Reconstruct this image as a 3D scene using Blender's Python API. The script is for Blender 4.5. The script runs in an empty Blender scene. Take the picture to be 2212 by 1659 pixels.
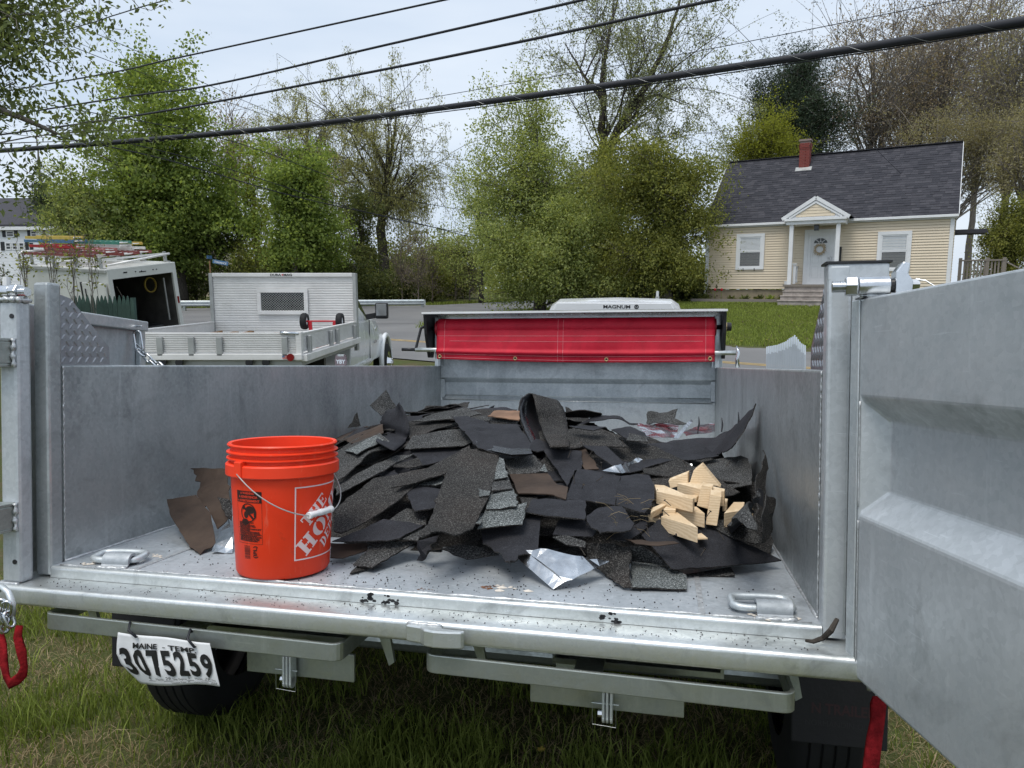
import bpy, bmesh, math, random
import numpy as np
from mathutils import Matrix, Vector, Euler
from mathutils.geometry import delaunay_2d_cdt
from mathutils import noise as mnoise

scene = bpy.context.scene
COL = scene.collection
rad = math.radians
rnd = random.Random(7)

# ------------------------------------------------------------------ camera
CAM_Z = 2.0
PITCH = 0.1326
F = 1534.0 / 2212.0
cam_d = bpy.data.cameras.new('camera')
cam_d.sensor_width = 36.0
cam_d.lens = 36.0 * F
cam_d.clip_start = 0.05
cam_d.clip_end = 3000
cam = bpy.data.objects.new('camera', cam_d)
COL.objects.link(cam)
cam.location = (0, 0, CAM_Z)
cam.rotation_euler = (math.pi / 2 - PITCH, 0, 0)
scene.camera = cam

# ------------------------------------------------------------------ sky and sun (bright overcast)
SUN_EL, SUN_AZ = rad(68), rad(215)          # azimuth: clockwise from +Y
world = bpy.data.worlds.new('World')
scene.world = world
world.use_nodes = True
wn, wl = world.node_tree.nodes, world.node_tree.links
wn.clear()
w_out = wn.new('ShaderNodeOutputWorld')
w_bg = wn.new('ShaderNodeBackground')
w_bg.inputs['Strength'].default_value = 0.1
sky = wn.new('ShaderNodeTexSky')
sky.sky_type = 'NISHITA'
sky.sun_disc = False
sky.sun_elevation = SUN_EL
sky.sun_rotation = SUN_AZ
sky.air_density = 1.2
sky.dust_density = 3.0
tc = wn.new('ShaderNodeTexCoord')
mp = wn.new('ShaderNodeMapping')
mp.inputs['Scale'].default_value = (1.0, 1.6, 5.0)
n1 = wn.new('ShaderNodeTexNoise')
n1.inputs['Scale'].default_value = 1.5
n1.inputs['Detail'].default_value = 5
n1.inputs['Roughness'].default_value = 0.5
cr = wn.new('ShaderNodeValToRGB')
cr.color_ramp.elements[0].position = 0.32
cr.color_ramp.elements[0].color = (4.25, 5.05, 6.15, 1)
cr.color_ramp.elements[1].position = 0.68
cr.color_ramp.elements[1].color = (5.9, 6.45, 7.15, 1)
mx = wn.new('ShaderNodeMix')
mx.data_type = 'RGBA'
mx.inputs[0].default_value = 0.86          # thickness of the cloud layer
wl.new(tc.outputs['Generated'], mp.inputs['Vector'])
wl.new(mp.outputs['Vector'], n1.inputs['Vector'])
wl.new(n1.outputs['Fac'], cr.inputs['Fac'])
wl.new(sky.outputs['Color'], mx.inputs[6])
wl.new(cr.outputs['Color'], mx.inputs[7])
wl.new(mx.outputs[2], w_bg.inputs['Color'])
wl.new(w_bg.outputs['Background'], w_out.inputs['Surface'])

sun_d = bpy.data.lights.new('sun', 'SUN')
sun_d.energy = 1.5
sun_d.angle = rad(28)
sun_d.color = (1.0, 0.96, 0.9)
sun = bpy.data.objects.new('sun', sun_d)
COL.objects.link(sun)
_sd = Vector((math.sin(SUN_AZ) * math.cos(SUN_EL), math.cos(SUN_AZ) * math.cos(SUN_EL), math.sin(SUN_EL)))
sun.rotation_euler = _sd.to_track_quat('Z', 'Y').to_euler()
sun.location = (0, 0, 30)

scene.view_settings.view_transform = 'Standard'
scene.view_settings.look = 'None'
scene.view_settings.gamma = 1.0
scene.view_settings.exposure = 0.6
scene.view_settings.use_curve_mapping = False
scene.cycles.use_denoising = True
scene.cycles.use_adaptive_sampling = True
scene.cycles.adaptive_threshold = 0.02
scene.cycles.max_bounces = 5
scene.cycles.diffuse_bounces = 2
scene.cycles.glossy_bounces = 3
scene.cycles.transmission_bounces = 4
scene.cycles.transparent_max_bounces = 8
scene.cycles.caustics_reflective = False
scene.cycles.caustics_refractive = False

# ------------------------------------------------------------------ helpers
def ray(u, v):
    """direction (world) through a point of the 2212 x 1659 view, unit depth along the optical axis"""
    d = Vector(((u - 1106) / 1534.0, 1.0, -(v - 829.5) / 1534.0))
    return Matrix.Rotation(-PITCH, 3, 'X') @ d

def PW(u, v, depth):
    return Vector((0, 0, CAM_Z)) + ray(u, v) * depth

# trailer frame: x right, y forward (towards its tongue), z up; origin mid rear edge of its floor
TM = (Matrix.Translation((0, 0, CAM_Z)) @ Matrix.Rotation(-PITCH, 4, 'X') @ Matrix.Translation((-0.323, 1.881, -0.552))
      @ Matrix.Rotation(0.025, 4, 'X') @ Matrix.Rotation(-0.213, 4, 'Z') @ Matrix.Rotation(0.006, 4, 'Y'))
TMI = TM.inverted()

def tag(o, label=None, cat=None, group=None, kind=None):
    if label: o['label'] = label
    if cat: o['category'] = cat
    if group: o['group'] = group
    if kind: o['kind'] = kind
    return o

def empty(name, mat=None, label=None, cat=None, group=None):
    o = bpy.data.objects.new(name, None)
    o.empty_display_size = 0.1
    COL.objects.link(o)
    if mat is not None: o.matrix_world = mat
    return tag(o, label, cat, group)

def link(name, me, parent=None, mw=None):
    o = bpy.data.objects.new(name, me)
    COL.objects.link(o)
    if parent is not None: o.parent = parent
    if mw is not None:
        if parent is None: o.matrix_world = mw
        else: o.matrix_local = mw
    return o

def copy_tree(o, parent=None):
    c = o.copy(); COL.objects.link(c)
    c.parent = parent
    c.matrix_parent_inverse = Matrix()
    for ch in list(o.children): copy_tree(ch, c)
    return c

def basis(d):
    d = Vector(d).normalized()
    a = Vector((0, 0, 1)) if abs(d.z) < 0.9 else Vector((1, 0, 0))
    x = d.cross(a).normalized(); y = d.cross(x).normalized()
    return x, y

class MB:
    def __init__(s): s.v = []; s.f = []; s.m = []; s.cur = 0
    def add(s, vs, fs):
        n = len(s.v); s.v += [tuple(p) for p in vs]
        for q in fs: s.f.append(tuple(i + n for i in q)); s.m.append(s.cur)
        return s
    def box(s, lo, hi, M=None):
        x0, y0, z0 = lo; x1, y1, z1 = hi
        vs = [Vector(p) for p in ((x0,y0,z0),(x1,y0,z0),(x1,y1,z0),(x0,y1,z0),(x0,y0,z1),(x1,y0,z1),(x1,y1,z1),(x0,y1,z1))]
        if M is not None: vs = [M @ p for p in vs]
        return s.add(vs, [(0,3,2,1),(4,5,6,7),(0,1,5,4),(1,2,6,5),(2,3,7,6),(3,0,4,7)])
    def cbox(s, c, size, M=None):
        h = [a / 2 for a in size]
        return s.box([c[i]-h[i] for i in range(3)], [c[i]+h[i] for i in range(3)], M)
    def bar(s, a, b, w, t, up=(0,0,1)):
        """rectangular bar from a to b; w across, t along up"""
        a, b = Vector(a), Vector(b); d = (b-a).normalized()
        u = Vector(up); x = d.cross(u)
        if x.length < 1e-5: x = d.cross(Vector((1,0,0)))
        x.normalize(); u = x.cross(d).normalized()
        vs = []
        for p in (a, b):
            for (i, j) in ((-1,-1),(1,-1),(1,1),(-1,1)): vs.append(p + x*(i*w/2) + u*(j*t/2))
        return s.add(vs, [(0,1,2,3),(7,6,5,4),(0,4,5,1),(1,5,6,2),(2,6,7,3),(3,7,4,0)])
    def prism(s, poly, axis, h0, h1, M=None):
        """extrude a 2D polygon; axis 0/1/2 is the extrusion axis"""
        n = len(poly); vs = []
        for h in (h0, h1):
            for (a, b) in poly:
                p = [(h,a,b),(a,h,b),(a,b,h)][axis]
                p = Vector(p)
                vs.append(M @ p if M is not None else p)
        fs = [tuple(range(n-1,-1,-1)), tuple(range(n, 2*n))]
        for i in range(n): fs.append((i, (i+1)%n, (i+1)%n+n, i+n))
        if axis == 1: fs = [q[::-1] for q in fs]
        return s.add(vs, fs)
    def tube(s, pts, r, n=8, cap=True, closed=False):
        pts = [Vector(p) for p in pts]; k = len(pts)
        rr = r if isinstance(r, (list, tuple)) else [r]*k
        base = len(s.v); x = None
        for i, p in enumerate(pts):
            if closed: d = pts[(i+1)%k] - pts[i-1]
            else: d = pts[min(i+1,k-1)] - pts[max(i-1,0)]
            if d.length < 1e-9: d = Vector((0,0,1))
            d.normalize()
            if x is None: x, y = basis(d)
            else:
                x = (x - d*x.dot(d))
                if x.length < 1e-6: x, y = basis(d)
                x.normalize(); y = d.cross(x)
            if i == 0: y = d.cross(x)
            for j in range(n):
                a = 2*math.pi*j/n
                s.v.append(tuple(p + (x*math.cos(a) + y*math.sin(a))*rr[i]))
        for i in range(k if closed else k-1):
            i2 = (i+1) % k
            for j in range(n):
                j2 = (j+1) % n
                s.f.append((base+i*n+j, base+i*n+j2, base+i2*n+j2, base+i2*n+j)); s.m.append(s.cur)
        if cap and not closed:
            s.f.append(tuple(base+j for j in range(n-1,-1,-1))); s.m.append(s.cur)
            s.f.append(tuple(base+(k-1)*n+j for j in range(n))); s.m.append(s.cur)
        return s
    def lathe(s, prof, n=32, M=None, cap0=False, cap1=False):
        base = len(s.v)
        for (r, z) in prof:
            for j in range(n):
                a = 2*math.pi*j/n
                p = Vector((r*math.cos(a), r*math.sin(a), z))
                s.v.append(tuple(M @ p if M is not None else p))
        for i in range(len(prof)-1):
            for j in range(n):
                j2 = (j+1) % n
                s.f.append((base+i*n+j, base+i*n+j2, base+(i+1)*n+j2, base+(i+1)*n+j)); s.m.append(s.cur)
        if cap0: s.f.append(tuple(base+j for j in range(n-1,-1,-1))); s.m.append(s.cur)
        if cap1: s.f.append(tuple(base+(len(prof)-1)*n+j for j in range(n))); s.m.append(s.cur)
        return s
    def disc(s, c, axis, r, h, n=24):
        a = Vector(axis).normalized()
        return s.tube([Vector(c)-a*h/2, Vector(c)+a*h/2], r, n)
    def sweep(s, prof, a, b, up=(0,0,1), caps=True):
        """sweep closed 2D profile (across, up) from a to b"""
        a, b = Vector(a), Vector(b); d = (b-a).normalized(); u = Vector(up)
        x = d.cross(u).normalized(); u = x.cross(d)
        n = len(prof); vs = [p + x*i + u*j for p in (a,b) for (i,j) in prof]
        fs = [(i,(i+1)%n,(i+1)%n+n,i+n) for i in range(n)]
        if caps: fs += [tuple(range(n-1,-1,-1)), tuple(range(n,2*n))]
        return s.add(vs, fs)
    def grid(s, nu, nv, fn):
        base = len(s.v)
        for j in range(nv+1):
            for i in range(nu+1): s.v.append(tuple(fn(i/nu, j/nv)))
        for j in range(nv):
            for i in range(nu):
                q = base + j*(nu+1)+i
                s.f.append((q, q+1, q+nu+2, q+nu+1)); s.m.append(s.cur)
        return s
    def mesh(s, name, mats, smooth=False, fix=True):
        me = bpy.data.meshes.new(name)
        me.from_pydata(s.v, [], s.f)
        if not isinstance(mats, (list, tuple)): mats = [mats]
        for m in mats: me.materials.append(m)
        if len(mats) > 1: me.polygons.foreach_set('material_index', s.m)
        if fix:
            bm = bmesh.new(); bm.from_mesh(me)
            bmesh.ops.recalc_face_normals(bm, faces=bm.faces)
            bm.to_mesh(me); bm.free()
        if smooth: me.polygons.foreach_set('use_smooth', [True]*len(me.polygons))
        me.update()
        return me
    def build(s, name, mats, parent=None, mw=None, smooth=False, bevel=0, fix=True, origin=None, autos=None):
        if origin is not None:
            o0 = Vector(origin); s.v = [(p[0]-o0.x, p[1]-o0.y, p[2]-o0.z) for p in s.v]
            mw = (mw if mw is not None else Matrix()) @ Matrix.Translation(o0)
        me = s.mesh(name, mats, smooth, fix)
        if autos is not None: me.set_sharp_from_angle(angle=rad(autos))
        o = link(name, me, parent, mw)
        if bevel:
            b = o.modifiers.new('bevel', 'BEVEL'); b.width = bevel; b.segments = 2; b.limit_method = 'ANGLE'; b.angle_limit = rad(40)
        return o

def centroid(vs):
    n = len(vs); return Vector((sum(p[0] for p in vs)/n, sum(p[1] for p in vs)/n, min(p[2] for p in vs)))

def text_mesh(s, size=1.0, bold=0.0, sx=1.0, shear=0.0, spacing=1.0):
    """flat outline mesh of a word: (verts2d, faces), centred on x, baseline at 0"""
    cu = bpy.data.curves.new('t', 'FONT'); cu.body = s; cu.size = size; cu.offset = bold
    cu.space_character = spacing; cu.shear = shear
    cu.align_x = 'CENTER'; cu.resolution_u = 3
    o = bpy.data.objects.new('t', cu); COL.objects.link(o)
    dg = bpy.context.evaluated_depsgraph_get(); dg.update()
    me = bpy.data.meshes.new_from_object(o.evaluated_get(dg))
    vs = [(v.co.x*sx, v.co.y) for v in me.vertices]; fs = [tuple(p.vertices) for p in me.polygons]
    bpy.data.objects.remove(o); bpy.data.curves.remove(cu); bpy.data.meshes.remove(me)
    return vs, fs

def text_on(mb, s, fn, **k):
    vs, fs = text_mesh(s, **k)
    mb.add([fn(x, y) for (x, y) in vs], fs)
    return mb
# ------------------------------------------------------------------ materials (all procedural)
class NT:
    def __init__(s, name):
        s.mat = bpy.data.materials.new(name); s.mat.use_nodes = True
        s.t = s.mat.node_tree; s.n = s.t.nodes; s.l = s.t.links
        s.n.clear(); s.out = s.n.new('ShaderNodeOutputMaterial')
    def coord(s, kind='Object', scale=(1,1,1), rot=(0,0,0)):
        c = s.n.new('ShaderNodeTexCoord'); m = s.n.new('ShaderNodeMapping')
        m.inputs['Scale'].default_value = scale; m.inputs['Rotation'].default_value = rot
        s.l.new(c.outputs[kind], m.inputs['Vector']); return m.outputs['Vector']
    def world(s, scale=(1,1,1)):
        c = s.n.new('ShaderNodeNewGeometry'); m = s.n.new('ShaderNodeMapping')
        m.inputs['Scale'].default_value = scale
        s.l.new(c.outputs['Position'], m.inputs['Vector']); return m.outputs['Vector']
    def noise(s, vec, scale, detail=3, rough=0.5, dist=0.0):
        t = s.n.new('ShaderNodeTexNoise'); t.inputs['Scale'].default_value = scale
        t.inputs['Detail'].default_value = detail; t.inputs['Roughness'].default_value = rough
        t.inputs['Distortion'].default_value = dist
        s.l.new(vec, t.inputs['Vector']); return t.outputs['Fac']
    def voro(s, vec, scale, out='Distance', feat='F1'):
        t = s.n.new('ShaderNodeTexVoronoi'); t.feature = feat; t.inputs['Scale'].default_value = scale
        s.l.new(vec, t.inputs['Vector']); return t.outputs[out]
    def ramp(s, fac, stops):
        r = s.n.new('ShaderNodeValToRGB'); e = r.color_ramp.elements
        while len(e) < len(stops): e.new(0.5)
        for i, (p, c) in enumerate(stops):
            e[i].position = p
            e[i].color = (c, c, c, 1) if isinstance(c, (int, float)) else (*c, 1)
        s.l.new(fac, r.inputs['Fac']); return r.outputs['Color']
    def mix(s, fac, a, b, mode='MIX'):
        m = s.n.new('ShaderNodeMix'); m.data_type = 'RGBA'; m.blend_type = mode
        for k, val, inp in ((0, fac, m.inputs[0]), (1, a, m.inputs[6]), (2, b, m.inputs[7])):
            if isinstance(val, (int, float)):
                inp.default_value = (val, val, val, 1) if k else val
            elif isinstance(val, tuple): inp.default_value = (*val, 1)
            else: s.l.new(val, inp)
        return m.outputs[2]
    def math(s, op, a, b=0.0):
        m = s.n.new('ShaderNodeMath'); m.operation = op
        for i, val in enumerate((a, b)):
            if isinstance(val, (int, float)): m.inputs[i].default_value = val
            else: s.l.new(val, m.inputs[i])
        return m.outputs[0]
    def sep(s, vec):
        m = s.n.new('ShaderNodeSeparateXYZ'); s.l.new(vec, m.inputs[0]); return m.outputs
    def bump(s, h, strength=0.3, dist=0.01, normal=None):
        b = s.n.new('ShaderNodeBump'); b.inputs['Strength'].default_value = strength; b.inputs['Distance'].default_value = dist
        s.l.new(h, b.inputs['Height'])
        if normal is not None: s.l.new(normal, b.inputs['Normal'])
        return b.outputs['Normal']
    def rand(s):
        g = s.n.new('ShaderNodeNewGeometry'); return g.outputs['Random Per Island']
    def obj_rand(s):
        g = s.n.new('ShaderNodeObjectInfo'); return g.outputs['Random']
    def bsdf(s, color, rough=0.6, metal=0.0, normal=None, spec=0.5, trans=0.0, ior=1.45, alpha=None, coat=0.0):
        b = s.n.new('ShaderNodeBsdfPrincipled')
        for val, k in ((color, 'Base Color'), (rough, 'Roughness'), (metal, 'Metallic')):
            i = b.inputs[k]
            if isinstance(val, (int, float)): i.default_value = val if k != 'Base Color' else (val, val, val, 1)
            elif isinstance(val, tuple): i.default_value = (*val, 1)
            else: s.l.new(val, i)
        b.inputs['Specular IOR Level'].default_value = spec
        b.inputs['Transmission Weight'].default_value = trans
        b.inputs['IOR'].default_value = ior
        b.inputs['Coat Weight'].default_value = coat
        if normal is not None: s.l.new(normal, b.inputs['Normal'])
        s.l.new(b.outputs[0], s.out.inputs['Surface']); s.b = b
        return s.mat

def plain(name, color, rough=0.6, metal=0.0, var=0.15, scale=6.0, spec=0.5, bump=0.0, bscale=60, coat=0.0):
    t = NT(name); v = t.coord()
    n = t.noise(v, scale, 4, 0.6)
    lo = tuple(c*(1-var) for c in color); hi = tuple(min(1, c*(1+var)) for c in color)
    col = t.ramp(n, [(0.3, lo), (0.7, hi)])
    nm = t.bump(t.noise(v, bscale, 3), bump, 0.004) if bump else None
    r = t.ramp(n, [(0.3, max(0.02, rough-0.06)), (0.7, min(1, rough+0.06))])
    return t.bsdf(col, r, metal, nm, spec, coat=coat)

def galv(name, lo, hi, rough=0.42, metal=0.8, streak=1.0, seed=0.0, stain=0.35, rpos=(0.12, 0.2)):
    """hot-dip galvanised steel: cloudy spangle, vertical run marks, smudges and fine scratches"""
    t = NT(name)
    v = t.coord(scale=(1, 1, 1))
    c1 = t.noise(v, 2.3+seed, 6, 0.62, 0.6)
    vs = t.coord(scale=(11, 11, 1.1)); st = t.noise(vs, 1.0, 4, 0.6)
    sp = t.voro(v, 95, 'Color'); spg = t.sep(sp)[0]
    a = t.math('MULTIPLY_ADD', c1, 0.6)
    f = t.math('ADD', t.math('MULTIPLY', c1, 0.72), t.math('ADD', t.math('MULTIPLY', st, 0.22*streak), t.math('MULTIPLY', spg, 0.10)))
    col = t.ramp(f, [(0.33, lo), (0.66, hi)])
    sm = t.noise(v, 5.5, 6, 0.7, 1.2)
    smf = t.ramp(sm, [(0.54, 0.0), (0.70, stain)])
    col = t.mix(smf, col, tuple(c*0.45 for c in lo))
    wm = t.noise(t.coord(scale=(9, 9, 0.9)), 1.7, 5, 0.75)
    wf = t.ramp(wm, [(0.58, 0.0), (0.74, 0.40)])
    col = t.mix(wf, col, tuple(min(1, c*1.35) for c in hi))
    sc = t.noise(t.coord(scale=(3, 50, 40), rot=(0.3, 0.5, 0.4)), 3.0, 2, 0.5)
    scf = t.ramp(sc, [(0.70, 0.0), (0.74, 0.22)])
    col = t.mix(scf, col, tuple(min(1, c*1.4) for c in hi))
    r = t.ramp(f, [(0.3, rough+rpos[1]), (0.7, rough-rpos[0])])
    b1 = t.bump(t.noise(v, 260, 2), 0.05, 0.002)
    b2 = t.bump(st, 0.10, 0.004, b1)
    b3 = t.bump(c1, 0.10, 0.02, b2)
    return t.bsdf(col, r, metal, b3)

def leafmat(name, c0, c1, trans=0.5):
    t = NT(name); r = t.rand()
    big = t.noise(t.world(), 0.55, 3, 0.6)
    f = t.math('ADD', t.math('MULTIPLY', r, 0.6), t.math('MULTIPLY', big, 0.5))
    col = t.ramp(f, [(0.25, c0), (0.85, c1)])
    d = t.n.new('ShaderNodeBsdfDiffuse'); tr = t.n.new('ShaderNodeBsdfTranslucent'); m = t.n.new('ShaderNodeMixShader')
    t.l.new(col, d.inputs['Color'])
    tc_ = t.mix(1.0, col, (1.25, 1.2, 0.6), 'MULTIPLY'); t.l.new(tc_, tr.inputs['Color'])
    m.inputs[0].default_value = trans
    t.l.new(d.outputs[0], m.inputs[1]); t.l.new(tr.outputs[0], m.inputs[2]); t.l.new(m.outputs[0], t.out.inputs['Surface'])
    return t.mat

def barkmat(name, c0, c1):
    t = NT(name); v = t.coord(scale=(9, 9, 1.6)); n = t.noise(v, 2.5, 5, 0.65)
    col = t.ramp(n, [(0.3, c0), (0.7, c1)])
    return t.bsdf(col, 0.9, 0, t.bump(n, 0.6, 0.03), 0.2)

def granule(name, lo, hi, fleck, brown=0.0):
    t = NT(name); v = t.coord()
    g = t.noise(v, 230, 2, 0.75); big = t.noise(v, 7, 5, 0.65)
    col = t.ramp(g, [(0.38, lo), (0.54, hi), (0.66, fleck)])
    col = t.mix(t.ramp(big, [(0.35, 0.45), (0.7, 0.0)]), col, tuple(c*0.6 for c in lo))
    if brown: col = t.mix(t.ramp(t.noise(v, 3.1, 4, 0.6), [(0.5, 0), (0.75, brown)]), col, (0.045, 0.03, 0.022))
    nm = t.bump(g, 0.75, 0.004); nm = t.bump(big, 0.25, 0.02, nm)
    return t.bsdf(col, 0.93, 0, nm, 0.25)

M = {}
def make_mats():
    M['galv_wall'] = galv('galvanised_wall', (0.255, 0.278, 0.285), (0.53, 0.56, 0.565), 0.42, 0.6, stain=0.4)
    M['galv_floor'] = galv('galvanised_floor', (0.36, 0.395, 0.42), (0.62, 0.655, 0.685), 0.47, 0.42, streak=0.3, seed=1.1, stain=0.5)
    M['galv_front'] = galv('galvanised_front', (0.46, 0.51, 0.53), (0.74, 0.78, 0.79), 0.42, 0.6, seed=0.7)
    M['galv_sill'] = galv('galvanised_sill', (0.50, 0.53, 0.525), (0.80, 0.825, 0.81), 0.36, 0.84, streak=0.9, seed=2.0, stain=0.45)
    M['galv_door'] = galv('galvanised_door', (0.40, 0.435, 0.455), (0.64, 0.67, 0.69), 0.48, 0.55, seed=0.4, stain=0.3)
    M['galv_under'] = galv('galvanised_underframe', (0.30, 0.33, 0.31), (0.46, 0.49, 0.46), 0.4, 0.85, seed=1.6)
    M['steel'] = plain('bright_steel', (0.62, 0.64, 0.66), 0.24, 1.0, 0.12, 20)
    M['weld'] = plain('zinc_weld_bead', (0.52, 0.54, 0.55), 0.45, 0.6, 0.25, 60, bump=0.6, bscale=90)
    M['black_metal'] = plain('black_painted_metal', (0.018, 0.018, 0.02), 0.4, 0.0, 0.2)
    M['rubber'] = plain('black_rubber', (0.009, 0.009, 0.010), 0.75, 0, 0.25, 12, bump=0.2)
    M['wire'] = plain('cable_black', (0.012, 0.013, 0.018), 0.55, 0, 0.2)
    # aluminium
    t = NT('aluminium_extrusion'); v = t.coord()
    n = t.noise(v, 3, 5, 0.6); st = t.noise(t.coord(scale=(1.5, 60, 60)), 1, 3)
    f = t.math('ADD', t.math('MULTIPLY', n, 0.6), t.math('MULTIPLY', st, 0.4))
    M['alu'] = t.bsdf(t.ramp(f, [(0.35, (0.66, 0.65, 0.63)), (0.65, (0.84, 0.83, 0.81))]), 0.42, 0.25)
    M['alu_dark'] = plain('aluminium_weathered', (0.40, 0.41, 0.40), 0.45, 0.4, 0.15, 5)
    # tread plate
    M['tread'] = galv('galvanised_tread_plate', (0.30, 0.31, 0.33), (0.42, 0.43, 0.45), 0.34, 0.85, streak=0.3, stain=0.2)
    M['tread_alu'] = plain('aluminium_tread_plate', (0.66, 0.67, 0.69), 0.22, 1.0, 0.1, 6)
    # red mesh tarp
    t = NT('red_mesh_tarp'); v = t.coord()
    wv = t.n.new('ShaderNodeTexWave'); wv.inputs['Scale'].default_value = 110; t.l.new(t.coord(rot=(0, 0.0, 0)), wv.inputs['Vector'])
    wv2 = t.n.new('ShaderNodeTexWave'); wv2.bands_direction = 'Z'; wv2.inputs['Scale'].default_value = 110; t.l.new(v, wv2.inputs['Vector'])
    g = t.math('MULTIPLY', wv.outputs['Fac'], wv2.outputs['Fac'])
    n = t.noise(v, 4.5, 5, 0.65, 0.5)
    col = t.ramp(n, [(0.3, (0.46, 0.008, 0.026)), (0.7, (0.70, 0.016, 0.045))])
    col = t.mix(t.math('MULTIPLY', g, 0.35), col, (0.20, 0.003, 0.010))
    nm = t.bump(g, 0.25, 0.002); nm = t.bump(t.noise(t.coord(scale=(1, 1, 0.6)), 9, 3), 0.35, 0.03, nm)
    M['tarp'] = t.bsdf(col, 0.55, 0, nm, 0.4)
    M['tarp_hem'] = plain('red_vinyl_hem', (0.42, 0.012, 0.028), 0.45, 0, 0.25, 8, bump=0.15)
    M['thread'] = plain('white_thread', (0.75, 0.42, 0.44), 0.8, 0, 0.1)
    M['brass'] = plain('brass', (0.62, 0.47, 0.24), 0.3, 1.0, 0.15, 30)
    M['strap'] = plain('red_webbing', (0.19, 0.010, 0.013), 0.95, 0, 0.6, 22, spec=0.1, bump=0.8, bscale=160)
    # bucket
    t = NT('orange_plastic'); v = t.coord(); n = t.noise(v, 8, 5, 0.6); sc = t.noise(t.coord(scale=(30, 30, 6), rot=(0.4, 0.2, 0)), 1.4, 4, 0.7)
    col = t.ramp(n, [(0.3, (0.90, 0.050, 0.014)), (0.7, (0.95, 0.062, 0.018))])
    col = t.mix(t.ramp(sc, [(0.60, 0.0), (0.76, 0.35)]), col, (0.9, 0.30, 0.20))
    col = t.mix(t.ramp(t.noise(v, 17, 6, .75), [(.60, 0), (.74, .4)]), col, (.45, .05, .02))
    b = t.bsdf(col, 0.42, 0, t.bump(n, 0.05, 0.01), 0.45); t.b.inputs['Subsurface Weight'].default_value = 0.0
    M['orange'] = b
    M['print_black'] = plain('black_print', (0.035, 0.012, 0.010), 0.5, 0, 0.2)
    M['print_white'] = plain('white_print', (0.86, 0.66, 0.66), 0.5, 0, 0.06)
    M['white_plastic'] = plain('white_plastic', (0.80, 0.80, 0.80), 0.4, 0, 0.05)
    M['paper'] = plain('white_card', (0.74, 0.75, 0.76), 0.6, 0, 0.07, 14, bump=0.1)
    M['ink'] = plain('black_ink', (0.012, 0.012, 0.013), 0.5, 0, 0.2)
    # shingles
    M['gran_dark'] = granule('shingle_granules_dark', (0.013, 0.0125, 0.012), (0.045, 0.0435, 0.042), (0.17, 0.165, 0.155), 0.3)
    M['gran_mid'] = granule('shingle_granules_weathered', (0.020, 0.020, 0.020), (0.070, 0.071, 0.070), (0.25, 0.255, 0.25), 0.2)
    M['gran_light'] = granule('shingle_granules_grey', (0.045, 0.05, 0.05), (0.155, 0.17, 0.17), (0.45, 0.48, 0.47))
    t = NT('shingle_backing'); v = t.coord(); n = t.noise(v, 14, 5, 0.65); fn = t.noise(v, 320, 2)
    col = t.ramp(n, [(0.3, (0.011, 0.0115, 0.014)), (0.72, (0.028, 0.029, 0.034))])
    col = t.mix(t.ramp(t.noise(v, 60, 3, 0.7), [(0.62, 0), (0.75, 0.5)]), col, (0.085, 0.088, 0.10))
    col = t.mix(t.ramp(fn, [(0.45, 0), (0.7, 0.45)]), col, (0.07, 0.07, 0.08))
    M['back'] = t.bsdf(col, 0.78, 0, t.bump(fn, 0.5, 0.003), 0.25)
    M['tar'] = plain('tar_strip', (0.008, 0.008, 0.010), 0.25, 0, 0.5, 40, bump=0.4, bscale=110)
    t = NT('felt_paper'); v = t.coord(); n = t.noise(v, 5, 6, 0.65)
    M['felt'] = t.bsdf(t.ramp(n, [(0.3, (0.030, 0.022, 0.018)), (0.7, (0.085, 0.060, 0.045))]), 0.85, 0, t.bump(n, 0.4, 0.02), 0.3)
    M['felt_tan'] = plain('felt_paper_tan', (0.20, 0.115, 0.07), 0.8, 0, 0.4, 12)
    M['flashing'] = plain('aluminium_flashing', (0.56, 0.58, 0.60), 0.24, 1.0, 0.3, 14, bump=0.5, bscale=26)
    # wood
    def wood(name, a, b_, sc=1.0):
        t = NT(name); v = t.coord(scale=(13*sc, 2.4, 13*sc))
        w = t.n.new('ShaderNodeTexWave'); w.wave_type = 'RINGS'; w.inputs['Scale'].default_value = 3.2; w.inputs['Distortion'].default_value = 3.5
        w.inputs['Detail'].default_value = 3; t.l.new(v, w.inputs['Vector'])
        n = t.noise(t.coord(), 22, 4)
        gn = t.noise(t.coord(scale=(60*sc, 4, 60*sc)), 2.0, 4, .7)
        f = t.math('ADD', t.math('MULTIPLY', w.outputs['Fac'], 0.30), t.math('ADD', t.math('MULTIPLY', gn, 0.45), t.math('MULTIPLY', n, 0.25)))
        return t.bsdf(t.ramp(f, [(0.2, a), (0.75, b_)]), 0.75, 0, t.bump(f, 0.1, 0.004), 0.25)
    M['wood'] = wood('pine_offcut', (0.61, 0.44, 0.26), (0.80, 0.64, 0.44))
    M['wood_old'] = wood('weathered_wood', (0.15, 0.13, 0.11), (0.28, 0.25, 0.22))
    M['wood_brown'] = wood('brown_board', (0.13, 0.07, 0.035), (0.30, 0.18, 0.10))
    # vehicles
    M['white_paint'] = plain('white_car_paint', (0.72, 0.73, 0.74), 0.25, 0, 0.03, 2, coat=0.5)
    M['glass_dark'] = NT('dark_glass').bsdf((0.015, 0.02, 0.022), 0.04, 0, None, 0.7)
    t = NT('window_glass'); _g = t.n.new('ShaderNodeBsdfGlossy'); _g.inputs['Roughness'].default_value = .03; _t = t.n.new('ShaderNodeBsdfTransparent'); _m = t.n.new('ShaderNodeMixShader'); _m.inputs[0].default_value = .12
    t.l.new(_t.outputs[0], _m.inputs[1]); t.l.new(_g.outputs[0], _m.inputs[2]); t.l.new(_m.outputs[0], t.out.inputs['Surface']); M['window_glass'] = t.mat
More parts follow.
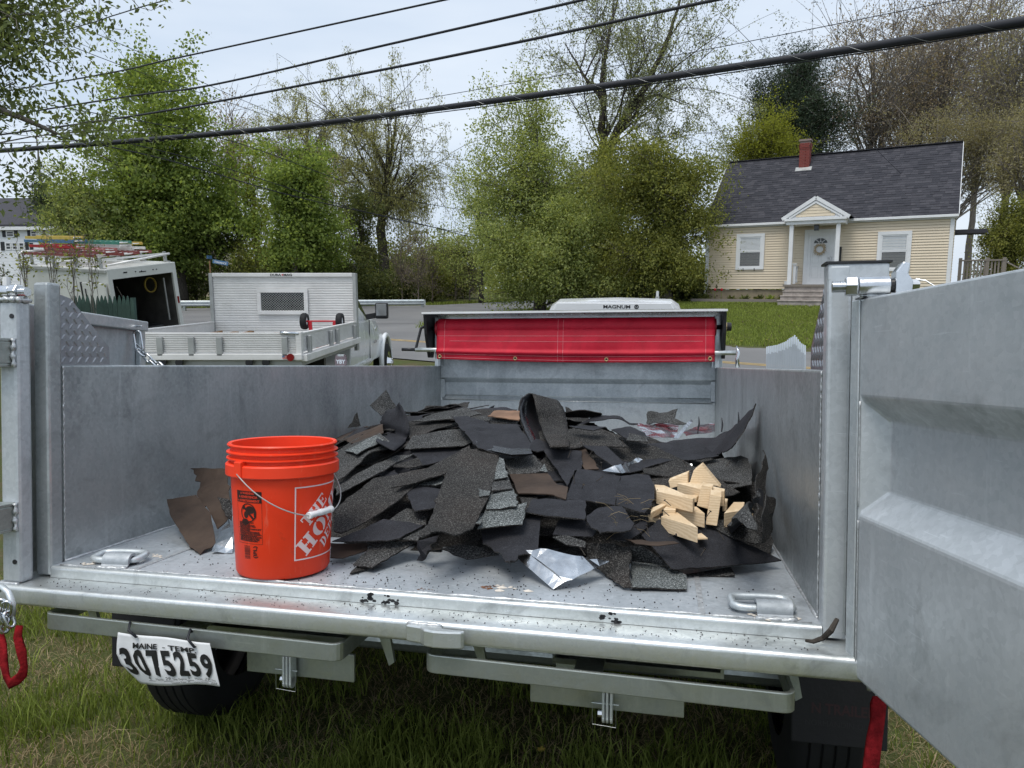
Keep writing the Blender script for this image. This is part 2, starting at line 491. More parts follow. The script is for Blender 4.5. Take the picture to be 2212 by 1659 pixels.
    M['chrome'] = plain('chrome', (0.75, 0.75, 0.76), 0.10, 1.0, 0.05)
    M['red_lens'] = plain('red_lens', (0.20, 0.008, 0.012), 0.15, 0, 0.1, coat=0.5)
    M['red_paint'] = plain('red_paint', (0.50, 0.015, 0.025), 0.4, 0, 0.1)
    M['box_white'] = plain('white_box_panel', (0.56, 0.57, 0.54), 0.45, 0, 0.08, 1.5)
    M['box_dark'] = plain('box_lining', (0.09, 0.085, 0.08), 0.85, 0, 0.3, 3)
    M['yellow'] = plain('yellow_paint', (0.55, 0.40, 0.08), 0.5, 0, 0.15)
    M['blue'] = plain('blue_paint', (0.07, 0.16, 0.28), 0.5, 0, 0.2)
    M['green'] = plain('green_paint', (0.05, 0.22, 0.16), 0.5, 0, 0.2)
    M['maroon'] = plain('maroon_rail', (0.20, 0.05, 0.045), 0.55, 0, 0.25)
    M['pink'] = plain('faded_red_rail', (0.50, 0.18, 0.17), 0.55, 0, 0.2)
    M['fence_green'] = plain('green_stain', (0.045, 0.085, 0.070), 0.85, 0, 0.25, 5, bump=0.4, bscale=25)
    M['slat_grey'] = plain('pale_grey_slat', (0.42, 0.46, 0.50), 0.6, 0, 0.08, 5)
    M['slat_cap'] = plain('pale_grey_slat_cap', (0.60, 0.66, 0.72), 0.6, 0, 0.06, 5)
    # house
    M['siding'] = plain('cream_vinyl', (0.71, 0.605, 0.455), 0.55, 0, 0.035, 1.2)
    M['trim'] = plain('white_trim', (0.74, 0.75, 0.76), 0.5, 0, 0.05, 3)
    M['blind'] = plain('white_blind', (0.66, 0.68, 0.68), 0.6, 0, 0.04)
    M['foundation'] = plain('tan_foundation', (0.30, 0.25, 0.17), 0.9, 0, 0.2, 4, bump=0.3)
    M['brick'] = plain('red_brick', (0.23, 0.055, 0.045), 0.85, 0, 0.35, 30, bump=0.4)
    M['mortar'] = plain('mortar', (0.26, 0.20, 0.18), 0.9, 0, 0.15, 20)
    t = NT('roof_shingle'); r = t.rand(); r2 = t.obj_rand(); v = t.world(); n = t.noise(v, 40, 3)
    f = t.math('FRACT', t.math('ADD', r, r2))
    col = t.ramp(f, [(0.0, (0.040, 0.041, 0.050)), (0.55, (0.054, 0.054, 0.064)), (1.0, (0.078, 0.077, 0.088))])
    M['roof'] = t.bsdf(t.mix(t.ramp(n, [(0.4, 0.4), (0.7, 0.0)]), col, (0.02, 0.02, 0.024)), 0.92, 0, t.bump(n, 0.4, 0.02), 0.3)
    M['white_siding'] = plain('white_clapboard', (0.74, 0.76, 0.78), 0.6, 0, 0.05, 1.0)
    M['shutter'] = plain('black_shutter', (0.02, 0.022, 0.026), 0.6, 0, 0.2)
    M['steps'] = plain('weathered_steps', (0.34, 0.30, 0.27), 0.85, 0, 0.3, 6, bump=0.3)
    M['wreath'] = plain('dried_grass', (0.42, 0.33, 0.22), 0.9, 0, 0.4, 30)
    # ground
    t = NT('turf'); v = t.world(); n = t.noise(v, 1.1, 6, 0.65); n2 = t.noise(v, 26, 4, 0.7)
    col = t.ramp(t.math('ADD', t.math('MULTIPLY', n, 0.75), t.math('MULTIPLY', n2, 0.3)),
                 [(0.38, (0.13, 0.10, 0.06)), (0.52, (0.085, 0.092, 0.034)), (0.70, (0.075, 0.11, 0.03))])
    M['turf'] = t.bsdf(col, 0.95, 0, t.bump(n2, 0.8, 0.05), 0.15)
    t = NT('asphalt'); v = t.world(); n = t.noise(v, 0.35, 5, 0.6); g = t.noise(v, 45, 3, 0.7)
    tr_ = t.noise(t.world((0.12, 1.0, 1)), 1.0, 4)
    f = t.math('ADD', t.math('MULTIPLY', n, 0.6), t.math('MULTIPLY', t.math('ADD', g, tr_), 0.2))
    M['asphalt'] = t.bsdf(t.ramp(f, [(0.35, (0.135, 0.135, 0.137)), (0.65, (0.20, 0.198, 0.195))]), 0.85, 0, t.bump(g, 0.4, 0.01), 0.3)
    M['yellow_line'] = plain('worn_yellow_line', (0.42, 0.29, 0.10), 0.7, 0, 0.3, 6)
    M['soil'] = plain('soil', (0.09, 0.065, 0.045), 0.95, 0, 0.3, 5, bump=0.6, bscale=30)
    # plants
    M['leaf_maple'] = leafmat('leaf_maple', (0.108, 0.16, 0.047), (0.344, 0.424, 0.123))
    M['leaf_willow'] = leafmat('leaf_willow', (0.174, 0.184, 0.082), (0.447, 0.435, 0.228))
    M['leaf_bright'] = leafmat('leaf_bright', (0.161, 0.212, 0.076), (0.472, 0.513, 0.209))
    M['leaf_olive'] = leafmat('leaf_olive', (0.108, 0.136, 0.041), (0.351, 0.358, 0.117))
    M['leaf_dark'] = leafmat('leaf_dark', (0.056, 0.078, 0.034), (0.197, 0.214, 0.093))
    M['leaf_yellow'] = leafmat('leaf_yellowgreen', (0.15, 0.17, 0.03), (0.34, 0.36, 0.075))
    M['leaf_pine'] = leafmat('needle_pine', (0.03, 0.049, 0.033), (0.084, 0.107, 0.069), 0.1)
    M['leaf_red'] = leafmat('bud_red', (0.24, 0.19, 0.155), (0.42, 0.345, 0.285))
    M['leaf_brown'] = leafmat('bud_brown', (0.21, 0.19, 0.125), (0.38, 0.345, 0.235))
    M['leaf_grey'] = leafmat('leaf_greygreen', (0.085, 0.108, 0.05), (0.235, 0.28, 0.13))
    M['leaf_silver'] = leafmat('leaf_silver', (0.15, 0.165, 0.095), (0.36, 0.39, 0.23))
    M['lawn'] = leafmat('lawn_blade', (0.13, 0.17, 0.038), (0.30, 0.36, 0.09), .3)
    M['grass'] = leafmat('grass_blade', (0.10, 0.14, 0.028), (0.28, 0.33, 0.085), 0.3)
    M['grass_dry'] = leafmat('grass_straw', (0.20, 0.15, 0.085), (0.42, 0.34, 0.21), 0.2)
    M['bark_dark'] = barkmat('bark_dark', (0.030, 0.026, 0.022), (0.085, 0.074, 0.064))
    M['bark_grey'] = barkmat('bark_grey', (0.10, 0.088, 0.076), (0.24, 0.215, 0.19))
    M['flap_red'] = plain('flap_red', (0.026, 0.011, 0.012), .7)
    M['flap_grey'] = plain('flap_grey', (0.016, 0.016, 0.017), .7)
    M['tape'] = plain('release_tape', (0.10, 0.105, 0.12), .4, 0, .4, 30)
    M['plate_red_reflect'] = plain('chrome_red_reflection', (0.24, 0.19, 0.20), .3, .8, .2, 30)  # chrome mirroring red: the reflection is put into the base colour
    M['twig'] = plain('twig', (0.17, 0.14, 0.12), 0.9, 0, 0.3)
make_mats()
# ------------------------------------------------------------------ terrain
def sstep(a, b, x):
    t = min(1.0, max(0.0, (x-a)/(b-a))); return t*t*(3-2*t)
_pn = TM.to_3x3() @ Vector((0, 0, 1)); _p0 = TM @ Vector((0, 0, -0.95))
H_YAW = -0.539
H_O = Vector((8.891, 32.969, 2.008))            # lower left front corner of the cream house's siding
HM = Matrix.Translation(H_O) @ Matrix.Rotation(H_YAW, 4, 'Z')
HMI = HM.inverted()
H_GR = 1.40                                     # ground at the house wall

def G(x, y):
    xc = max(-5.0, min(5.0, x)); yc = max(-6.0, y)
    gp = _p0.z - (_pn.x*(xc-_p0.x) + _pn.y*(yc-_p0.y))/_pn.z
    rd = 0.032*max(0.0, y-15.0) if y < 70 else 0.032*55
    k = 0.12
    m = max(gp, rd); d = abs(gp-rd)
    z = m + (k*0.25*(1-d/k)**2 if d < k else 0)
    q = HMI @ Vector((x, y, 0)); s = -q.y
    if s < 10.5:
        w = sstep(-9.0, -1.5, q.x)
        lot = 0.26 + (H_GR-0.26)*min(1.0, (10.5-s)/9.0)
        if s < 0: lot = H_GR
        z = z + (max(z, lot)-z)*w
    return z

def GN(x, y):
    z = G(x, y)
    if y < 9 and abs(x) < 8:
        z += 0.022*mnoise.noise(Vector((x*2.1, y*2.1, 0))) + 0.012*mnoise.noise(Vector((x*6, y*6, 3)))
    return z

def axis_vals(parts):
    out = []
    for a, b, st in parts:
        n = max(1, int(round((b-a)/st)))
        out += [a+(b-a)*i/n for i in range(n)]
    out.append(parts[-1][1]); return out
gx = axis_vals([(-900,-120,130),(-120,-40,8),(-40,-8,1.6),(-8,-4,.5),(-4,3,.12),(3,8,.5),(8,40,1.2),(40,120,8),(120,900,130)])
gy = axis_vals([(-60,-8,10),(-8,0,1),(0,6,.12),(6,14,.5),(14,50,.9),(50,120,5),(120,900,90)])
mb = MB(); nx = len(gx)
mb.v = [(x, y, GN(x, y)) for y in gy for x in gx]
mb.f = [(j*nx+i, j*nx+i+1, (j+1)*nx+i+1, (j+1)*nx+i) for j in range(len(gy)-1) for i in range(nx-1)]
mb.m = [0]*len(mb.f)
tag(mb.build('ground', M['turf'], smooth=True, fix=False), kind='structure')

def drape(name, poly_fn, nu, nv, dz, mat, kind='structure', parent=None):
    m_ = MB()
    def fn(u, v):
        x, y = poly_fn(u, v); return (x, y, G(x, y)+dz)
    m_.grid(nu, nv, fn)
    o = m_.build(name, mat, parent, smooth=True, fix=False)
    if kind: tag(o, kind=kind)
    return o
# main road runs parallel to the house front, s = 10.5 .. 18 in front of it
def main_road(u, v):
    p = HM @ Vector((-75+130*u, -(10.5+7.6*v), 0)); return p.x, p.y
road = drape('road', main_road, 130, 8, 0.03, M['asphalt'])
def yl(off):
    def f(u, v):
        p = HM @ Vector((-75+130*u, -(14.25+off+0.11*v), 0)); return p.x, p.y
    return f
drape('lane_line', yl(0), 130, 1, 0.036, M['yellow_line'], None, road)
drape('lane_line', yl(0.22), 130, 1, 0.036, M['yellow_line'], None, road)
# side road that leaves behind the flatbed, past the guardrail
near_e = [(-4.3,30.6),(-3.2,35),(0,40.2),(6,46.5),(16,54),(34,62)]
far_e = [(-34,38),(-18,42.2),(-5,45.2),(3,53),(14,62),(34,72)]
def pl(pts, t):
    k = t*(len(pts)-1); i = min(len(pts)-2, int(k)); f = k-i
    return (pts[i][0]*(1-f)+pts[i+1][0]*f, pts[i][1]*(1-f)+pts[i+1][1]*f)
near_all = [(-12,31)]+near_e
far_all = [(-34,40),(-18,42.2),(-5,45.2),(3,53),(14,62),(34,72),(36,74)]
def side_road(u, v):
    a = pl(near_all, u); b = pl(far_all, u); return a[0]*(1-v)+b[0]*v, a[1]*(1-v)+b[1]*v
drape('side_road', side_road, 50, 14, 0.034, M['asphalt'])
def junction(u, v):
    x = -26+22.3*u; a = 27.9+(-3.5-x)*.598; b = max(a+.3, 44.6+(x+5)*.24)
    return x, a*(1-v)+b*v
drape('junction', junction, 40, 16, 0.026, M['asphalt'])

# ------------------------------------------------------------------ grass blades
def blades(name, pts, hmin, hmax, w, mat, lean, seed, label, cat):
    r = np.random.default_rng(seed); n = len(pts)
    P = np.array(pts, dtype=np.float64)
    a = r.uniform(0, 2*np.pi, n); h = r.uniform(hmin, hmax, n); b = r.uniform(0, 2*np.pi, n)
    wd = w*r.uniform(.6, 1.3, n)
    ax = np.stack([np.cos(a), np.sin(a), np.zeros(n)], 1)*wd[:, None]
    ln = np.stack([np.cos(b), np.sin(b), np.zeros(n)], 1)*(lean*r.uniform(.2, 1.0, n)*h)[:, None]
    up = np.zeros((n, 3)); up[:, 2] = h
    V = np.empty((n, 5, 3))
    V[:, 0] = P-ax; V[:, 1] = P+ax; V[:, 2] = P+up*.55+ln*.35+ax*.7; V[:, 3] = P+up*.55+ln*.35-ax*.7
    V[:, 4] = P+up*np.clip(1-.25*lean, .2, 1)+ln
    me = bpy.data.meshes.new(name)
    me.vertices.add(5*n); me.vertices.foreach_set('co', V.reshape(-1))
    i0 = np.arange(n)*5
    loops = np.stack([i0, i0+1, i0+2, i0+3, i0+3, i0+2, i0+4], 1).reshape(-1)
    me.loops.add(7*n); me.loops.foreach_set('vertex_index', loops.astype(np.int32))
    me.polygons.add(2*n)
    st = np.stack([np.arange(n)*7, np.arange(n)*7+4], 1).reshape(-1)
    me.polygons.foreach_set('loop_start', st.astype(np.int32))
    me.materials.append(mat); me.update(); me.validate()
    return tag(link(name, me), label, cat, kind='stuff')

gr, dr = [], []
R = random.Random(3)
for i in range(190000):
    x = R.uniform(-3.6, 2.4); y = R.uniform(0.45, 5.2)
    if y < abs(x)*0.9-0.6: continue
    if R.random() > 1.25-0.22*y: continue
    d = mnoise.noise(Vector((x*1.5+5, y*1.9, 0))) + 0.45*mnoise.noise(Vector((x*5, y*5, 2)))
    p = (x, y, GN(x, y)-0.004)
    if d > -0.05 and R.random() < min(1, 0.4+d*2.5): gr.append(p)
    elif R.random() < 0.55: dr.append(p)
    elif R.random() < 0.25: gr.append(p)
blades('grass', gr, 0.05, 0.17, 0.0028, M['grass'], 0.75, 1, 'rough green grass around and under the grey dump trailer', 'grass')
blades('dry_grass', dr, 0.03, 0.08, 0.0018, M['grass_dry'], 2.2, 2, 'matted dry straw patches in the grass behind the dump trailer', 'dry grass')
lw = []
for i in range(70000):
    q = HM @ Vector((R.uniform(-4, 10), -R.uniform(0.9, 10.45), 0))
    lw.append((q.x, q.y, G(q.x, q.y)))
blades('lawn_grass', lw, 0.05, 0.10, 0.014, M['lawn'], 0.5, 4, 'mown green lawn in front of the cream house', 'lawn')
vg = []
for i in range(26000):
    q = HM @ Vector((R.uniform(-16, -2), -R.uniform(-6, 10.3), 0))
    if R.random() < .35:
        t_ = R.random(); e = pl(far_all, t_); q = Vector((e[0]+R.uniform(-.3, .6)-t_*.3, e[1]+R.uniform(0.2, 2.2), 0))
    else:
        k_ = min(1.0, max(0.0, (q.y-30.6)/31.4)); xe = None
        for i_ in range(len(near_e)-1):
            if near_e[i_][1] <= q.y <= near_e[i_+1][1]: xe = near_e[i_][0]+(near_e[i_+1][0]-near_e[i_][0])*(q.y-near_e[i_][1])/(near_e[i_+1][1]-near_e[i_][1])
        if q.y > 62 or (xe is not None and q.x < xe+.35) or (q.y < 30.6 and q.x < -3.9): continue
    vg.append((q.x, q.y, G(q.x, q.y)))
blades('verge_grass', vg, 0.08, 0.30, 0.02, M['grass'], 0.7, 5, 'rough grass on the verge under the trees by the side road', 'grass')

# dandelions
def dandelion(x, y, s, label, grp):
    e = empty('dandelion', Matrix.Translation((x, y, G(x, y))), label, 'flower', grp)
    m_ = MB().tube([(0,0,0),(0.004*s,0.003,0.03*s),(0.006*s,0.0,0.055*s)], 0.0022*s, 5); m_.build('stem', M['grass'], e)
    m_ = MB()
    for k in range(14):
        a = k*2.399; r0 = 0.018*s*(0.6+0.4*(k % 3)/2)
        c = Vector((0.006*s, 0, 0.055*s)); d = Vector((math.cos(a), math.sin(a), 0.25))*r0; w_ = Vector((-math.sin(a), math.cos(a), 0))*0.005*s
        m_.add([c, c+d-w_, c+d*1.15, c+d+w_], [(0,1,2,3)])
    m_.build('flower_head', M['yellow'], e, fix=False)
pw = PW(1165, 1648, 1.0); 
_r = ray(1165, 1645); _t = 1.5
for _ in range(60):
    q = Vector((0,0,CAM_Z))+_r*_t; _t += (q.z-G(q.x,q.y))*0.6
dandelion(q.x, q.y, 0.9, 'yellow dandelion in the dark grass under the trailer', None)
for (u, v) in ((1565,693),(1580,742),(1600,745),(1640,700),(1655,742),(1662,708),(1690,668),(1710,700),(1735,690)):
    _r = ray(u, v); _t = 22.0
    for _ in range(60):
        q = Vector((0,0,CAM_Z))+_r*_t; _t += (q.z-G(q.x,q.y))*3
    dandelion(q.x, q.y, 2.2, 'tiny yellow dandelion in the lawn of the cream house', 'dandelions in the house lawn')
# ------------------------------------------------------------------ trees
def quad_mesh(name, V, mat):
    n = V.shape[0]; me = bpy.data.meshes.new(name)
    me.vertices.add(4*n); me.vertices.foreach_set('co', V.reshape(-1))
    me.loops.add(4*n); me.loops.foreach_set('vertex_index', np.arange(4*n, dtype=np.int32))
    me.polygons.add(n); me.polygons.foreach_set('loop_start', (np.arange(n)*4).astype(np.int32))
    me.materials.append(mat); me.update(); return me

def leaf_quads(C, size, r, aspect=0.5, hang=0.0):
    n = len(C)
    a = r.normal(size=(n, 3))
    if hang: a[:, 2] -= hang
    a /= np.linalg.norm(a, axis=1, keepdims=True)
    b = np.cross(a, r.normal(size=(n, 3))); b /= np.linalg.norm(b, axis=1, keepdims=True)
    s = size*r.uniform(.6, 1.35, (n, 1))
    V = np.empty((n, 4, 3))
    V[:, 0] = C-a*s*.5; V[:, 1] = C-a*s*.05+b*s*aspect*.5; V[:, 2] = C+a*s*.5; V[:, 3] = C-a*s*.05-b*s*aspect*.5
    return V

def bez(a, b, c, n):
    out = []
    for i in range(n+1):
        t = i/n; out.append(a*(1-t)**2 + b*(2*t*(1-t)) + c*t*t)
    return out

def tree(name, label, cat, base, crowns, trunk=None, tr=0.2, nlimb=16, nsub=10, nleaf=26000, leaf=0.104, lm='leaf_maple', bark='bark_dark',
         spread=0.7, aspect=0.55, droop=0.0, hang=0.0, rise=0.35, seed=1, group=None, twig=0.012, limb_r=0.32, shell=0.45, start=0.35, wig=0.08, clump=1.0, extra=(), fill=0.24, t_in=0.42):
    r = np.random.default_rng(seed); R_ = random.Random(seed)
    bx, by = base[0], base[1]; bz = base[2] if len(base) > 2 else G(bx, by)-0.05
    e = empty(name, Matrix.Translation((bx, by, bz)), label, cat, group)
    vol = np.array([c[3]*c[4]*c[5] for c in crowns]); vol = vol/vol.sum()
    def sample():
        c = crowns[r.choice(len(crowns), p=vol)]
        while True:
            d = r.normal(size=3); d /= np.linalg.norm(d)
            k = r.uniform()**shell
            p = Vector((c[0]+d[0]*c[3]*k, c[1]+d[1]*c[4]*k, c[2]+d[2]*c[5]*k))
            if p.z > 0.15: return p
    ztop = max(c[2]+c[5]*0.55 for c in crowns)
    if trunk is None: trunk = [(0,0,0),(0.1*tr*5,0,ztop*.35),(crowns[0][0]*.6,crowns[0][1]*.6,ztop*.65),(crowns[0][0],crowns[0][1],ztop)]
    trunk = [Vector(p) for p in trunk]; nt = len(trunk)
    tp = []
    for i in range(nt-1):
        for k in range(4): tp.append(trunk[i].lerp(trunk[i+1], k/4))
    tp.append(trunk[-1]); K = len(tp)
    wob = [Vector((R_.uniform(-1,1), R_.uniform(-1,1), 0))*tr*0.3 for _ in tp]
    tp = [p+(w if 0 < i < K-1 else Vector()) for i, (p, w) in enumerate(zip(tp, wob))]
    trad = [tr*(1.25-i/(K-1)*1.1) if i else tr*1.5 for i in range(K)]
    mb = MB(); mb.tube(tp, trad, 9)
    for (ep, er) in extra:
        ep = [Vector(p) for p in ep]; q = []
        for i in range(len(ep)-1):
            for k in range(4): q.append(ep[i].lerp(ep[i+1], k/4)+Vector((R_.uniform(-1,1), R_.uniform(-1,1), 0))*er*.25)
        q.append(ep[-1]); rr = [er*(1-.8*i/(len(q)-1)) for i in range(len(q))]; mb.tube(q, rr, 8); tp = tp+q[2:]; trad = trad+rr[2:]
    K = len(tp)
    ends = []; paths = []
    for li in range(nlimb):
        E_ = sample(); zt = min(trunk[-1].z*.97, max(trunk[-1].z*start, E_.z*R_.uniform(.35, .8)))
        k = min(K-1, max(1, min(range(K), key=lambda i: abs(tp[i].z-zt)+(.35*(tp[i]-E_).length if extra else 0))))
        S = tp[k]; mid = S.lerp(E_, .45)+Vector((R_.uniform(-1,1), R_.uniform(-1,1), 0))*((E_-S).length*wig*1.5); mid.z += (E_-S).length*rise*.5
        pts = bez(S, mid, E_, 6)
        for i in range(1, 6): pts[i] += Vector((R_.uniform(-1,1), R_.uniform(-1,1), R_.uniform(-1,1)))*(E_-S).length*wig*.35
        r0 = min(trad[k]*.75, tr*limb_r*R_.uniform(.6, 1.2))
        mb.tube(pts, [max(twig*.9, r0*(1-i/6*.85)) for i in range(7)], 6)
        L = (E_-S).length
        for si in range(nsub):
            t0 = R_.uniform(t_in, 1.0); i0 = min(5, int(t0*6)); S2 = pts[i0].lerp(pts[i0+1], t0*6-i0)
            d = (E_-S).normalized()*R_.uniform(.2, .8)+Vector(r.normal(size=3))*0.75
            d.z += 0.25-droop*.3
            E2 = S2+d.normalized()*L*R_.uniform(.18, .45)*spread*1.3
            m2 = S2.lerp(E2, .5)+Vector(r.normal(size=3))*L*.05; m2.z += L*.04
            p2 = bez(S2, m2, E2, 4)
            if droop:
                tail = E2+Vector((R_.uniform(-.3,.3), R_.uniform(-.3,.3), -R_.uniform(.4, 1.0)*droop)); p2.append(E2.lerp(tail, .5)+Vector((R_.uniform(-.1,.1),R_.uniform(-.1,.1),0))); p2.append(tail)
            kk = len(p2); mb.tube(p2, [twig*(1.3-i/kk*.9) for i in range(kk)], 3, cap=False)
            paths.append(p2)
    mb.build('trunk', M[bark], e, smooth=True, fix=False)
    if nleaf:
        per = max(1, nleaf//len(paths)); Cs = []
        for p2 in paths:
            k = len(p2); m_ = max(2, int(per*R_.choice((.25, .7, 1.0, 1.5))))
            A = np.array([tuple(p) for p in p2])
            t = r.uniform(.3, 1.0, m_)*(k-1); i = np.minimum(k-2, t.astype(int)); f = (t-i)[:, None]
            base_p = A[i]*(1-f)+A[i+1]*f
            sg = (0.16 if droop else 0.30)*spread*clump
            Cs.append(base_p+r.normal(size=(m_, 3))*sg*np.array([1, 1, .75]))
        if fill and not droop:
            nf = int(nleaf*fill); nc = max(8, nf//55); cc = []
            for _ in range(nc):
                p = sample(); c_ = crowns[0]; sz = spread*R_.uniform(.25, .6)
                cc.append(np.array([p.x, p.y, p.z])+r.normal(size=(55, 3))*sz*np.array([1, 1, .6]))
            Cs = [c_[:max(1, int(len(c_)*(1-fill*.6)))] for c_ in Cs]+cc
        C = np.concatenate(Cs)
        link('crown', quad_mesh('crown', leaf_quads(C, leaf, r, aspect, hang), M[lm]), e)
    return e

def tpx(u, d): return ((u-1106)/1534*d, d)      # x, y of a thing seen at column u
def zpx(v, d): return CAM_Z+(625-v)/1534*d      # height seen at row v
def gtree(name, label, cat, u, d, crown_px, **k):
    x, y = tpx(u, d); gz = k.pop('gz', G(x, y)-0.05)
    cr = []
    for (cu, cv, ru, rv, dd) in crown_px:
        cr.append(((cu-u)/1534*d, dd, zpx(cv, d)-gz, ru/1534*d, min(ru, rv*1.6)/1534*d*.9, rv/1534*d))
    return tree(name, label, cat, (x, y, gz), cr, **k)

# 1 near tree reaching in from the left
x0, y0 = -10.2, 9.2
tree('overhanging_tree', 'grey-green leafy tree reaching in over the wires at the left edge', 'tree', (x0, y0),
     [(4.1,.6,5.6,1.6,1.6,1.0),(4.4,.3,4.3,1.1,1.4,.75),(3.4,.8,6.8,1.8,1.6,1.0),(3.6,.3,3.15,1.0,1.2,.55),(2.6,.4,5.0,1.3,1.4,1.3)],
     trunk=[(0,0,0),(.3,0,2.2),(1.2,.1,3.6),(2.3,.2,4.4),(3.2,.3,4.5),(4.3,.35,4.05)], tr=.14, nlimb=38, nsub=11, nleaf=30000, leaf=.088, lm='leaf_grey', bark='bark_grey',
     spread=.55, aspect=.42, seed=11, twig=.006, limb_r=.3, shell=.7, start=.55, hang=.6, fill=.15)
# 2 big maple
gtree('maple_tree', 'tall rounded bright green maple behind the white box trailer', 'tree', 398, 45,
      [(365,290,140,135,0),(350,420,185,130,.5),(330,520,175,80,0),(470,470,100,130,-.5),(395,210,75,55,0)],
      trunk=[(0,0,0),(.1,0,3.2),(-.5,0,6.5),(-.9,.2,11)], tr=.34, nlimb=46, nsub=13, nleaf=78000, leaf=0.192, lm='leaf_maple', spread=1.15, seed=12, shell=.42, aspect=.75)
gtree('roadside_tree', 'yellow-green leafy tree between the far white house and the big maple', 'tree', 185, 42, [(180,420,60,75,0),(215,500,80,70,0),(150,490,45,55,0)], tr=.13, nlimb=30, nsub=10, nleaf=15000, leaf=.15, lm='leaf_bright', seed=43, spread=1.0, start=.15)
# 3 smaller maple and its yellow neighbour
gtree('young_maple', 'slim maple with dark lower leaves right of the big maple', 'tree', 642, 43, [(640,420,95,95,0),(650,520,105,80,0),(680,360,50,45,0),(590,340,45,40,0)], tr=.16, bark='bark_grey',
      nlimb=26, nsub=11, nleaf=31200, leaf=0.176, lm='leaf_maple', spread=1.0, seed=13, aspect=.7)
gtree('yellow_leaved_tree', 'thin yellow-green tree between the big maple and the willows', 'tree', 560, 50, [(565,385,35,60,0),(560,470,40,60,0)], tr=.14, nlimb=14, nsub=9, nleaf=6500, leaf=.17, lm='leaf_yellow', seed=14, spread=1.0)
# 4 willows
gtree('willow_tree', 'tall pale weeping willow standing against the sky', 'tree', 835, 58, [(840,270,120,80,0),(770,300,90,85,0),(890,370,85,95,0),(800,420,100,70,0),(910,460,55,75,0)],
      trunk=[(0,0,0),(-.3,0,4.5),(-.1,0,8),(.7,0,11),(1.2,0,14.5)], tr=.40, nlimb=32, nsub=13, nleaf=49400, leaf=0.192, lm='leaf_willow', spread=1.3, aspect=.3, droop=2.2, hang=1.5, seed=15, twig=.018, start=.42)
gtree('willow_tree', 'wider faint willow behind the young maple, left of the tall willow', 'tree', 690, 66, [(680,290,105,75,0),(620,275,65,55,0),(660,380,105,70,0)],
      tr=.34, nlimb=26, nsub=12, nleaf=36400, leaf=0.208, lm='leaf_willow', spread=1.4, aspect=.3, droop=2.0, hang=1.5, seed=16, twig=.02)
# 5 bare trees behind
gtree('bare_tree', 'bare grey-brown tree showing between the maple and the willows', 'tree', 525, 70, [(525,290,40,65,0),(500,350,45,60,0)], tr=.2, nlimb=20, nsub=14, nleaf=3500, leaf=.2, lm='leaf_red', bark='twig', seed=17, twig=.022, spread=1.3)
gtree('spruce_tree', 'thin ragged spruce beside the far white house', 'tree', 116, 62, [(116,385,14,35,0),(118,430,28,30,0)], tr=.16, nlimb=22, nsub=8, nleaf=3200, leaf=.2, lm='leaf_pine', bark='bark_grey', seed=18, rise=-.2, spread=.7, trunk=[(0,0,0),(0,0,6),(0,0,11),(0,0,15.2)])
gtree('dark_cedar', 'dark brownish cedar under the tall willow', 'tree', 785, 50, [(785,470,42,70,0),(790,560,55,60,0)], tr=.16, nlimb=26, nsub=10, nleaf=11000, leaf=.16, lm='leaf_dark', seed=19, spread=.8)
# 7-9 right of the gap
gtree('poplar_tree', 'upright light green tree left of the big forked tree', 'tree', 1160, 37, [(1155,250,70,75,0),(1130,350,110,105,0),(1110,470,135,105,0),(1200,430,110,115,0)], tr=.17, bark='bark_grey', nlimb=40, nsub=12, nleaf=49400, leaf=0.128, lm='leaf_bright', spread=.9, seed=20, twig=.01, aspect=.55)
gtree('forked_tree', 'tall dark forked tree with sparse greyish crown against the sky', 'tree', 1275, 41, [(1220,110,95,80,0),(1330,40,120,85,0),(1450,110,110,105,0),(1390,215,120,80,0),(1500,240,80,90,0)],
      trunk=[(0,0,0),(.25,0,4.5),(.6,0,8.6),(.45,0,10.4),(.55,0,13.5),(1.3,0,17.5)], extra=[([(.6,0,8.4),(1.7,.1,10.6),(3.1,.2,12.6),(4.2,.3,15.2),(4.9,.3,17.5)],.26),([(.5,0,11.6),(-.5,.2,12.8),(-1.6,.2,14.6)],.13),([(2.2,.1,11.4),(3.6,.2,11.9),(5.0,.2,11.4)],.12)],
      tr=.30, nlimb=34, nsub=13, nleaf=34000, leaf=.14, lm='leaf_silver', bark='bark_dark', spread=1.1, aspect=.4, droop=1.0, hang=.8, seed=21, twig=.011, start=.5, limb_r=.24, rise=.15)
gtree('bushy_tree', 'broad olive green bushy tree left of the cream house', 'tree', 1440, 33, [(1430,430,130,105,0),(1475,540,100,100,0),(1390,560,115,95,0),(1350,390,95,85,0),(1500,410,70,70,0),(1480,620,75,45,0)], tr=.2, bark='bark_grey', nlimb=58, nsub=13, nleaf=80600, leaf=0.116, lm='leaf_olive', spread=.85, seed=22, twig=.009, shell=.4, start=.15)
gtree('bright_shrub_tree', 'bright green spreading shrub tree beside the side road', 'tree', 1170, 35, [(1180,560,120,75,0),(1240,480,100,60,0),(1090,560,85,70,0),(1250,610,110,50,-1),(1120,640,70,30,0)], tr=.14, nlimb=54, nsub=12, nleaf=67600, leaf=0.116, lm='leaf_bright', spread=.85, seed=23, twig=.008, start=.1, shell=.4)
gtree('olive_tree', 'olive green tree filling the space below the fork of the tall tree', 'tree', 1310, 39, [(1300,440,100,95,0),(1340,540,95,85,0),(1260,550,95,90,0),(1280,370,75,65,0)], tr=.14, nlimb=40, nsub=12, nleaf=46800, leaf=0.128, lm='leaf_olive', spread=.95, seed=27, start=.1)
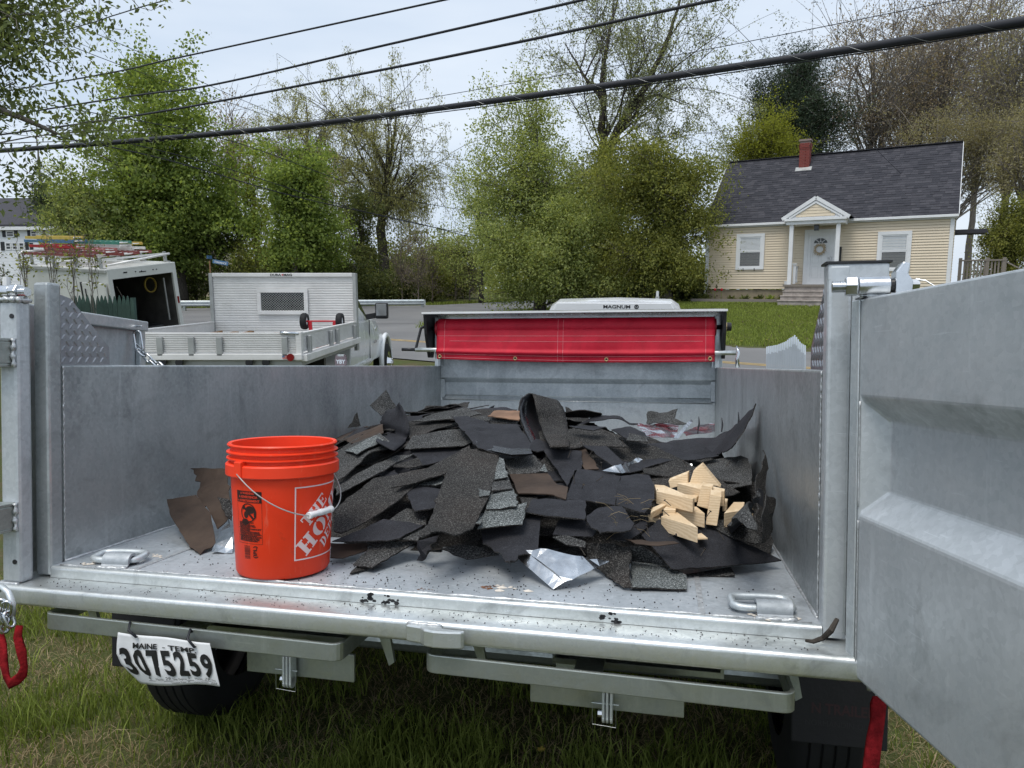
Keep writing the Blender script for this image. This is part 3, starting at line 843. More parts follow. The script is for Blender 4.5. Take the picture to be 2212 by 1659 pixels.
gtree('light_green_tree', 'loose light green tree behind the gap left of the bushes', 'tree', 1040, 48, [(1035,430,60,70,0),(1060,500,85,80,0),(1000,560,60,60,0)], tr=.14, nlimb=28, nsub=10, nleaf=18200, leaf=0.128, lm='leaf_bright', spread=1.0, seed=24)
gtree('yellow_leaved_tree', 'dense yellow-green tree behind the left end of the house roof', 'tree', 1630, 47, [(1630,310,75,50,0),(1590,360,60,55,0),(1680,340,40,40,0)], tr=.2, nlimb=30, nsub=11, nleaf=26000, leaf=0.120, lm='leaf_yellow', spread=.9, seed=25)
gtree('pine_tree', 'dark tall pine rising behind the brick chimney', 'tree', 1700, 56, [(1700,180,38,50,0),(1670,250,65,45,0),(1740,270,50,50,0),(1630,215,30,28,0)], tr=.3, nlimb=64, nsub=12, nleaf=59800, leaf=0.240, lm='leaf_pine', bark='bark_grey', spread=1.0, seed=26, rise=-.05, aspect=.25, start=.3)
# 12 bare reddish woods behind the house
for i, (u, d, cw, lab, lm_) in enumerate((
        (1860, 58, [(1850,160,110,110,0),(1800,260,80,80,0),(1900,280,80,80,0)], 'bare maple with reddish buds rising above the roof ridge', 'leaf_red'),
        (1990, 60, [(2000,150,110,115,0),(1960,270,90,80,0)], 'tall budding brown maple over the right half of the roof', 'leaf_red'),
        (2140, 52, [(2140,140,120,130,0),(2100,260,100,90,0),(2200,240,90,100,0)], 'tall brown budding tree at the right edge', 'leaf_brown'),
        (2075, 66, [(2080,100,100,90,0),(2060,220,90,90,0)], 'far bare tree between the two brown ones at right', 'leaf_red'),
        (1935, 72, [(1930,230,110,90,0)], 'distant greyish bare tree low behind the roof ridge', 'leaf_brown'))):
    gtree('bare_maple', lab, 'tree', u, d, cw, tr=.26, nlimb=36, nsub=17, nleaf=12000, leaf=.17, lm=lm_, bark='bark_grey', seed=30+i, twig=.020, spread=1.35, aspect=.5, limb_r=.4, rise=.6)
gtree('budding_tree', 'olive brown budding tree close behind the right end of the house', 'tree', 2010, 49, [(1990,300,110,45,0),(2080,320,90,60,0),(2150,350,90,80,0)], tr=.2, nlimb=36, nsub=13, nleaf=31200, leaf=0.112, lm='leaf_brown', bark='bark_grey', seed=40, spread=1.0)
gtree('leaning_tree', 'leaning bare trunked tree at the right edge beside the house', 'tree', 2190, 34, [(2160,380,60,70,0),(2200,300,80,90,0)], tr=.17, bark='bark_grey', nlimb=28, nsub=10, nleaf=9000, leaf=.11, lm='leaf_brown', seed=41, spread=.8, trunk=[(0.8,0,0),(.2,0,3),(-.4,0,5.5),(-.9,0,8)])
gtree('hemlock_tree', 'low dark green hemlock at the right edge beside the house', 'tree', 2170, 33, [(2160,530,65,50,0),(2180,470,55,50,0),(2150,590,70,30,0)], tr=.13, nlimb=40, nsub=11, nleaf=28600, leaf=0.096, lm='leaf_olive', seed=42, spread=.7, start=.1, rise=0)

# understory shrubs, each its own
und = [(480,46,470,640,70,'leaf_dark'),(560,45,540,650,60,'leaf_olive'),(620,44,560,650,55,'leaf_dark'),(700,45,520,650,55,'leaf_maple'),(760,46,560,655,60,'leaf_dark'),
       (820,48,600,655,50,'leaf_dark'),(880,50,560,655,60,'leaf_grey'),(940,52,540,655,60,'leaf_olive'),(1000,55,580,650,60,'leaf_dark'),(880,60,500,640,70,'leaf_olive'),(960,62,510,640,60,'leaf_bright'),
       (330,47,560,660,80,'leaf_maple'),(240,48,500,640,70,'leaf_maple'),(430,50,540,650,60,'leaf_dark'),(1330,37,600,660,70,'leaf_olive'),(1420,34,610,665,60,'leaf_dark'),(1500,34,600,655,40,'leaf_dark')]
ulab = ['dark shrub under the big maple\'s right side','olive shrub behind the left end of the guardrail','dark shrub behind the headboard of the flatbed','leafy maple sapling behind the flatbed headboard','dark evergreen shrub behind the flatbed cab',
        'dark low shrub behind the right part of the guardrail','grey twiggy shrub behind the guardrail end','olive shrub right of the guardrail end','dark shrub in the gap by the side road','tall olive shrub far behind the guardrail','light green far shrub in the sky gap',
        'green shrub at the foot of the big maple','green leafy shrub left of the big maple beside the white house','dark shrub right behind the maple trunk','olive shrub below the forked tree','dark shrub at the foot of the bushy tree','dark shrub next to the house corner']
for i, (u, d, v0, v1, ru, lm_) in enumerate(und):
    c = (v0+v1)/2
    gtree('shrub', ulab[i], 'shrub', u, d, [(u, c, ru, (v1-v0)*.62, 0), (u-ru*.4, c+20, ru*.7, (v1-v0)*.4, .5)], tr=.05, nlimb=26, nsub=9, nleaf=7500, leaf=.17, lm=lm_, seed=60+i, spread=.95, start=.05, twig=.012, bark='bark_grey', group='shrubs behind the guardrail and under the trees')
for i, (u, d) in enumerate(((905,47),(935,49),(870,48),(985,50),(1015,49))):
    gtree('bare_shrub', ['bare twiggy bush above the end of the guardrail','bare grey bush just right of the guardrail end','bare bush behind the guardrail right of the pickup mirror','bare tangled bush left of the side road','bare bush where the side road disappears'][i], 'shrub', u, d, [(u,580,34,75,0)], tr=.045, nlimb=24, nsub=11, nleaf=900, leaf=.1, lm='leaf_brown', bark='twig', seed=90+i, twig=.012, start=.05, rise=.8, spread=1.0)
# saplings in front of the box trailer
for i, (u, d, top, lab) in enumerate(((120,12.5,470,'leggy sapling growing in front of the white box trailer roof rack'),(165,12,480,'thin leafy sapling in front of the box trailer side'),(205,12.8,505,'bent sapling nearest the green picket fence'),(62,12,520,'small leafy sapling at the left edge above the trailer post'),(18,12.4,560,'dark leafy bush at the far left edge under the white house'))):
    gtree('sapling', lab, 'sapling', u, d, [(u+4,(top+600)/2,26,(600-top)*.55,0)], fill=0, tr=.016, nlimb=6, nsub=4, nleaf=150, leaf=.06, lm='leaf_olive' if i != 4 else 'leaf_dark', bark='bark_grey', seed=120+i, spread=.4, twig=.004, start=.2, rise=.6, clump=.6)

# far wood behind everything, read as one mass
r = np.random.default_rng(500); C = []
for i in range(150):
    u = r.uniform(380, 1700); d = r.uniform(72, 95); x, y = tpx(u, d); top = r.uniform(490, 580); h = zpx(top, d)-1.5
    n = 330; q = r.normal(size=(n, 3))*np.array([2.2, 2.0, h*.30]); q += np.array([x, y, 1.5+h*.45]); C.append(q[q[:, 2] < 1.5+h])
tag(link('far_wood', quad_mesh('far_wood', leaf_quads(np.concatenate(C), .38, r, .6), M['leaf_olive'])), 'far green wood closing the view behind the trees', 'wood', kind='stuff')
# ------------------------------------------------------------------ cream house
house = empty('cream_house', HM, 'small cream clapboard house with dark shingle roof and gabled porch', 'house')
HW, HE, HYR, HZR, HD = 9.57, 2.76, 3.8, 6.2, 7.6
gz0 = H_GR - H_O.z                               # ground below the siding
m = MB(); m.box((0.06, 0.06, gz0-0.4), (HW-0.06, HD-0.06, -0.03)); m.build('foundation', M['foundation'], house)
wall = MB()
wall.prism([(0.03,0.0),(HD-0.03,0.0),(HD-0.03,HE),(HYR,HZR-0.12),(0.03,HE)], 0, 0.03, HW-0.03)
wall.build('wall', M['siding'], house)
# siding boards: front wall, each course a board
NB = 25; bh = (HE-0.06)/NB
prof = [(0.02, 0.016), (-0.010, 0.014), (-0.026, 0.012), (-0.026, 0.024), (-0.004, bh+0.002), (0.02, bh+0.002)]
def board(x0, x1, name='siding_board'):
    mb_ = MB(); n = len(prof); mb_.add([Vector((x, y, z)) for x in (x0, x1) for (y, z) in prof], [(i, (i+1) % n, (i+1) % n+n, i+n) for i in range(n)]+[tuple(range(n)), tuple(range(2*n-1, n-1, -1))])
    return mb_.mesh(name, M['siding'])
bm_ = board(0.10, HW-0.10)
for k in range(NB): link('siding_board', bm_, house, Matrix.Translation((0, 0, k*bh)))
pr2 = board(0.0, HD-0.2)
for k in range(NB): link('siding_board', pr2, house, Matrix.Translation((HW+0.03, 0.10, k*bh)) @ Matrix.Rotation(math.pi/2, 4, 'Z'))
# corner trim, eave, gutter
for x in (-0.02, HW-0.12):
    m = MB(); m.box((x, -0.035, -0.02), (x+0.14, 0.09, HE-0.02)); m.build('corner_board', M['trim'], house)
m = MB(); m.box((-0.10, -0.10, HE-0.05), (HW+0.10, 0.02, HE+0.10)); m.build('fascia', M['trim'], house)
m = MB(); m.sweep([(-.06,0),(.02,0),(.06,.06),(.06,.10),(-.06,.10)], (HW+0.14, -0.165, HE+0.0), (-0.14, -0.165, HE+0.0)); m.build('gutter', M['trim'], house, bevel=.01)
m = MB(); m.tube([(0.02,-0.12,HE),(0.02,-0.09,HE-0.2),(0.02,-0.08,0.2),(0.0,-0.10,gz0+0.35),(-0.5,-0.5,gz0+0.12)], 0.045, 8); m.build('downspout', M['trim'], house, smooth=True)
# roof: deck, courses of shingles (those that show largest as single pieces)
roof = MB()
slope = (HZR-HE-0.12)/(HYR+0.12)
def rp(x, t, off=0.0):                          # point up the front slope
    n = Vector((0, -slope, 1)).normalized(); return Vector((x, -0.14+t*math.cos(math.atan(slope)), HE+0.11+t*math.sin(math.atan(slope))))+n*off
TL = (HYR+0.14)/math.cos(math.atan(slope))
xo0, xo1 = -0.13, HW+0.13
a_, b_ = rp(xo0, 0), rp(xo1, 0); c_, d_ = rp(xo1, TL), rp(xo0, TL)
e_, f_ = Vector((xo1, 2*HYR+0.14, HE+0.11)), Vector((xo0, 2*HYR+0.14, HE+0.11))
dn = Vector((0, 0, -0.10))
vs = [a_, b_, c_, d_, e_, f_]; vs2 = [p+dn for p in vs]
roof.add(vs+vs2, [(0,1,2,3),(3,2,4,5),(7,6,9,8),(8,9,11,10),(0,6,7,1),(1,7,8,2),(3,9,6,0),(2,8,10,4),(5,11,9,3),(4,10,11,5)])
roof_o = roof.build('roof', M['roof'], house)
m = MB(); m.bar(c_+Vector((0,0,.015)), d_+Vector((0,0,.015)), .26, .03); m.build('ridge_cap', M['roof'], roof_o)
for x in (xo0-0.012, xo1+0.012):
    m = MB(); m.bar(rp(x, 0, -.06), rp(x, TL, -.06), .02, .14, up=(0,-slope,1)); m.bar(rp(x, TL, -.06), Vector((x, 2*HYR+.14, HE+.05)), .02, .14); m.build('rake_board', M['trim'], roof_o)
NC = 30; ch = TL/NC
ang = math.atan(slope)
RM = Matrix.Rotation(ang, 4, 'X')
def shingle_mesh(w, th):
    mb_ = MB(); mb_.add([Vector(p) for p in ((0,0,.002),(w,0,.002),(w,ch*1.3,.001),(0,ch*1.3,.001),(0,0,th),(w,0,th),(w,ch*1.3,.003),(0,ch*1.3,.003))], [(4,5,6,7),(0,4,7,3),(1,2,6,5),(0,1,5,4),(2,3,7,6)])
    return mb_
R = random.Random(5)
sizes = [(w, shingle_mesh(w-0.008, th).mesh('roof_shingle', M['roof'])) for w in (0.16, 0.22, 0.28, 0.34) for th in (0.012, 0.020)]
rest = MB(); cnt = 0
for k in range(NC):
    x = xo0+R.uniform(0, .02)
    while x < xo1-0.05:
        w, me_ = R.choice(sizes); w = min(w, xo1-x)
        p = rp(x, k*ch, 0.0)
        mt = Matrix.Translation(p) @ RM
        big = (k >= 4) and 1.0 < x < HW-0.3 and R.random() < 0.34
        if cnt < 300 and big and x+w < xo1-.01:
            link('roof_shingle', me_, roof_o, mt); cnt += 1
        else:
            q = shingle_mesh(w-0.008, R.choice((.010, .013, .02))); rest.add([mt @ Vector(v_) for v_ in q.v], q.f)
        x += w
tag(rest.build('roof_shingles', M['roof'], roof_o, fix=False), kind='stuff')
# chimney
ch_ = empty('chimney'); ch_.parent = house
cx, cy, cz0, cz1, cw, cd = 3.30, 3.0, 4.6, 6.78, 0.42, 0.42
m = MB(); m.box((cx, cy, cz0), (cx+cw, cy+cd, cz1)); m.build('core', M['mortar'], ch_)
bl, bh2 = 0.20, 0.068
def brick_me(l, d): 
    mb_ = MB(); mb_.box((0,0,0),(l,d,.056)); return mb_.mesh('brick', M['brick'])
bA = brick_me(.176, .02); bB = brick_me(.085, .02)
nc = int((cz1-cz0-0.10)/bh2)
for k in range(8, nc):
    z = cz0+k*bh2+.006; out = .016
    if k >= nc-3: out = .045
    if k == nc-4: out = .03
    for face in (0, 1, 3):
        xs = [0.0, .188, .33] if k % 2 else [0.0, .094, .240]
        for i, xx in enumerate(xs):
            me_ = bB if ((k % 2 == 0 and i == 0) or (k % 2 and i == 2)) else bA
            if face == 0: mt = Matrix.Translation((cx+xx, cy-out, z))
            elif face == 1: mt = Matrix.Translation((cx+cw+out, cy+xx, z)) @ Matrix.Rotation(math.pi/2, 4, 'Z')
            else: mt = Matrix.Translation((cx-out+.02, cy+xx, z)) @ Matrix.Rotation(math.pi/2, 4, 'Z')
            link('brick', me_, ch_, mt)
m = MB(); m.box((cx-.05, cy-.05, cz1-.05), (cx+cw+.05, cy+cd+.05, cz1+.03)); m.build('cap', M['mortar'], ch_)
m = MB(); m.box((cx-.05, cy-.06, cz0+.66), (cx+cw+.05, cy+cd, cz0+.86)); m.bar(rp(cx-.14, (cy+.06)/math.cos(ang), .02), rp(cx+cw+.14, (cy+.06)/math.cos(ang), .02), .3, .02, up=(0,-slope,1)); m.build('flashing', M['alu_dark'], ch_)

def window(px, z0, z1, w, parent, fn=None):
    e = empty('window'); e.parent = parent; e.matrix_local = Matrix.Translation((px, 0, 0))
    t = .13
    for nm, lo, hi in (('casing',(0,-.075,z1-t),(w,-.012,z1)),('casing',(0,-.075,z0),(w,-.012,z0+.10)),('casing',(0,-.075,z0+.10),(t,-.012,z1-t)),('casing',(w-t,-.075,z0+.10),(w,-.012,z1-t))):
        m_ = MB(); m_.box(lo, hi); m_.build(nm, M['trim'], e)
    zm = (z0+z1)/2+.02
    m_ = MB(); m_.box((t, -.0195, z0+.10), (w-t, -.0165, z1-t)); m_.build('dark_room', M['glass_dark'], e)
    for (a, b, dy) in ((zm, z1-t, -.046), (z0+.10, zm, -.040)):
        m_ = MB(); s_ = .05
        m_.box((t, dy-.012, a), (w-t, dy+.012, a+s_)); m_.box((t, dy-.012, b-s_), (w-t, dy+.012, b)); m_.box((t, dy-.012, a+s_), (t+s_, dy+.012, b-s_)); m_.box((w-t-s_, dy-.012, a+s_), (w-t, dy+.012, b-s_))
        so = m_.build('sash', M['trim'], e)
        m_ = MB(); m_.box((t+s_, dy-.004, a+s_), (w-t-s_, dy, b-s_)); m_.build('pane', M['window_glass'] if a == zm else M['screen'], e)
    mb_ = MB(); mb_.box((t+.02, -.028, 0), (w-t-.02, -.022, .046), Matrix.Rotation(.0, 4, 'X')); sl = mb_.mesh('blind_slat', M['blind'])
    k = 0
    z = z0+.16
    while z < z1-t-.05:
        link('blind_slat', sl, e, Matrix.Translation((0, 0, z))); z += .055; k += 1
    return e
# dark insect screen over the lower sash
t = NT('window_screen'); M['screen'] = t.bsdf((0.12, 0.125, 0.13), 0.3, 0, None, 0.6); 
_mx = t.n.new('ShaderNodeMixShader'); _tr = t.n.new('ShaderNodeBsdfTransparent'); _mx.inputs[0].default_value = 0.36
t.l.new(_tr.outputs[0], _mx.inputs[1]); t.l.new(t.b.outputs[0], _mx.inputs[2]); t.l.new(_mx.outputs[0], t.out.inputs['Surface'])
m = MB(); m.box((1.5, -.010, 1.0), (2.4, -.0085, 2.3)); 
window(1.34, .86, 2.42, 1.21, house)
window(6.97, .72, 2.30, 1.21, house)
for bx_ in (1.68, 2.16, 7.3, 7.78):
    m = MB(); m.bar((bx_, -.06, .80), (bx_, -.075, .92), .03, .02); m.build('hook', M['black_metal'], house)
# door with storm door, fan light and wreath
door = empty('front_door'); door.parent = house; door.location.y = -.020; DX, DZ, DW, DH = 4.36, .25, .93, 2.08
for nm, lo, hi in (('casing',(DX-.17,-.07,DZ-.06),(DX-.02,-.015,DZ+DH+.16)),('casing',(DX+DW+.02,-.07,DZ-.06),(DX+DW+.17,-.015,DZ+DH+.16)),('casing',(DX-.02,-.07,DZ+DH+.02),(DX+DW+.02,-.015,DZ+DH+.16)),('threshold',(DX-.02,-.09,DZ-.06),(DX+DW+.02,-.015,DZ))):
    m = MB(); m.box(lo, hi); m.build(nm, M['trim'], door)
for nm, lo, hi in (('storm_frame',(DX-.02,-.05,DZ),(DX+.09,-.02,DZ+DH+.02)),('storm_frame',(DX+DW-.09,-.05,DZ),(DX+DW+.02,-.02,DZ+DH+.02)),('storm_frame',(DX+.09,-.05,DZ),(DX+DW-.09,-.02,DZ+.12)),('storm_frame',(DX+.09,-.05,DZ+DH-.08),(DX+DW-.09,-.02,DZ+DH+.02))):
    m = MB(); m.box(lo, hi); m.build(nm, M['trim'], door)
m = MB(); m.box((DX+.09,-.018,DZ+.12),(DX+DW-.09,-.016,DZ+DH-.08)); slab = m.build('slab', M['door_paint'] if 'door_paint' in M else M['trim'], door)
for (a, b, c, d) in ((.16,.42,.22,.72),(.52,.78,.22,.72),(.16,.42,.84,1.3),(.52,.78,.84,1.3)):
    m = MB()
    for lo, hi in (((a,b),(c,c+.015)),((a,b),(d-.015,d)),((a,a+.015),(c,d)),((b-.015,b),(c,d))):
        m.box((DX+lo[0], -.024, DZ+hi[0]), (DX+lo[1], -.0182, DZ+hi[1]))
    m.build('panel_moulding', M['blind'], door)
fc = Vector((DX+DW/2, -.026, DZ+1.66))
m = MB(); pts = [fc]+[fc+Vector((math.cos(a)*.27, 0, math.sin(a)*.22)) for a in np.linspace(0, math.pi, 15)]
m.add(pts, [(0, i, i+1) for i in range(1, 15)]); m.build('fan_light', M['glass_dark'], door, fix=False)
m = MB()
for a in np.linspace(0, math.pi, 5): m.bar(fc+Vector((math.cos(a)*.07,-.006,math.sin(a)*.06)), fc+Vector((math.cos(a)*.28,-.006,math.sin(a)*.23)), .02, .008, up=(0,1,0))
m.tube([fc+Vector((math.cos(a)*.28,-.006,math.sin(a)*.23)) for a in np.linspace(0, math.pi, 13)], .013, 5); m.tube([fc+Vector((math.cos(a)*.08,-.006,math.sin(a)*.07)) for a in np.linspace(0, math.pi, 9)], .010, 5)
m.bar(fc+Vector((-.3,-.006,-.01)), fc+Vector((.3,-.006,-.01)), .03, .01, up=(0,1,0)); m.build('fan_muntins', M['trim'], door, fix=False)
m = MB(); m.tube([(DX+DW-.05,-.055,DZ+.92),(DX+DW-.05,-.10,DZ+.95),(DX+DW-.05,-.10,DZ+1.1),(DX+DW-.05,-.055,DZ+1.12)], .014, 6); m.tube([(DX+DW-.05,-.09,DZ+1.04),(DX+DW-.15,-.10,DZ+1.04)], .010, 6); m.build('handle', M['steel'], door)
wre = empty('wreath', HM @ Matrix.Translation((DX+DW/2-.02, -.095, DZ+1.42)), 'dried straw wreath hanging on the white front door', 'wreath')
m = MB(); m.tube([(.17*math.cos(a), 0, .17*math.sin(a)) for a in np.linspace(0, 2*math.pi, 17)[:-1]], .03, 6, closed=True); m.build('ring', M['wreath'], wre)
m = MB()
for k in range(130):
    a = R.uniform(0, 6.28); r0 = .17+R.uniform(-.03, .03); d = Vector((math.cos(a+R.uniform(-1,1)), -R.uniform(.1,.6), math.sin(a+R.uniform(-1,1))))*R.uniform(.05, .11)
    p = Vector((r0*math.cos(a), -.02, r0*math.sin(a))); w_ = Vector((-d.z, 0, d.x)).normalized()*.012
    m.add([p, p+d*.6+w_, p+d, p+d*.6-w_], [(0,1,2,3)])
m.build('straw', M['wreath'], wre, fix=False)
m = MB(); m.box((DX+DW+.22, -.08, DZ+.88), (DX+DW+.36, -.02, DZ+1.5)); m.build('mailbox', M['black_metal'], house, bevel=.01)
# porch
porch = empty('porch'); porch.parent = house
PX0, PX1, PY = 3.66, 5.78, -1.15
for x in (PX0+.08, PX1-.26):
    m = MB(); m.box((x, PY+.05, .02), (x+.15, PY+.20, 2.66)); m.build('post', M['trim'], porch)
for x in (PX0+.25, PX1-.02):
    m = MB(); m.box((x, PY+.35, .22), (x+.10, PY+.45, 1.02)); m.box((x-.03, PY+.32, 1.02), (x+.13, PY+.48, 1.07)); m.build('newel', M['trim'], porch)
for x in (PX0+.28, PX1+.02):
    m = MB(); m.box((x, PY+.5, .92), (x+.05, -.04, .97)); m.box((x, PY+.5, .28), (x+.05, -.04, .33))
    for k in range(6): m.box((x+.01, PY+.55+k*.09, .33), (x+.04, PY+.59+k*.09, .92))
    m.build('railing', M['trim'], porch)
m = MB(); m.box((PX0-.05, PY-.02, 2.64), (PX1+.05, -.12, 2.80)); m.build('beam', M['trim'], porch)
m = MB(); m.prism([(PX0-.12, 2.80),(PX1+.12, 2.80),(PX1+.12, 2.87),((PX0+PX1)/2, 3.62),(PX0-.12, 2.87)], 1, PY-.03, .5); pd = m.build('gable', M['trim'], porch)
apx = (PX0+PX1)/2
for k in range(4):
    zz = 2.93+k*.12; hw_ = (3.46-zz)/(3.46-2.90)*.78
    m = MB(); m.prism([(PY-.045, zz),(PY-.052, zz+.01),(PY-.04, zz+.118),(PY-.03, zz+.118),(PY-.03, zz)], 0, apx-hw_, apx+hw_); m.build('gable_board', M['siding'], porch)
for sgn in (-1, 1):
    m = MB(); m.bar((apx+sgn*1.28, PY-.06, 2.86), (apx, PY-.06, 3.68), .06, .14, up=(0,0,1)); m.bar((apx+sgn*1.0, PY-.055, 2.90), (apx, PY-.055, 3.50), .04, .07); m.build('rake_trim', M['trim'], porch)
    m = MB(); a0, a1 = Vector((apx+sgn*1.34, 0, 2.89)), Vector((apx, 0, 3.74))
    m.add([Vector((a0.x,PY-.08,a0.z)),Vector((a1.x,PY-.08,a1.z)),Vector((a1.x,1.1,a1.z)),Vector((a0.x,.3,a0.z)),Vector((a0.x,PY-.08,a0.z+.03)),Vector((a1.x,PY-.08,a1.z+.03)),Vector((a1.x,1.1,a1.z+.03)),Vector((a0.x,.3,a0.z+.03))], [(0,1,2,3),(4,5,6,7),(0,1,5,4),(1,2,6,5),(2,3,7,6),(3,0,4,7)]); m.build('porch_roof', M['roof'], porch)
m = MB(); m.box((PX0-.12, PY-.10, 2.78), (PX1+.12, PY-.02, 2.88)); m.build('cornice', M['trim'], porch)
m = MB(); m.box((apx-.09, PY+.45, 2.40), (apx+.09, PY+.62, 2.63)); m.build('porch_lantern', M['glass_dark'], porch)
m = MB(); m.box((PX0-.06, PY-.04, .10), (PX1+.06, -.02, .19)); m.build('deck', M['wood_old'], porch)
m = MB(); m.box((PX0, PY+.02, gz0-.1), (PX1, -.02, .10)); m.build('porch_base', M['steps'], porch)
for k in range(3):
    zt = .10-.19*(k+1)+.02; yy = PY-.30*(k+1)
    m = MB(); m.box((PX0-.04*k-.02, yy-.03, zt-.05), (PX1+.04*k+.02, yy+.32, zt)); m.build('tread', M['steps'], porch, bevel=.012)
    m = MB(); m.box((PX0-.04*k, yy+.0, zt-.30), (PX1+.04*k, yy+.30, zt-.05)); m.build('riser', M['steps'], porch)
m = MB(); m.box((PX0-.20, -.10, .14), (PX0-.06, -.03, .34)); m.build('outlet_box', M['trim'], house)
# side awning, deck and rail on the right of the house
m = MB(); m.box((HW+.05, 1.2, 2.28), (HW+1.15, 3.4, 2.36)); m.box((HW+.05, 1.15, 2.20), (HW+1.18, 1.22, 2.28)); m.build('side_awning', M['roof'], house)
sd = empty('side_deck', HM @ Matrix.Translation((HW+.2, 1.5, gz0)), 'weathered wooden deck with slatted railing right of the house', 'deck')
m = MB(); m.box((0, 0, .75), (2.4, 2.5, .85)); m.build('deck_floor', M['wood_old'], sd)
for x in (.08, 1.0, 1.55):
    m = MB(); m.box((x, -.05, 0), (x+.12, .07, 1.85)); m.build('post', M['wood_old'], sd)
bal = MB(); bal.box((0,0,0),(.06,.03,.85)); bme = bal.mesh('baluster', M['wood_old'])
for k in range(14): link('baluster', bme, sd, Matrix.Translation((.14+k*.115, -.02, .90)))
m = MB(); m.box((.08,-.06,1.72),(1.7,.06,1.78)); m.bar((1.6,0,1.72),(2.9,0,.95),.09,.05); m.build('rail', M['wood_old'], sd)
# planting bed with timber edge and plants
bed = empty('planting_bed', HM @ Matrix.Translation((-.35, -1.0, gz0)), 'timber edged planting bed below the left house window', 'planting bed')
m = MB(); m.box((0,0,-.1),(3.9,.09,.18)); m.box((0,.09,-.1),(.09,.9,.18)); m.build('timber_edge', M['wood_old'], bed)
m = MB(); m.box((.09,.09,-.1),(3.9,.95,.12)); m.build('soil', M['soil'], bed)
def leafy(name, label, x, y, n, L, W_, mat, seed):
    r = random.Random(seed); e = empty(name, HM @ Matrix.Translation((x, y, gz0+.1)), label, 'plant', 'plants in the house bed')
    mb_ = MB()
    for k in range(n):
        a = r.uniform(0, 6.28); l = L*r.uniform(.6, 1.2); el = r.uniform(.4, 1.2); d = Vector((math.cos(a)*math.cos(el), math.sin(a)*math.cos(el), math.sin(el)))*l
        s_ = Vector((-math.sin(a), math.cos(a), 0))*W_*l; b_ = Vector((r.uniform(-.08,.08), r.uniform(-.08,.08), 0)); q = b_+d; tip = b_+d*1.35; tip.z -= l*.15
        mb_.add([b_, b_+d*.55+s_, tip, b_+d*.55-s_], [(0,1,2,3)])
    mb_.build('foliage', mat, e, fix=False); return e
for i, (x, y, n, L, W_, mt, lab) in enumerate(((.1,-.55,60,.30,.18,'leaf_grey','striped hosta at the left end of the house bed'),(1.35,-.55,50,.22,.25,'leaf_dark','low green plant beside the striped hosta'),(1.9,-.6,60,.28,.15,'leaf_grey','pale hosta below the left house window'),(2.5,-.55,55,.26,.2,'leaf_dark','dark hosta right of the pale one'),(3.0,-.6,60,.26,.2,'leaf_maple','green hosta near the porch steps'),(3.4,-.5,40,.22,.2,'leaf_dark','dark plant against the porch steps'),(-.2,-.5,70,.36,.2,'leaf_dark','dark bush at the house corner by the downspout'))):
    leafy('hosta' if i else 'hosta', lab, x, y, n, L, W_, M[mt], i)
for i, x in enumerate((.55, .85)):
    e = empty('tulip', HM @ Matrix.Translation((x, -.45, gz0+.1)), ['left red tulip in the house bed', 'right red tulip in the house bed'][i], 'flower')
    MB().tube([(0,0,0),(.01,0,.2),(.02,0,.42)], .012, 5).build('stem', M['grass'], e)
    MB().lathe([(.01,0),(.05,.03),(.055,.07),(.04,.11),(.015,.13)], 8, Matrix.Translation((.02,0,.42))).build('bloom', M['red_paint'], e, smooth=True)
# plank fence left of the house
fe = empty('plank_fence', HM @ Matrix.Translation((-3.6, 1.2, gz0)), 'dark weathered plank fence between the bushes and the house', 'fence')
pk = MB(); pk.box((0,0,0),(.13,.02,1.3)); pkm = pk.mesh('plank', M['wood_old'])
for k in range(24): link('plank', pkm, fe, Matrix.Translation((k*.145, 0, 0)))
m = MB(); m.box((0,.021,.3),(3.5,.06,.4)); m.box((0,.021,1.0),(3.5,.06,1.1)); m.build('rail', M['wood_old'], fe)

# ------------------------------------------------------------------ far white house with shutters
WX, WY = tpx(95, 62); WG = zpx(640, 62)
wh = empty('white_house', Matrix.Translation((WX, WY, WG)) @ Matrix.Rotation(rad(-4), 4, 'Z'), 'far white clapboard house with black shutters and brick chimney at the left edge', 'house')
k62 = 62/1534
def wz(v): return zpx(v, 62)-WG
def wx(u): return (u-95)*k62
m = MB(); m.prism([(0,0),(9,0),(9,wz(494)),(4.5,wz(425)),(0,wz(494))], 0, wx(-160), wx(150)); m.build('wall', M['white_siding'], wh)
wbm = MB(); bh_ = .13
wbm.prism([(0,0),(-.022,0),(-.004,bh_),(0,bh_)], 0, wx(-160)+.02, wx(150)-.02); wme = wbm.mesh('clapboard', M['white_siding'])
for k in range(int(wz(494)/bh_)): link('clapboard', wme, wh, Matrix.Translation((0, -.002, k*bh_)))
m = MB(); p = [Vector((x, y, z)) for x in (wx(-165), wx(156)) for (y, z) in ((-.35, wz(494)), (4.5, wz(424)), (4.5, wz(424)+.18), (-.35, wz(494)+.18))]
m.add(p, [(0,1,2,3),(4,5,6,7),(0,1,5,4),(1,2,6,5),(2,3,7,6),(3,0,4,7)]); m.build('roof', M['roof'], wh)
m = MB(); m.box((wx(-165), -.38, wz(494)-.28), (wx(154), -.03, wz(494))); m.build('cornice', M['trim'], wh)
wc = empty('chimney'); wc.parent = wh
m = MB(); m.box((wx(47), 3.6, wz(470)), (wx(58), 4.2, wz(427))); m.build('core', M['mortar'], wc)
for k in range(22):
    z = wz(470)+k*.079
    for i in range(2): 
        m = MB(); m.box((wx(47)-.01+i*.23+(.06 if k % 2 else 0), 3.575, z), (wx(47)+.20+i*.23+(.06 if k % 2 else 0), 3.60, z+.066)) if k == 0 and i == 0 else None
        if k == 0 and i == 0: wbk = m.mesh('brick', M['brick'])
        link('brick', wbk, wc, Matrix.Translation((i*.225+(.03 if k % 2 else -.02), 0, k*.079)))
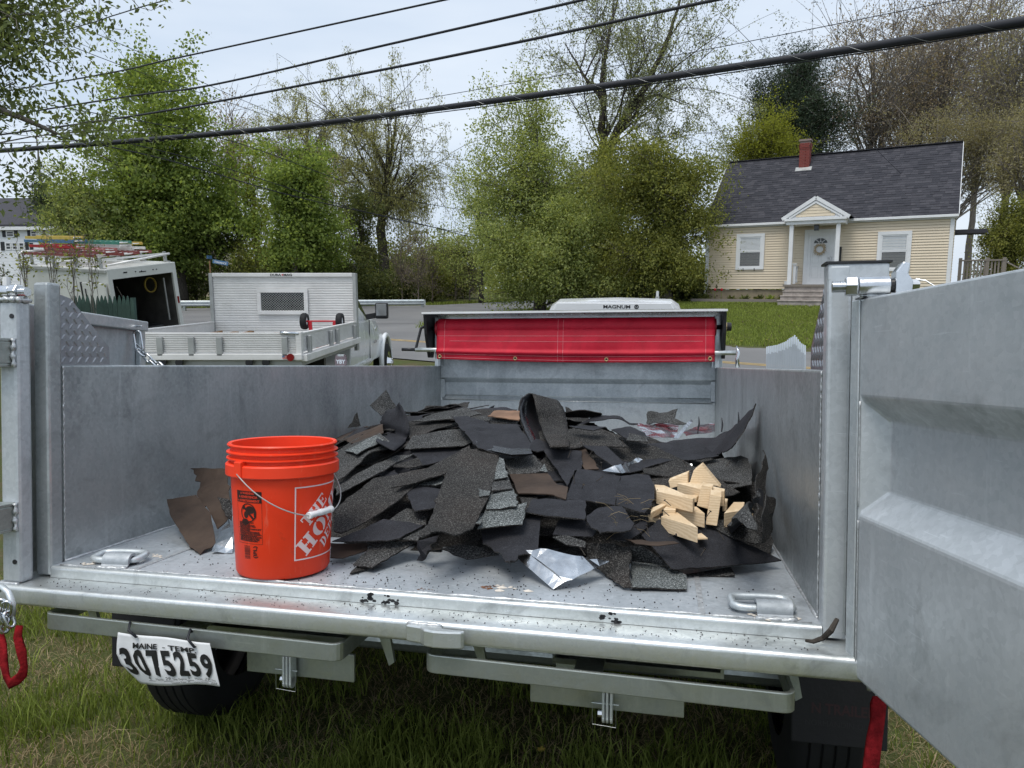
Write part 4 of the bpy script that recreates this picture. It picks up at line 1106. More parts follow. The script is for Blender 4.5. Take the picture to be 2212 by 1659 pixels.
m = MB(); m.box((wx(46), 3.5, wz(427)), (wx(59), 4.3, wz(424))); m.build('cap', M['brick'], wc)
def wwin(u0, u1, v0, v1):
    e = empty('window'); e.parent = wh
    x0, x1, z0, z1 = wx(u0), wx(u1), wz(v1), wz(v0)
    m_ = MB(); t_ = .09
    m_.box((x0,-.06,z0),(x1,-.03,z0+t_)); m_.box((x0,-.06,z1-t_),(x1,-.03,z1)); m_.box((x0,-.06,z0+t_),(x0+t_,-.03,z1-t_)); m_.box((x1-t_,-.06,z0+t_),(x1,-.03,z1-t_)); m_.box((x0+t_,-.056,(z0+z1)/2-.03),(x1-t_,-.034,(z0+z1)/2+.03))
    m_.build('frame', M['trim'], e)
    m_ = MB(); m_.box((x0+t_,-.04,z0+t_),(x1-t_,-.03,z1-t_)); m_.build('pane', M['glass_dark'], e)
def shut(u0, u1, v0, v1):
    m_ = MB(); m_.box((wx(u0),-.07,wz(v1)),(wx(u1),-.03,wz(v0))); m_.build('shutter', M['shutter'], wh)
wwin(31,49,502,515); shut(23,30,501,515); shut(50,57,501,515); wwin(86,100,502,515); shut(79,85,501,515)
for a in (27, 42, 57): wwin(a, a+13, 526, 542)
shut(17,25,525,543); shut(72,79,525,543); shut(82,89,527,544)
for a in (-30, -60, -95): wwin(a, a+14, 526, 542); wwin(a, a+14, 502, 515)
# cream neighbour seen through the maple
NX, NY = tpx(330, 58)
nb = empty('neighbour_house', Matrix.Translation((NX, NY, G(NX, NY)-.2)) @ Matrix.Rotation(rad(8), 4, 'Z'), 'cream house with grey roof half hidden behind the big maple', 'house')
m = MB(); m.prism([(0,0),(8,0),(8,3.6),(4,5.8),(0,3.6)], 0, -6.2, 4.6); m.build('wall', M['siding'], nb)
m = MB(); m.add([Vector((x,y,z)) for x in (-6.5,4.9) for (y,z) in ((-.4,3.5),(4,5.85),(4,6.0),(-.4,3.68))], [(0,1,2,3),(4,5,6,7),(0,1,5,4),(1,2,6,5),(2,3,7,6),(3,0,4,7)]); m.build('roof', M['roof'], nb)
wb2 = MB(); wb2.prism([(0,0),(-.025,0),(-.004,.15),(0,.15)], 0, -6.18, 4.58); w2m = wb2.mesh('clapboard', M['siding'])
for k in range(23): link('clapboard', w2m, nb, Matrix.Translation((0, -.002, k*.15)))
m = MB(); m.box((-4.4,3.4,4.9),(-3.6,4.2,7.2)); m.build('chimney', M['brick'], nb)
# ------------------------------------------------------------------ pickup cab shared by both trucks (local: x right, y forward, z up, y = 0 at the cab's back)
def loft(mb, secs):
    n = len(secs[0]); base = len(mb.v)
    for s_ in secs: mb.v += [tuple(p) for p in s_]
    for i in range(len(secs)-1):
        for j in range(n):
            j2 = (j+1) % n
            mb.f.append((base+i*n+j, base+i*n+j2, base+(i+1)*n+j2, base+(i+1)*n+j)); mb.m.append(mb.cur)
    mb.f.append(tuple(base+j for j in range(n))); mb.f.append(tuple(base+(len(secs)-1)*n+j for j in range(n-1, -1, -1))); mb.m += [mb.cur]*2
    return mb

def wheel(parent, x, y, z, r, w, side, rim='chrome', dually=False):
    e = empty('wheel'); e.parent = parent; e.matrix_local = Matrix.Translation((x, y, z)) @ Matrix.Rotation(math.pi/2*side, 4, 'Y')
    MB().lathe([(r*.62,-w/2),(r*.9,-w/2),(r*.985,-w/2+.03),(r,-w/2+.06),(r,w/2-.06),(r*.985,w/2-.03),(r*.9,w/2),(r*.62,w/2)], 40).build('tyre', M['rubber'], e, smooth=True)
    m_ = MB(); hub = [(r*.62,w/2-.005),(r*.58,w/2-.03),(r*.5,w/2-.05),(r*.30,w/2-.01),(r*.28,w/2+.05),(r*.16,w/2+.09),(0.001,w/2+.09)] if dually else [(r*.62,w/2-.005),(r*.58,w/2-.03),(r*.35,w/2-.06),(r*.2,w/2-.04),(.001,w/2-.03)]
    m_.lathe(hub, 32); rm = m_.build('rim', M[rim], e, smooth=True)
    m_ = MB()
    for k in range(8):
        a = k*math.pi/4; m_.disc((r*.46*math.cos(a), r*.46*math.sin(a), w/2-.035), (0,0,1), r*.055, .03, 10)
    m_.build('rim_holes', M['black_metal'], e)
    if dually:
        m_ = MB()
        for k in range(8):
            a = k*math.pi/4+.39; m_.disc((r*.24*math.cos(a), r*.24*math.sin(a), w/2+.05), (0,0,1), r*.04, .05, 6)
        m_.build('lug_nuts', M['chrome'], e)
    return e

def pickup_front(parent, cabL, hoodL, W, wheel_y, zs=.55, dually=True):
    hw = W/2
    def sec(y, zb, zbelt, ztop, wb, wt):
        return [Vector((x*s_, y, z)) for (x, z, s_) in ((wb*.97, zb, -1),(wb, zb+.15, -1),(wb+.015, (zb+zbelt)/2+.1, -1),(wt, zbelt, -1),(wt*.94, ztop, -1),(wt*.94, ztop, 1),(wt, zbelt, 1),(wb+.015, (zb+zbelt)/2+.1, 1),(wb, zb+.15, 1),(wb*.97, zb, 1))]
    m_ = MB()
    y1 = cabL; y2 = cabL+hoodL
    loft(m_, [sec(0,.55,1.42,1.46,hw,hw*.97), sec(y1*.5,.55,1.42,1.46,hw,hw*.975), sec(y1,.55,1.40,1.45,hw,hw*.97), sec(y1+hoodL*.3,.60,1.30,1.42,hw,hw*.95), sec(y1+hoodL*.75,.60,1.24,1.37,hw,hw*.93), sec(y2-.1,.62,1.16,1.30,hw*.96,hw*.88), sec(y2,.66,1.05,1.18,hw*.90,hw*.84)])
    m_.build('body', M['white_paint'], parent, smooth=True, bevel=.02, autos=35)
    # greenhouse
    def gs(y, zb, zt, wb, wt): return [Vector((-wb,y,zb)),Vector((-wb*.985,y,zb+(zt-zb)*.2)),Vector((-wt,y,zt-.06)),Vector((-wt+.09,y,zt)),Vector((0,y,zt+.02)),Vector((wt-.09,y,zt)),Vector((wt,y,zt-.06)),Vector((wb*.985,y,zb+(zt-zb)*.2)),Vector((wb,y,zb))]
    m_ = MB(); loft(m_, [gs(.02,1.42,1.93,hw*.96,hw*.80), gs(.25,1.42,1.97,hw*.965,hw*.80), gs(y1*.62,1.42,1.96,hw*.965,hw*.79), gs(y1*.80,1.42,1.90,hw*.965,hw*.79), gs(y1+.25,1.40,1.46,hw*.955,hw*.86)])
    cab_ = m_.build('cab', M['white_paint'], parent, smooth=True, autos=40)
    for s_ in (-1, 1):
        def sp(y, t):   # point on the cab side glass plane
            zb, zt = 1.46, 1.90 if y < y1*.8 else 1.90-(y-y1*.8)/(y1*.2+.25)*.42
            z = zb+(zt-zb)*t; w_ = hw*.965+(hw*.80-hw*.965)*((z-1.42)/.5)
            return Vector((s_*(w_+.004), y, z))
        m_ = MB(); q = [sp(.28,.04), sp(y1*.55,.0), sp(y1*.98,.0), sp(y1*.84,.93), sp(y1*.70,.97), sp(.40,.96)]
        m_.add(q, [(0,1,2,3,4,5)]); m_.build('side_window', M['glass_dark'], cab_, fix=False)
        m_ = MB(); m_.box((-.010,0,0),(.006,.007,.80), Matrix.Translation((s_*(hw+.010), y1*.93, .62))); m_.build('door_gap', M['black_metal'], parent)
        m_ = MB(); m_.bar((s_*(hw+.03), .30, 1.22), (s_*(hw+.03), .52, 1.22), .03, .05); m_.build('door_handle', M['white_paint'], parent, bevel=.01)
        m_ = MB(); m_.bar((s_*hw, .1, .66), (s_*hw, y1, .66), .05, .06); m_.build('rocker_trim', M['white_paint'], parent, bevel=.01)
        mr = empty('mirror'); mr.parent = parent
        m_ = MB(); m_.bar((s_*hw*.97, y1*.88, 1.48), (s_*(hw+.20), y1*.88, 1.52), .05, .10); m_.build('arm', M['black_metal'], mr)
        m_ = MB(); m_.cbox((s_*(hw+.27), y1*.88, 1.60), (.24, .12, .30)); m_.build('housing', M['black_metal'], mr, bevel=.03)
        m_ = MB(); m_.cbox((s_*(hw+.27), y1*.88-.062, 1.62), (.19, .006, .22)); m_.build('mirror_glass', M['chrome'], mr)
        # wheel arch flare + wheel
        c = Vector((s_*(hw+.01), wheel_y, .50))
        m_ = MB(); m_.tube([c+Vector((0, math.cos(a)*.53, math.sin(a)*.53)) for a in np.linspace(-.25, math.pi+.25, 19)], .055, 8); m_.build('arch_flare', M['white_paint'], parent, smooth=True)
        m_ = MB(); m_.disc(c-Vector((s_*.02,0,0)), (1,0,0), .49, .06, 28); m_.build('wheel_well', M['black_metal'], parent)
        wheel(parent, s_*(hw-.06), wheel_y, .42, .42, .27, s_, dually=dually)
    m_ = MB(); m_.add([Vector((-hw*.84,y1*.82,1.90)),Vector((hw*.84,y1*.82,1.90)),Vector((hw*.92,y1+.22,1.48)),Vector((-hw*.92,y1+.22,1.48))], [(0,1,2,3)]); 
    for i in range(4): m_.v[i] = (m_.v[i][0]*.93, m_.v[i][1]+.03, m_.v[i][2]+.012)
    m_.build('windscreen', M['glass_dark'], cab_, fix=False)
    m_ = MB(); m_.cbox((0, cabL+hoodL+.04, .66), (W*.96, .18, .26)); m_.build('front_bumper', M['chrome'], parent, bevel=.04)
    m_ = MB(); m_.cbox((0, cabL+hoodL-.02, .98), (W*.62, .10, .34)); m_.build('grille', M['chrome'], parent, bevel=.03)
    for s_ in (-1, 1):
        m_ = MB(); m_.cbox((s_*W*.38, cabL+hoodL-.05, 1.02), (.22, .10, .22)); m_.build('headlight', M['chrome'], parent, bevel=.03)

# ------------------------------------------------------------------ flatbed truck
FB = Matrix.Translation((-3.735, 8.6, 0.0))
fb = empty('flatbed_truck', FB, 'white dual-wheel pickup with ribbed aluminium flatbed and headboard', 'truck')
def ribbed(mb, x0, x1, z0, z1, y, n, depth, flip=1):
    """horizontally ribbed sheet facing -y"""
    prof_ = []; h = (z1-z0)/n
    for k in range(n):
        z = z0+k*h; prof_ += [(y, z), (y, z+h*.30), (y-depth*flip, z+h*.42), (y-depth*flip, z+h*.88), (y, z+h)]
    back = [(y+.03*flip, z1), (y+.03*flip, z0)]
    mb.prism(prof_+back, 0, x0, x1); return mb
m = MB(); ribbed(m, -1.14, 1.14, 1.16, 2.20, 3.10, 26, .007); hb = m.build('headboard', M['alu'], fb)
for x0_, x1_, z0_, z1_ in ((-1.195,-1.14,1.0,2.26),(1.14,1.195,1.0,2.26)):
    m = MB(); m.box((x0_,3.06,z0_),(x1_,3.20,z1_)); m.build('headboard_post', M['alu_dark'], hb, bevel=.006)
m = MB(); m.box((-1.139,3.062,2.20),(1.139,3.19,2.262)); m.build('headboard_rail', M['alu'], hb, bevel=.006)
# window with expanded metal mesh
wx0, wx1, wz0, wz1 = -.425, .405, 1.59, 2.01
m = MB(); t_ = .065
m.box((wx0,3.055,wz0),(wx1,3.085,wz0+t_)); m.box((wx0,3.055,wz1-t_),(wx1,3.085,wz1)); m.box((wx0,3.055,wz0+t_),(wx0+t_,3.085,wz1-t_)); m.box((wx1-t_,3.055,wz0+t_),(wx1,3.085,wz1-t_)); m.build('window_frame', M['alu'], hb, bevel=.004)
m = MB(); m.box((wx0+t_,3.086,wz0+t_),(wx1-t_,3.090,wz1-t_)); m.build('window_opening', M['glass_dark'], hb)
m = MB(); dx, dz = .044, .020
for k in range(-16, 48):
    for sg in (1, -1):
        a_x, a_z = wx0+t_+k*dx, wz0+t_ if sg > 0 else wz1-t_
        L_ = (wz1-wz0-2*t_); b_x = a_x+L_/dz*dx/2; b_z = a_z+sg*L_
        # clip to the frame
        lo, hi = wx0+t_, wx1-t_
        if b_x < lo or a_x > hi: continue
        t0_ = max(0, (lo-a_x)/(b_x-a_x)); t1_ = min(1, (hi-a_x)/(b_x-a_x))
        p_, q_ = Vector((a_x,3.072,a_z)), Vector((b_x,3.072,b_z))
        m.bar(p_.lerp(q_, t0_), p_.lerp(q_, t1_), .0045, .006, up=(0,1,0))
tag(m.build('mesh_grille', M['alu_dark'], hb, fix=False), kind='stuff')
m = MB()
text_on(m, 'DURA', lambda x, y: (-.105+x, 3.058, 2.214+y), size=.052, sx=1.25, bold=.0012); text_on(m, 'MAG', lambda x, y: (.095+x, 3.058, 2.214+y), size=.052, sx=1.25, bold=.0012)
m.build('lettering', M['ink'], hb, fix=False)
m = MB(); m.add([Vector((0.01+.02*math.cos(a)*(1 if i % 2 == 0 else .45), 3.057, 2.232+.02*math.sin(a)*(1 if i % 2 == 0 else .45))) for i, a in enumerate(np.linspace(math.pi/2, math.pi/2+2*math.pi, 11)[:-1])], [tuple(range(10))]); m.build('star', M['red_paint'], hb, fix=False)
# bed floor, rails
m = MB(); m.box((-1.17, .03, 1.07), (1.17, 3.06, 1.15)); m.build('bed_floor', M['alu_dark'], fb)
m = MB(); ribbed(m, -1.15, 1.15, 1.24, 1.455, 0.0, 8, .011); tail = m.build('tailboard', M['alu'], fb)
m = MB(); m.box((-1.195, -.05, 1.15), (1.195, .03, 1.225)); m.build('rear_sill', M['alu'], fb, bevel=.006)
m = MB(); m.box((-1.15, -.012, 1.456), (1.15, .04, 1.478)); m.build('tail_cap', M['alu'], tail, bevel=.004)
for x in (-.90, -.52, -.14, .20, .99):
    m = MB(); m.box((x-.035, -.05, 1.20), (x+.035, -.0105, 1.43)); m.build('stake', M['alu_dark'], tail, bevel=.006)
for s_ in (-1, 1):
    m = MB(); prf = []; n_ = 12; h_ = .215/n_
    for k in range(n_):
        z = 1.24+k*h_; prf += [(s_*1.17, z), (s_*1.17, z+h_*.3), (s_*1.178, z+h_*.42), (s_*1.178, z+h_*.88), (s_*1.17, z+h_)]
    prf += [(s_*1.14, 1.455), (s_*1.14, 1.24)]
    m.prism(prf, 1, .05, 3.05); sb_ = m.build('side_board', M['alu'], fb)
    m = MB(); m.box((min(s_*1.13, s_*1.185), .05, 1.456), (max(s_*1.13, s_*1.185), 3.05, 1.478)); m.build('side_cap', M['alu'], sb_, bevel=.004)
    m = MB(); m.box((min(s_*1.10, s_*1.245), 0.0, 1.13), (max(s_*1.10, s_*1.245), 3.10, 1.215)); m.build('rub_rail', M['alu'], fb, bevel=.006)
    for y in (.28, 1.35, 1.72, 2.85):
        m = MB(); m.box((min(s_*1.18, s_*1.225), y-.035, 1.20), (max(s_*1.18, s_*1.225), y+.035, 1.43)); m.build('stake', M['alu_dark'], sb_, bevel=.006)
    m = MB(); m.box((min(s_*1.12, s_*1.19), -.03, 1.22), (max(s_*1.12, s_*1.19), .05, 1.49)); m.build('corner_post', M['alu'], fb, bevel=.006)
    m = MB(); m.disc((s_*1.06, -.055, 1.185), (0,1,0), .045, .02, 20); m.build('tail_light', M['red_lens'], fb)
    m = MB(); m.tube([(s_*1.16,-.02,1.47),(s_*1.0,-.03,1.475),(s_*.94,-.03,1.485)], .018, 8); m.build('latch', M['steel'], fb, smooth=True)
m = MB(); m.box((.96, -.0535, 1.165), (1.03, -.0515, 1.205)); fl = m.build('flag_sticker', M['pink'], fb)
m = MB(); m.box((.96, -.0550, 1.185), (.988, -.0538, 1.205)); m.build('flag_canton', M['blue'], fl)
for x in (-.82, -.5, -.3, .55, .75):
    m = MB(); m.disc((x, -.03, 1.12), (0,1,0), .045, .03, 16); m.build('marker_hole', M['black_metal'], fb)
m = MB(); m.box((-.45, .3, .62), (-.33, 6.8, .85)); m.box((.33, .3, .62), (.45, 6.8, .85)); m.box((-1.05,.15,.9),(1.05,.27,1.07)); m.box((-1.05,1.5,.9),(1.05,1.6,1.07)); m.build('chassis', M['black_metal'], fb)
for s_ in (-1, 1):
    wheel(fb, s_*.82, 1.55, .42, .42, .27, s_, dually=False); wheel(fb, s_*1.08, 1.55, .42, .42, .22, s_, dually=True)
    m = MB(); m.box((s_*1.05-.1, .75, .3), (s_*1.05+.1, .77, .8)); m.build('mud_flap', M['rubber'], fb)
_before = set(fb.children)
pickup_front(fb, 1.75, 1.55, 2.02, 3.32, dually=True)
m = MB(); m.bar((1.034, 2.02, .98), (1.034, 2.14, .98), .01, .05); m.bar((1.034, 2.17, .98), (1.034, 2.24, .98), .01, .05); m.build('badge', M['chrome'], fb)
m = MB(); m.disc((1.03, 2.18, 1.22), (1,0,0), .045, .012, 7); m.build('emblem', M['chrome'], fb)
for o_ in set(fb.children)-_before: o_.location.y += 3.32
# boards and hand truck on the bed
for i, (x, y, a, l, z, lab) in enumerate(((-1.02,1.9,.35,.9,1.30,'brown board sticking up in the left corner of the flatbed'),(-.78,2.3,1.2,.8,1.26,'loose brown board beside the raised one on the flatbed'),(-.62,2.5,1.0,.7,1.27,'second loose brown board on the flatbed'),(-.15,2.4,1.1,.7,1.25,'orange-brown plank lying mid flatbed'))):
    mt = FB @ Matrix.Translation((x, y, z)) @ Matrix.Rotation(a, 4, 'Z') @ Matrix.Rotation(-.16, 4, 'Y')
    m = MB(); m.cbox((0,0,0), (l, .12, .03)); tag(m.build('loose_board', M['wood_brown'], mw=mt, bevel=.003), lab, 'board', 'boards on the flatbed')
ht = empty('hand_truck', FB @ Matrix.Translation((.80, 2.42, 1.15)), 'red hand truck lying on the flatbed with its wheels up', 'hand truck')
for s_ in (-1, 1):
    w_ = empty('wheel'); w_.parent = ht; w_.matrix_local = Matrix.Translation((s_*.275, 0, .36)) @ Matrix.Rotation(math.pi/2, 4, 'Y')
    MB().lathe([(.07,-.045),(.115,-.045),(.128,-.02),(.128,.02),(.115,.045),(.07,.045)], 24).build('tyre', M['rubber'], w_, smooth=True)
    MB().lathe([(.001,.03),(.07,.03),(.07,-.03),(.001,-.03)], 16).build('hub', M['white_plastic'], w_)
    m = MB(); m.bar((s_*.19, 0, .36), (s_*.17, -.02, .06), .05, .03, up=(0,1,0)); m.build('bracket', M['red_paint'], ht)
m = MB(); m.tube([(-.27,0,.36),(.27,0,.36)], .012, 8); m.build('axle', M['red_paint'], ht)
m = MB(); m.bar((-.2,-.03,.06),(.2,-.03,.06), .05, .04); m.tube([(-.17,-.05,.05),(-.17,-1.0,.04)], .016, 8); m.tube([(.17,-.05,.05),(.17,-1.0,.04)], .016, 8); m.tube([(0,.0,.18),(-.12,-.3,.05)], .02, 8); m.build('frame', M['red_paint'], ht)

# ------------------------------------------------------------------ tow truck in front of the dump trailer
TT = TM @ Matrix.Translation((0.02, 7.5, -1.0))
_z = TT.to_translation(); TT = Matrix.Translation((_z.x, _z.y, -0.095)) @ Matrix.Rotation(-0.213, 4, 'Z')
tt = empty('tow_pickup', TT, 'white pickup with slanted white headache rack hitched to the dump trailer', 'pickup')
pickup_front(tt, 2.1, 1.5, 2.0, 3.6, dually=False)
m = MB(); m.box((-1.0,-2.25,.55),(1.0,-.02,1.35)); m.build('bed', M['white_paint'], tt, bevel=.04)
m = MB(); m.box((-.9,-2.2,1.36),(.9,-.1,1.38)); m.build('bed_cover', M['black_metal'], tt)
m = MB(); m.box((-.95,-2.42,.5),(.95,-2.27,.72)); m.build('rear_bumper', M['chrome'], tt, bevel=.03)
for s_ in (-1, 1):
    wheel(tt, s_*.84, -1.1, .42, .42, .26, s_)
    m = MB(); m.box((s_*.92-.06,-2.265,.85),(s_*.92+.06,-2.24,1.25)); m.build('tail_light', M['red_lens'], tt, bevel=.01)
rk = empty('headache_rack'); rk.parent = tt
m = MB(); hwb, hwt = .98, .70
m.add([Vector(p) for p in ((-hwb,-.16,1.40),(hwb,-.16,1.40),(hwb*.82,-.16,1.74),(hwt,-.16,1.93),(-hwt,-.16,1.93),(-hwb*.82,-.16,1.74),(-hwb,-.06,1.40),(hwb,-.06,1.40),(hwb*.82,-.06,1.74),(hwt,-.06,1.93),(-hwt,-.06,1.93),(-hwb*.82,-.06,1.74))], [(0,1,2,3,4,5),(11,10,9,8,7,6),(0,6,7,1),(1,7,8,2),(2,8,9,3),(3,9,10,4),(4,10,11,5),(5,11,6,0)]); m.build('frame', M['white_paint'], rk, bevel=.01)
m = MB(); m.box((-.72,-.166,1.44),(.72,-.162,1.74)); m.build('mesh', M['glass_dark'], rk)
m = MB(); text_on(m, 'MAGNUM', lambda x, y: (.05+x, -.1625, 1.862+y), size=.058, sx=1.3, bold=.0015); m.build('lettering', M['ink'], rk, fix=False)
m = MB(); m.tube([(.29+.022*math.cos(a), -.163, 1.882+.022*math.sin(a)) for a in np.linspace(0, 6.283, 13)[:-1]], .006, 4, closed=True); m.disc((.29,-.163,1.882), (0,1,0), .009, .004, 10); m.build('emblem', M['ink'], rk, fix=False)
m = MB(); m.bar((.52, 1.2, 1.965), (.52, 1.35, 1.985), .05, .02); m.tube([(.52,1.25,1.98),(.52,1.32,2.06)], .02, 8); m.build('antenna', M['alu_dark'], tt)

# ------------------------------------------------------------------ white box trailer with ladders
BX = Matrix.Translation((-12.335, 21.857, CAM_Z+.596)) @ Matrix.Rotation(1.052, 4, 'Z') @ Matrix.Rotation(.047, 4, 'X') @ Matrix.Rotation(-.13, 4, 'Y')
bx = empty('box_trailer', BX, 'white enclosed box trailer with its rear open, parked behind the green fence', 'trailer')
BWd, BL, BHt = 2.3, 4.97, 2.3
def panel(nm, lo, hi, mt, par=None, bv=0): 
    m_ = MB(); m_.box(lo, hi); return m_.build(nm, M[mt], par or bx, bevel=bv)
panel('side_wall', (0,0.06,-BHt), (.04,BL,-.06), 'box_white'); panel('side_wall', (BWd-.04,0.06,-BHt), (BWd,BL,-.06), 'box_white')
panel('front_wall', (.041,BL-.04,-BHt), (BWd-.041,BL,-.06), 'box_white'); panel('roof', (-.02,-.02,-.06), (BWd+.02,BL+.02,0), 'box_white', bv=.01)
panel('floor', (.041,.06,-BHt), (BWd-.041,BL-.041,-BHt+.08), 'box_dark')
panel('lining', (BWd-.06,.1,-BHt+.08), (BWd-.042,BL-.05,-.07), 'box_dark'); panel('lining', (.042,.1,-BHt+.08), (.06,BL-.05,-.07), 'box_dark'); panel('lining', (.061,BL-.06,-BHt+.08), (BWd-.061,BL-.042,-.07), 'box_dark')
panel('rear_frame', (-.01,-.03,-BHt), (.12,.06,-.061), 'box_white'); panel('rear_frame', (BWd-.12,-.03,-BHt), (BWd+.01,.06,-.061), 'box_white'); panel('rear_frame', (.12,-.03,-.32), (BWd-.12,.06,-.061), 'box_white')
panel('roof_edge', (-.045,0,-.11), (-.02,BL,-.03), 'alu_dark'); panel('tail_light', (BWd-.09,-.05,-1.35), (BWd-.03,-.031,-1.12), 'red_lens', bv=.01)
for x in (.9, 1.1, 1.5, 1.62): 
    m = MB(); m.disc((x,-.035,-.16), (0,1,0), .02, .02, 8); m.build('marker_light', M['black_metal'], bx)
m = MB(); m.box((.5,-.04,-.17),(.62,-.03,-.13)); m.box((1.02,-.04,-.2),(1.25,-.03,-.17)); m.build('latch', M['black_metal'], bx)
# opened rear door folded back along the near side
dr_ = empty('open_door'); dr_.parent = bx; dr_.matrix_local = Matrix.Translation((-.05,.05,0)) @ Matrix.Rotation(rad(6), 4, 'Z')
m = MB(); m.box((-.05,0,-BHt+.1),(0,1.08,-.42)); m.build('panel', M['box_white'], dr_, bevel=.01); m = MB(); m.box((-.07,1.05,-BHt+.1),(-.02,1.10,-.40)); m.build('edge', M['black_metal'], dr_)
m = MB(); m.tube([(-.07,.9,-.6),(-.07,.9,-2.1)], .015, 6); m.build('lock_bar', M['black_metal'], dr_)
# things inside
m = MB(); 
for k in range(4): m.tube([(BWd-.35+.20*math.cos(a)+.01*k, .9+.03*k, -.75+.24*math.sin(a)) for a in np.linspace(0, 6.28, 21)[:-1]], .018, 6, closed=True)
tag(m.build('hose_coil', M['yellow'], mw=BX, smooth=True), 'coil of yellow hose hanging inside the box trailer', 'hose')
for i, (x0_, x1_, lab) in enumerate(((.55,.75,'long handled tool leaning inside the box trailer, left one'),(.95,1.15,'long handled tool leaning inside the box trailer, right one'))):
    m = MB(); m.tube([(x0_,1.2,-.7),(x1_,.5,-BHt+.1)], .018, 6); m.bar((x1_,.5,-BHt+.15),(x1_+.03,.45,-BHt+.32), .16, .02); tag(m.build('long_tool', M['wood_old'], mw=BX), lab, 'tool')
m = MB(); m.box((1.0,.2,-BHt+.08),(1.75,.8,-BHt+.30)); tag(m.build('tool_case', M['black_metal'], mw=BX, bevel=.03), 'black tool case on the box trailer floor', 'case')
m = MB(); m.box((BWd-.30,.25,-1.9),(BWd-.26,.29,-.5)); m.build('etrack_rail', M['alu_dark'], bx)
# running gear, held level with the ground
for s_ in (.1, BWd-.1):
    for y in (2.0, 2.9):
        w_ = empty('wheel'); w_.parent = bx; w_.matrix_local = Matrix.Translation((s_, y, -BHt-.12)) @ Matrix.Rotation(math.pi/2*(1 if s_ > 1 else -1), 4, 'Y')
        MB().lathe([(.2,-.1),(.30,-.1),(.33,-.06),(.33,.06),(.30,.1),(.2,.1)], 24).build('tyre', M['rubber'], w_, smooth=True); MB().lathe([(.2,.08),(.1,.06),(.001,.07)], 20).build('rim', M['alu'], w_, smooth=True)
m = MB(); m.box((.2,.1,-BHt-.12),(.3,BL+1.2,-BHt-.001)); m.box((BWd-.3,.1,-BHt-.12),(BWd-.2,BL+1.2,-BHt-.001)); m.bar((.25,BL+1.2,-BHt-.06),(BWd-.25,BL+1.2,-BHt-.06),.1,.1); m.build('chassis', M['black_metal'], bx)
# roof rack
for y in (.35, 1.65, 2.95, 4.25):
    for x in (.02, BWd-.10):
        m = MB(); m.box((x,y-.04,.001),(x+.08,y+.04,.34)); m.bar((x+.04,y-.05,.02),(x+.04,y-.22,.02),.07,.03); m.build('rack_post', M['alu_dark'], bx)
    m = MB(); m.box((.10,y-.03,.24),(BWd-.10,y+.03,.30)); m.build('rack_bar', M['alu'], bx)
m = MB(); m.tube([(.1,.1,.10),(BWd-.05,.1,.28)], .035, 8); m.build('rack_roller', M['alu'], bx, smooth=True); m = MB(); m.tube([(.05,BL-.1,.05),(.0,BL-.0,.30),(.15,BL-.05,.42),(.9,BL-.3,.42)], .035, 8); m.build('rack_hoop', M['alu'], bx, smooth=True)
# ladders and staging planks, each one
def ladder(x, y0_, y1_, z, w, mt, lab, yaw=0.0, name='ladder'):
    e = empty(name, BX @ Matrix.Translation((x, (y0_+y1_)/2, z)) @ Matrix.Rotation(yaw, 4, 'Z'), lab, 'ladder', 'ladders on the box trailer roof'); L_ = y1_-y0_
    for s_ in (-1, 1):
        m_ = MB(); m_.box((s_*w/2-.015,-L_/2,-.045),(s_*w/2+.015,L_/2,.045)); m_.build('rail', M[mt], e)
    n_ = int(L_/.3)
    rg = MB(); rg.tube([(-w/2,0,0),(w/2,0,0)], .016, 6); rme = rg.mesh('rung', M['alu'])
    for k in range(n_): link('rung', rme, e, Matrix.Translation((0, -L_/2+.15+k*.3, 0)))
ladder(.45, .9, 5.1, .36, .42, 'maroon', 'lowest maroon ladder along the near side of the rack', .02)
ladder(.50, .3, 3.9, .47, .40, 'maroon', 'second maroon extension ladder with its rungs toward the rear', -.03)
ladder(1.15, .5, 4.9, .36, .42, 'maroon', 'maroon ladder in the middle of the rack')
ladder(1.1, 1.4, 5.0, .47, .40, 'pink', 'faded red ladder below the green one')
ladder(.75, 2.4, 5.2, .58, .40, 'red_paint', 'red ladder under the blue stepladder')
ladder(1.75, .6, 4.8, .36, .42, 'maroon', 'maroon ladder on the far side of the rack')
ladder(1.75, .9, 3.6, .47, .40, 'alu', 'bare aluminium ladder on the far side of the rack')
ladder(.62, 2.3, 5.1, .76, .42, 'blue', 'blue stepladder on top of the stack, at left', .03, 'stepladder'); ladder(.64, 2.4, 5.1, .87, .36, 'yellow', 'yellow topped ladder on the blue stepladder', .03, 'stepladder')
ladder(1.35, 1.0, 3.4, .58, .40, 'alu', 'aluminium ladder under the green stepladder'); ladder(1.30, .9, 3.2, .69, .42, 'green', 'green stepladder on top of the stack, at right', .0, 'stepladder'); ladder(1.75, 1.0, 3.2, .62, .36, 'yellow', 'yellow stepladder right of the green one', .02, 'stepladder')

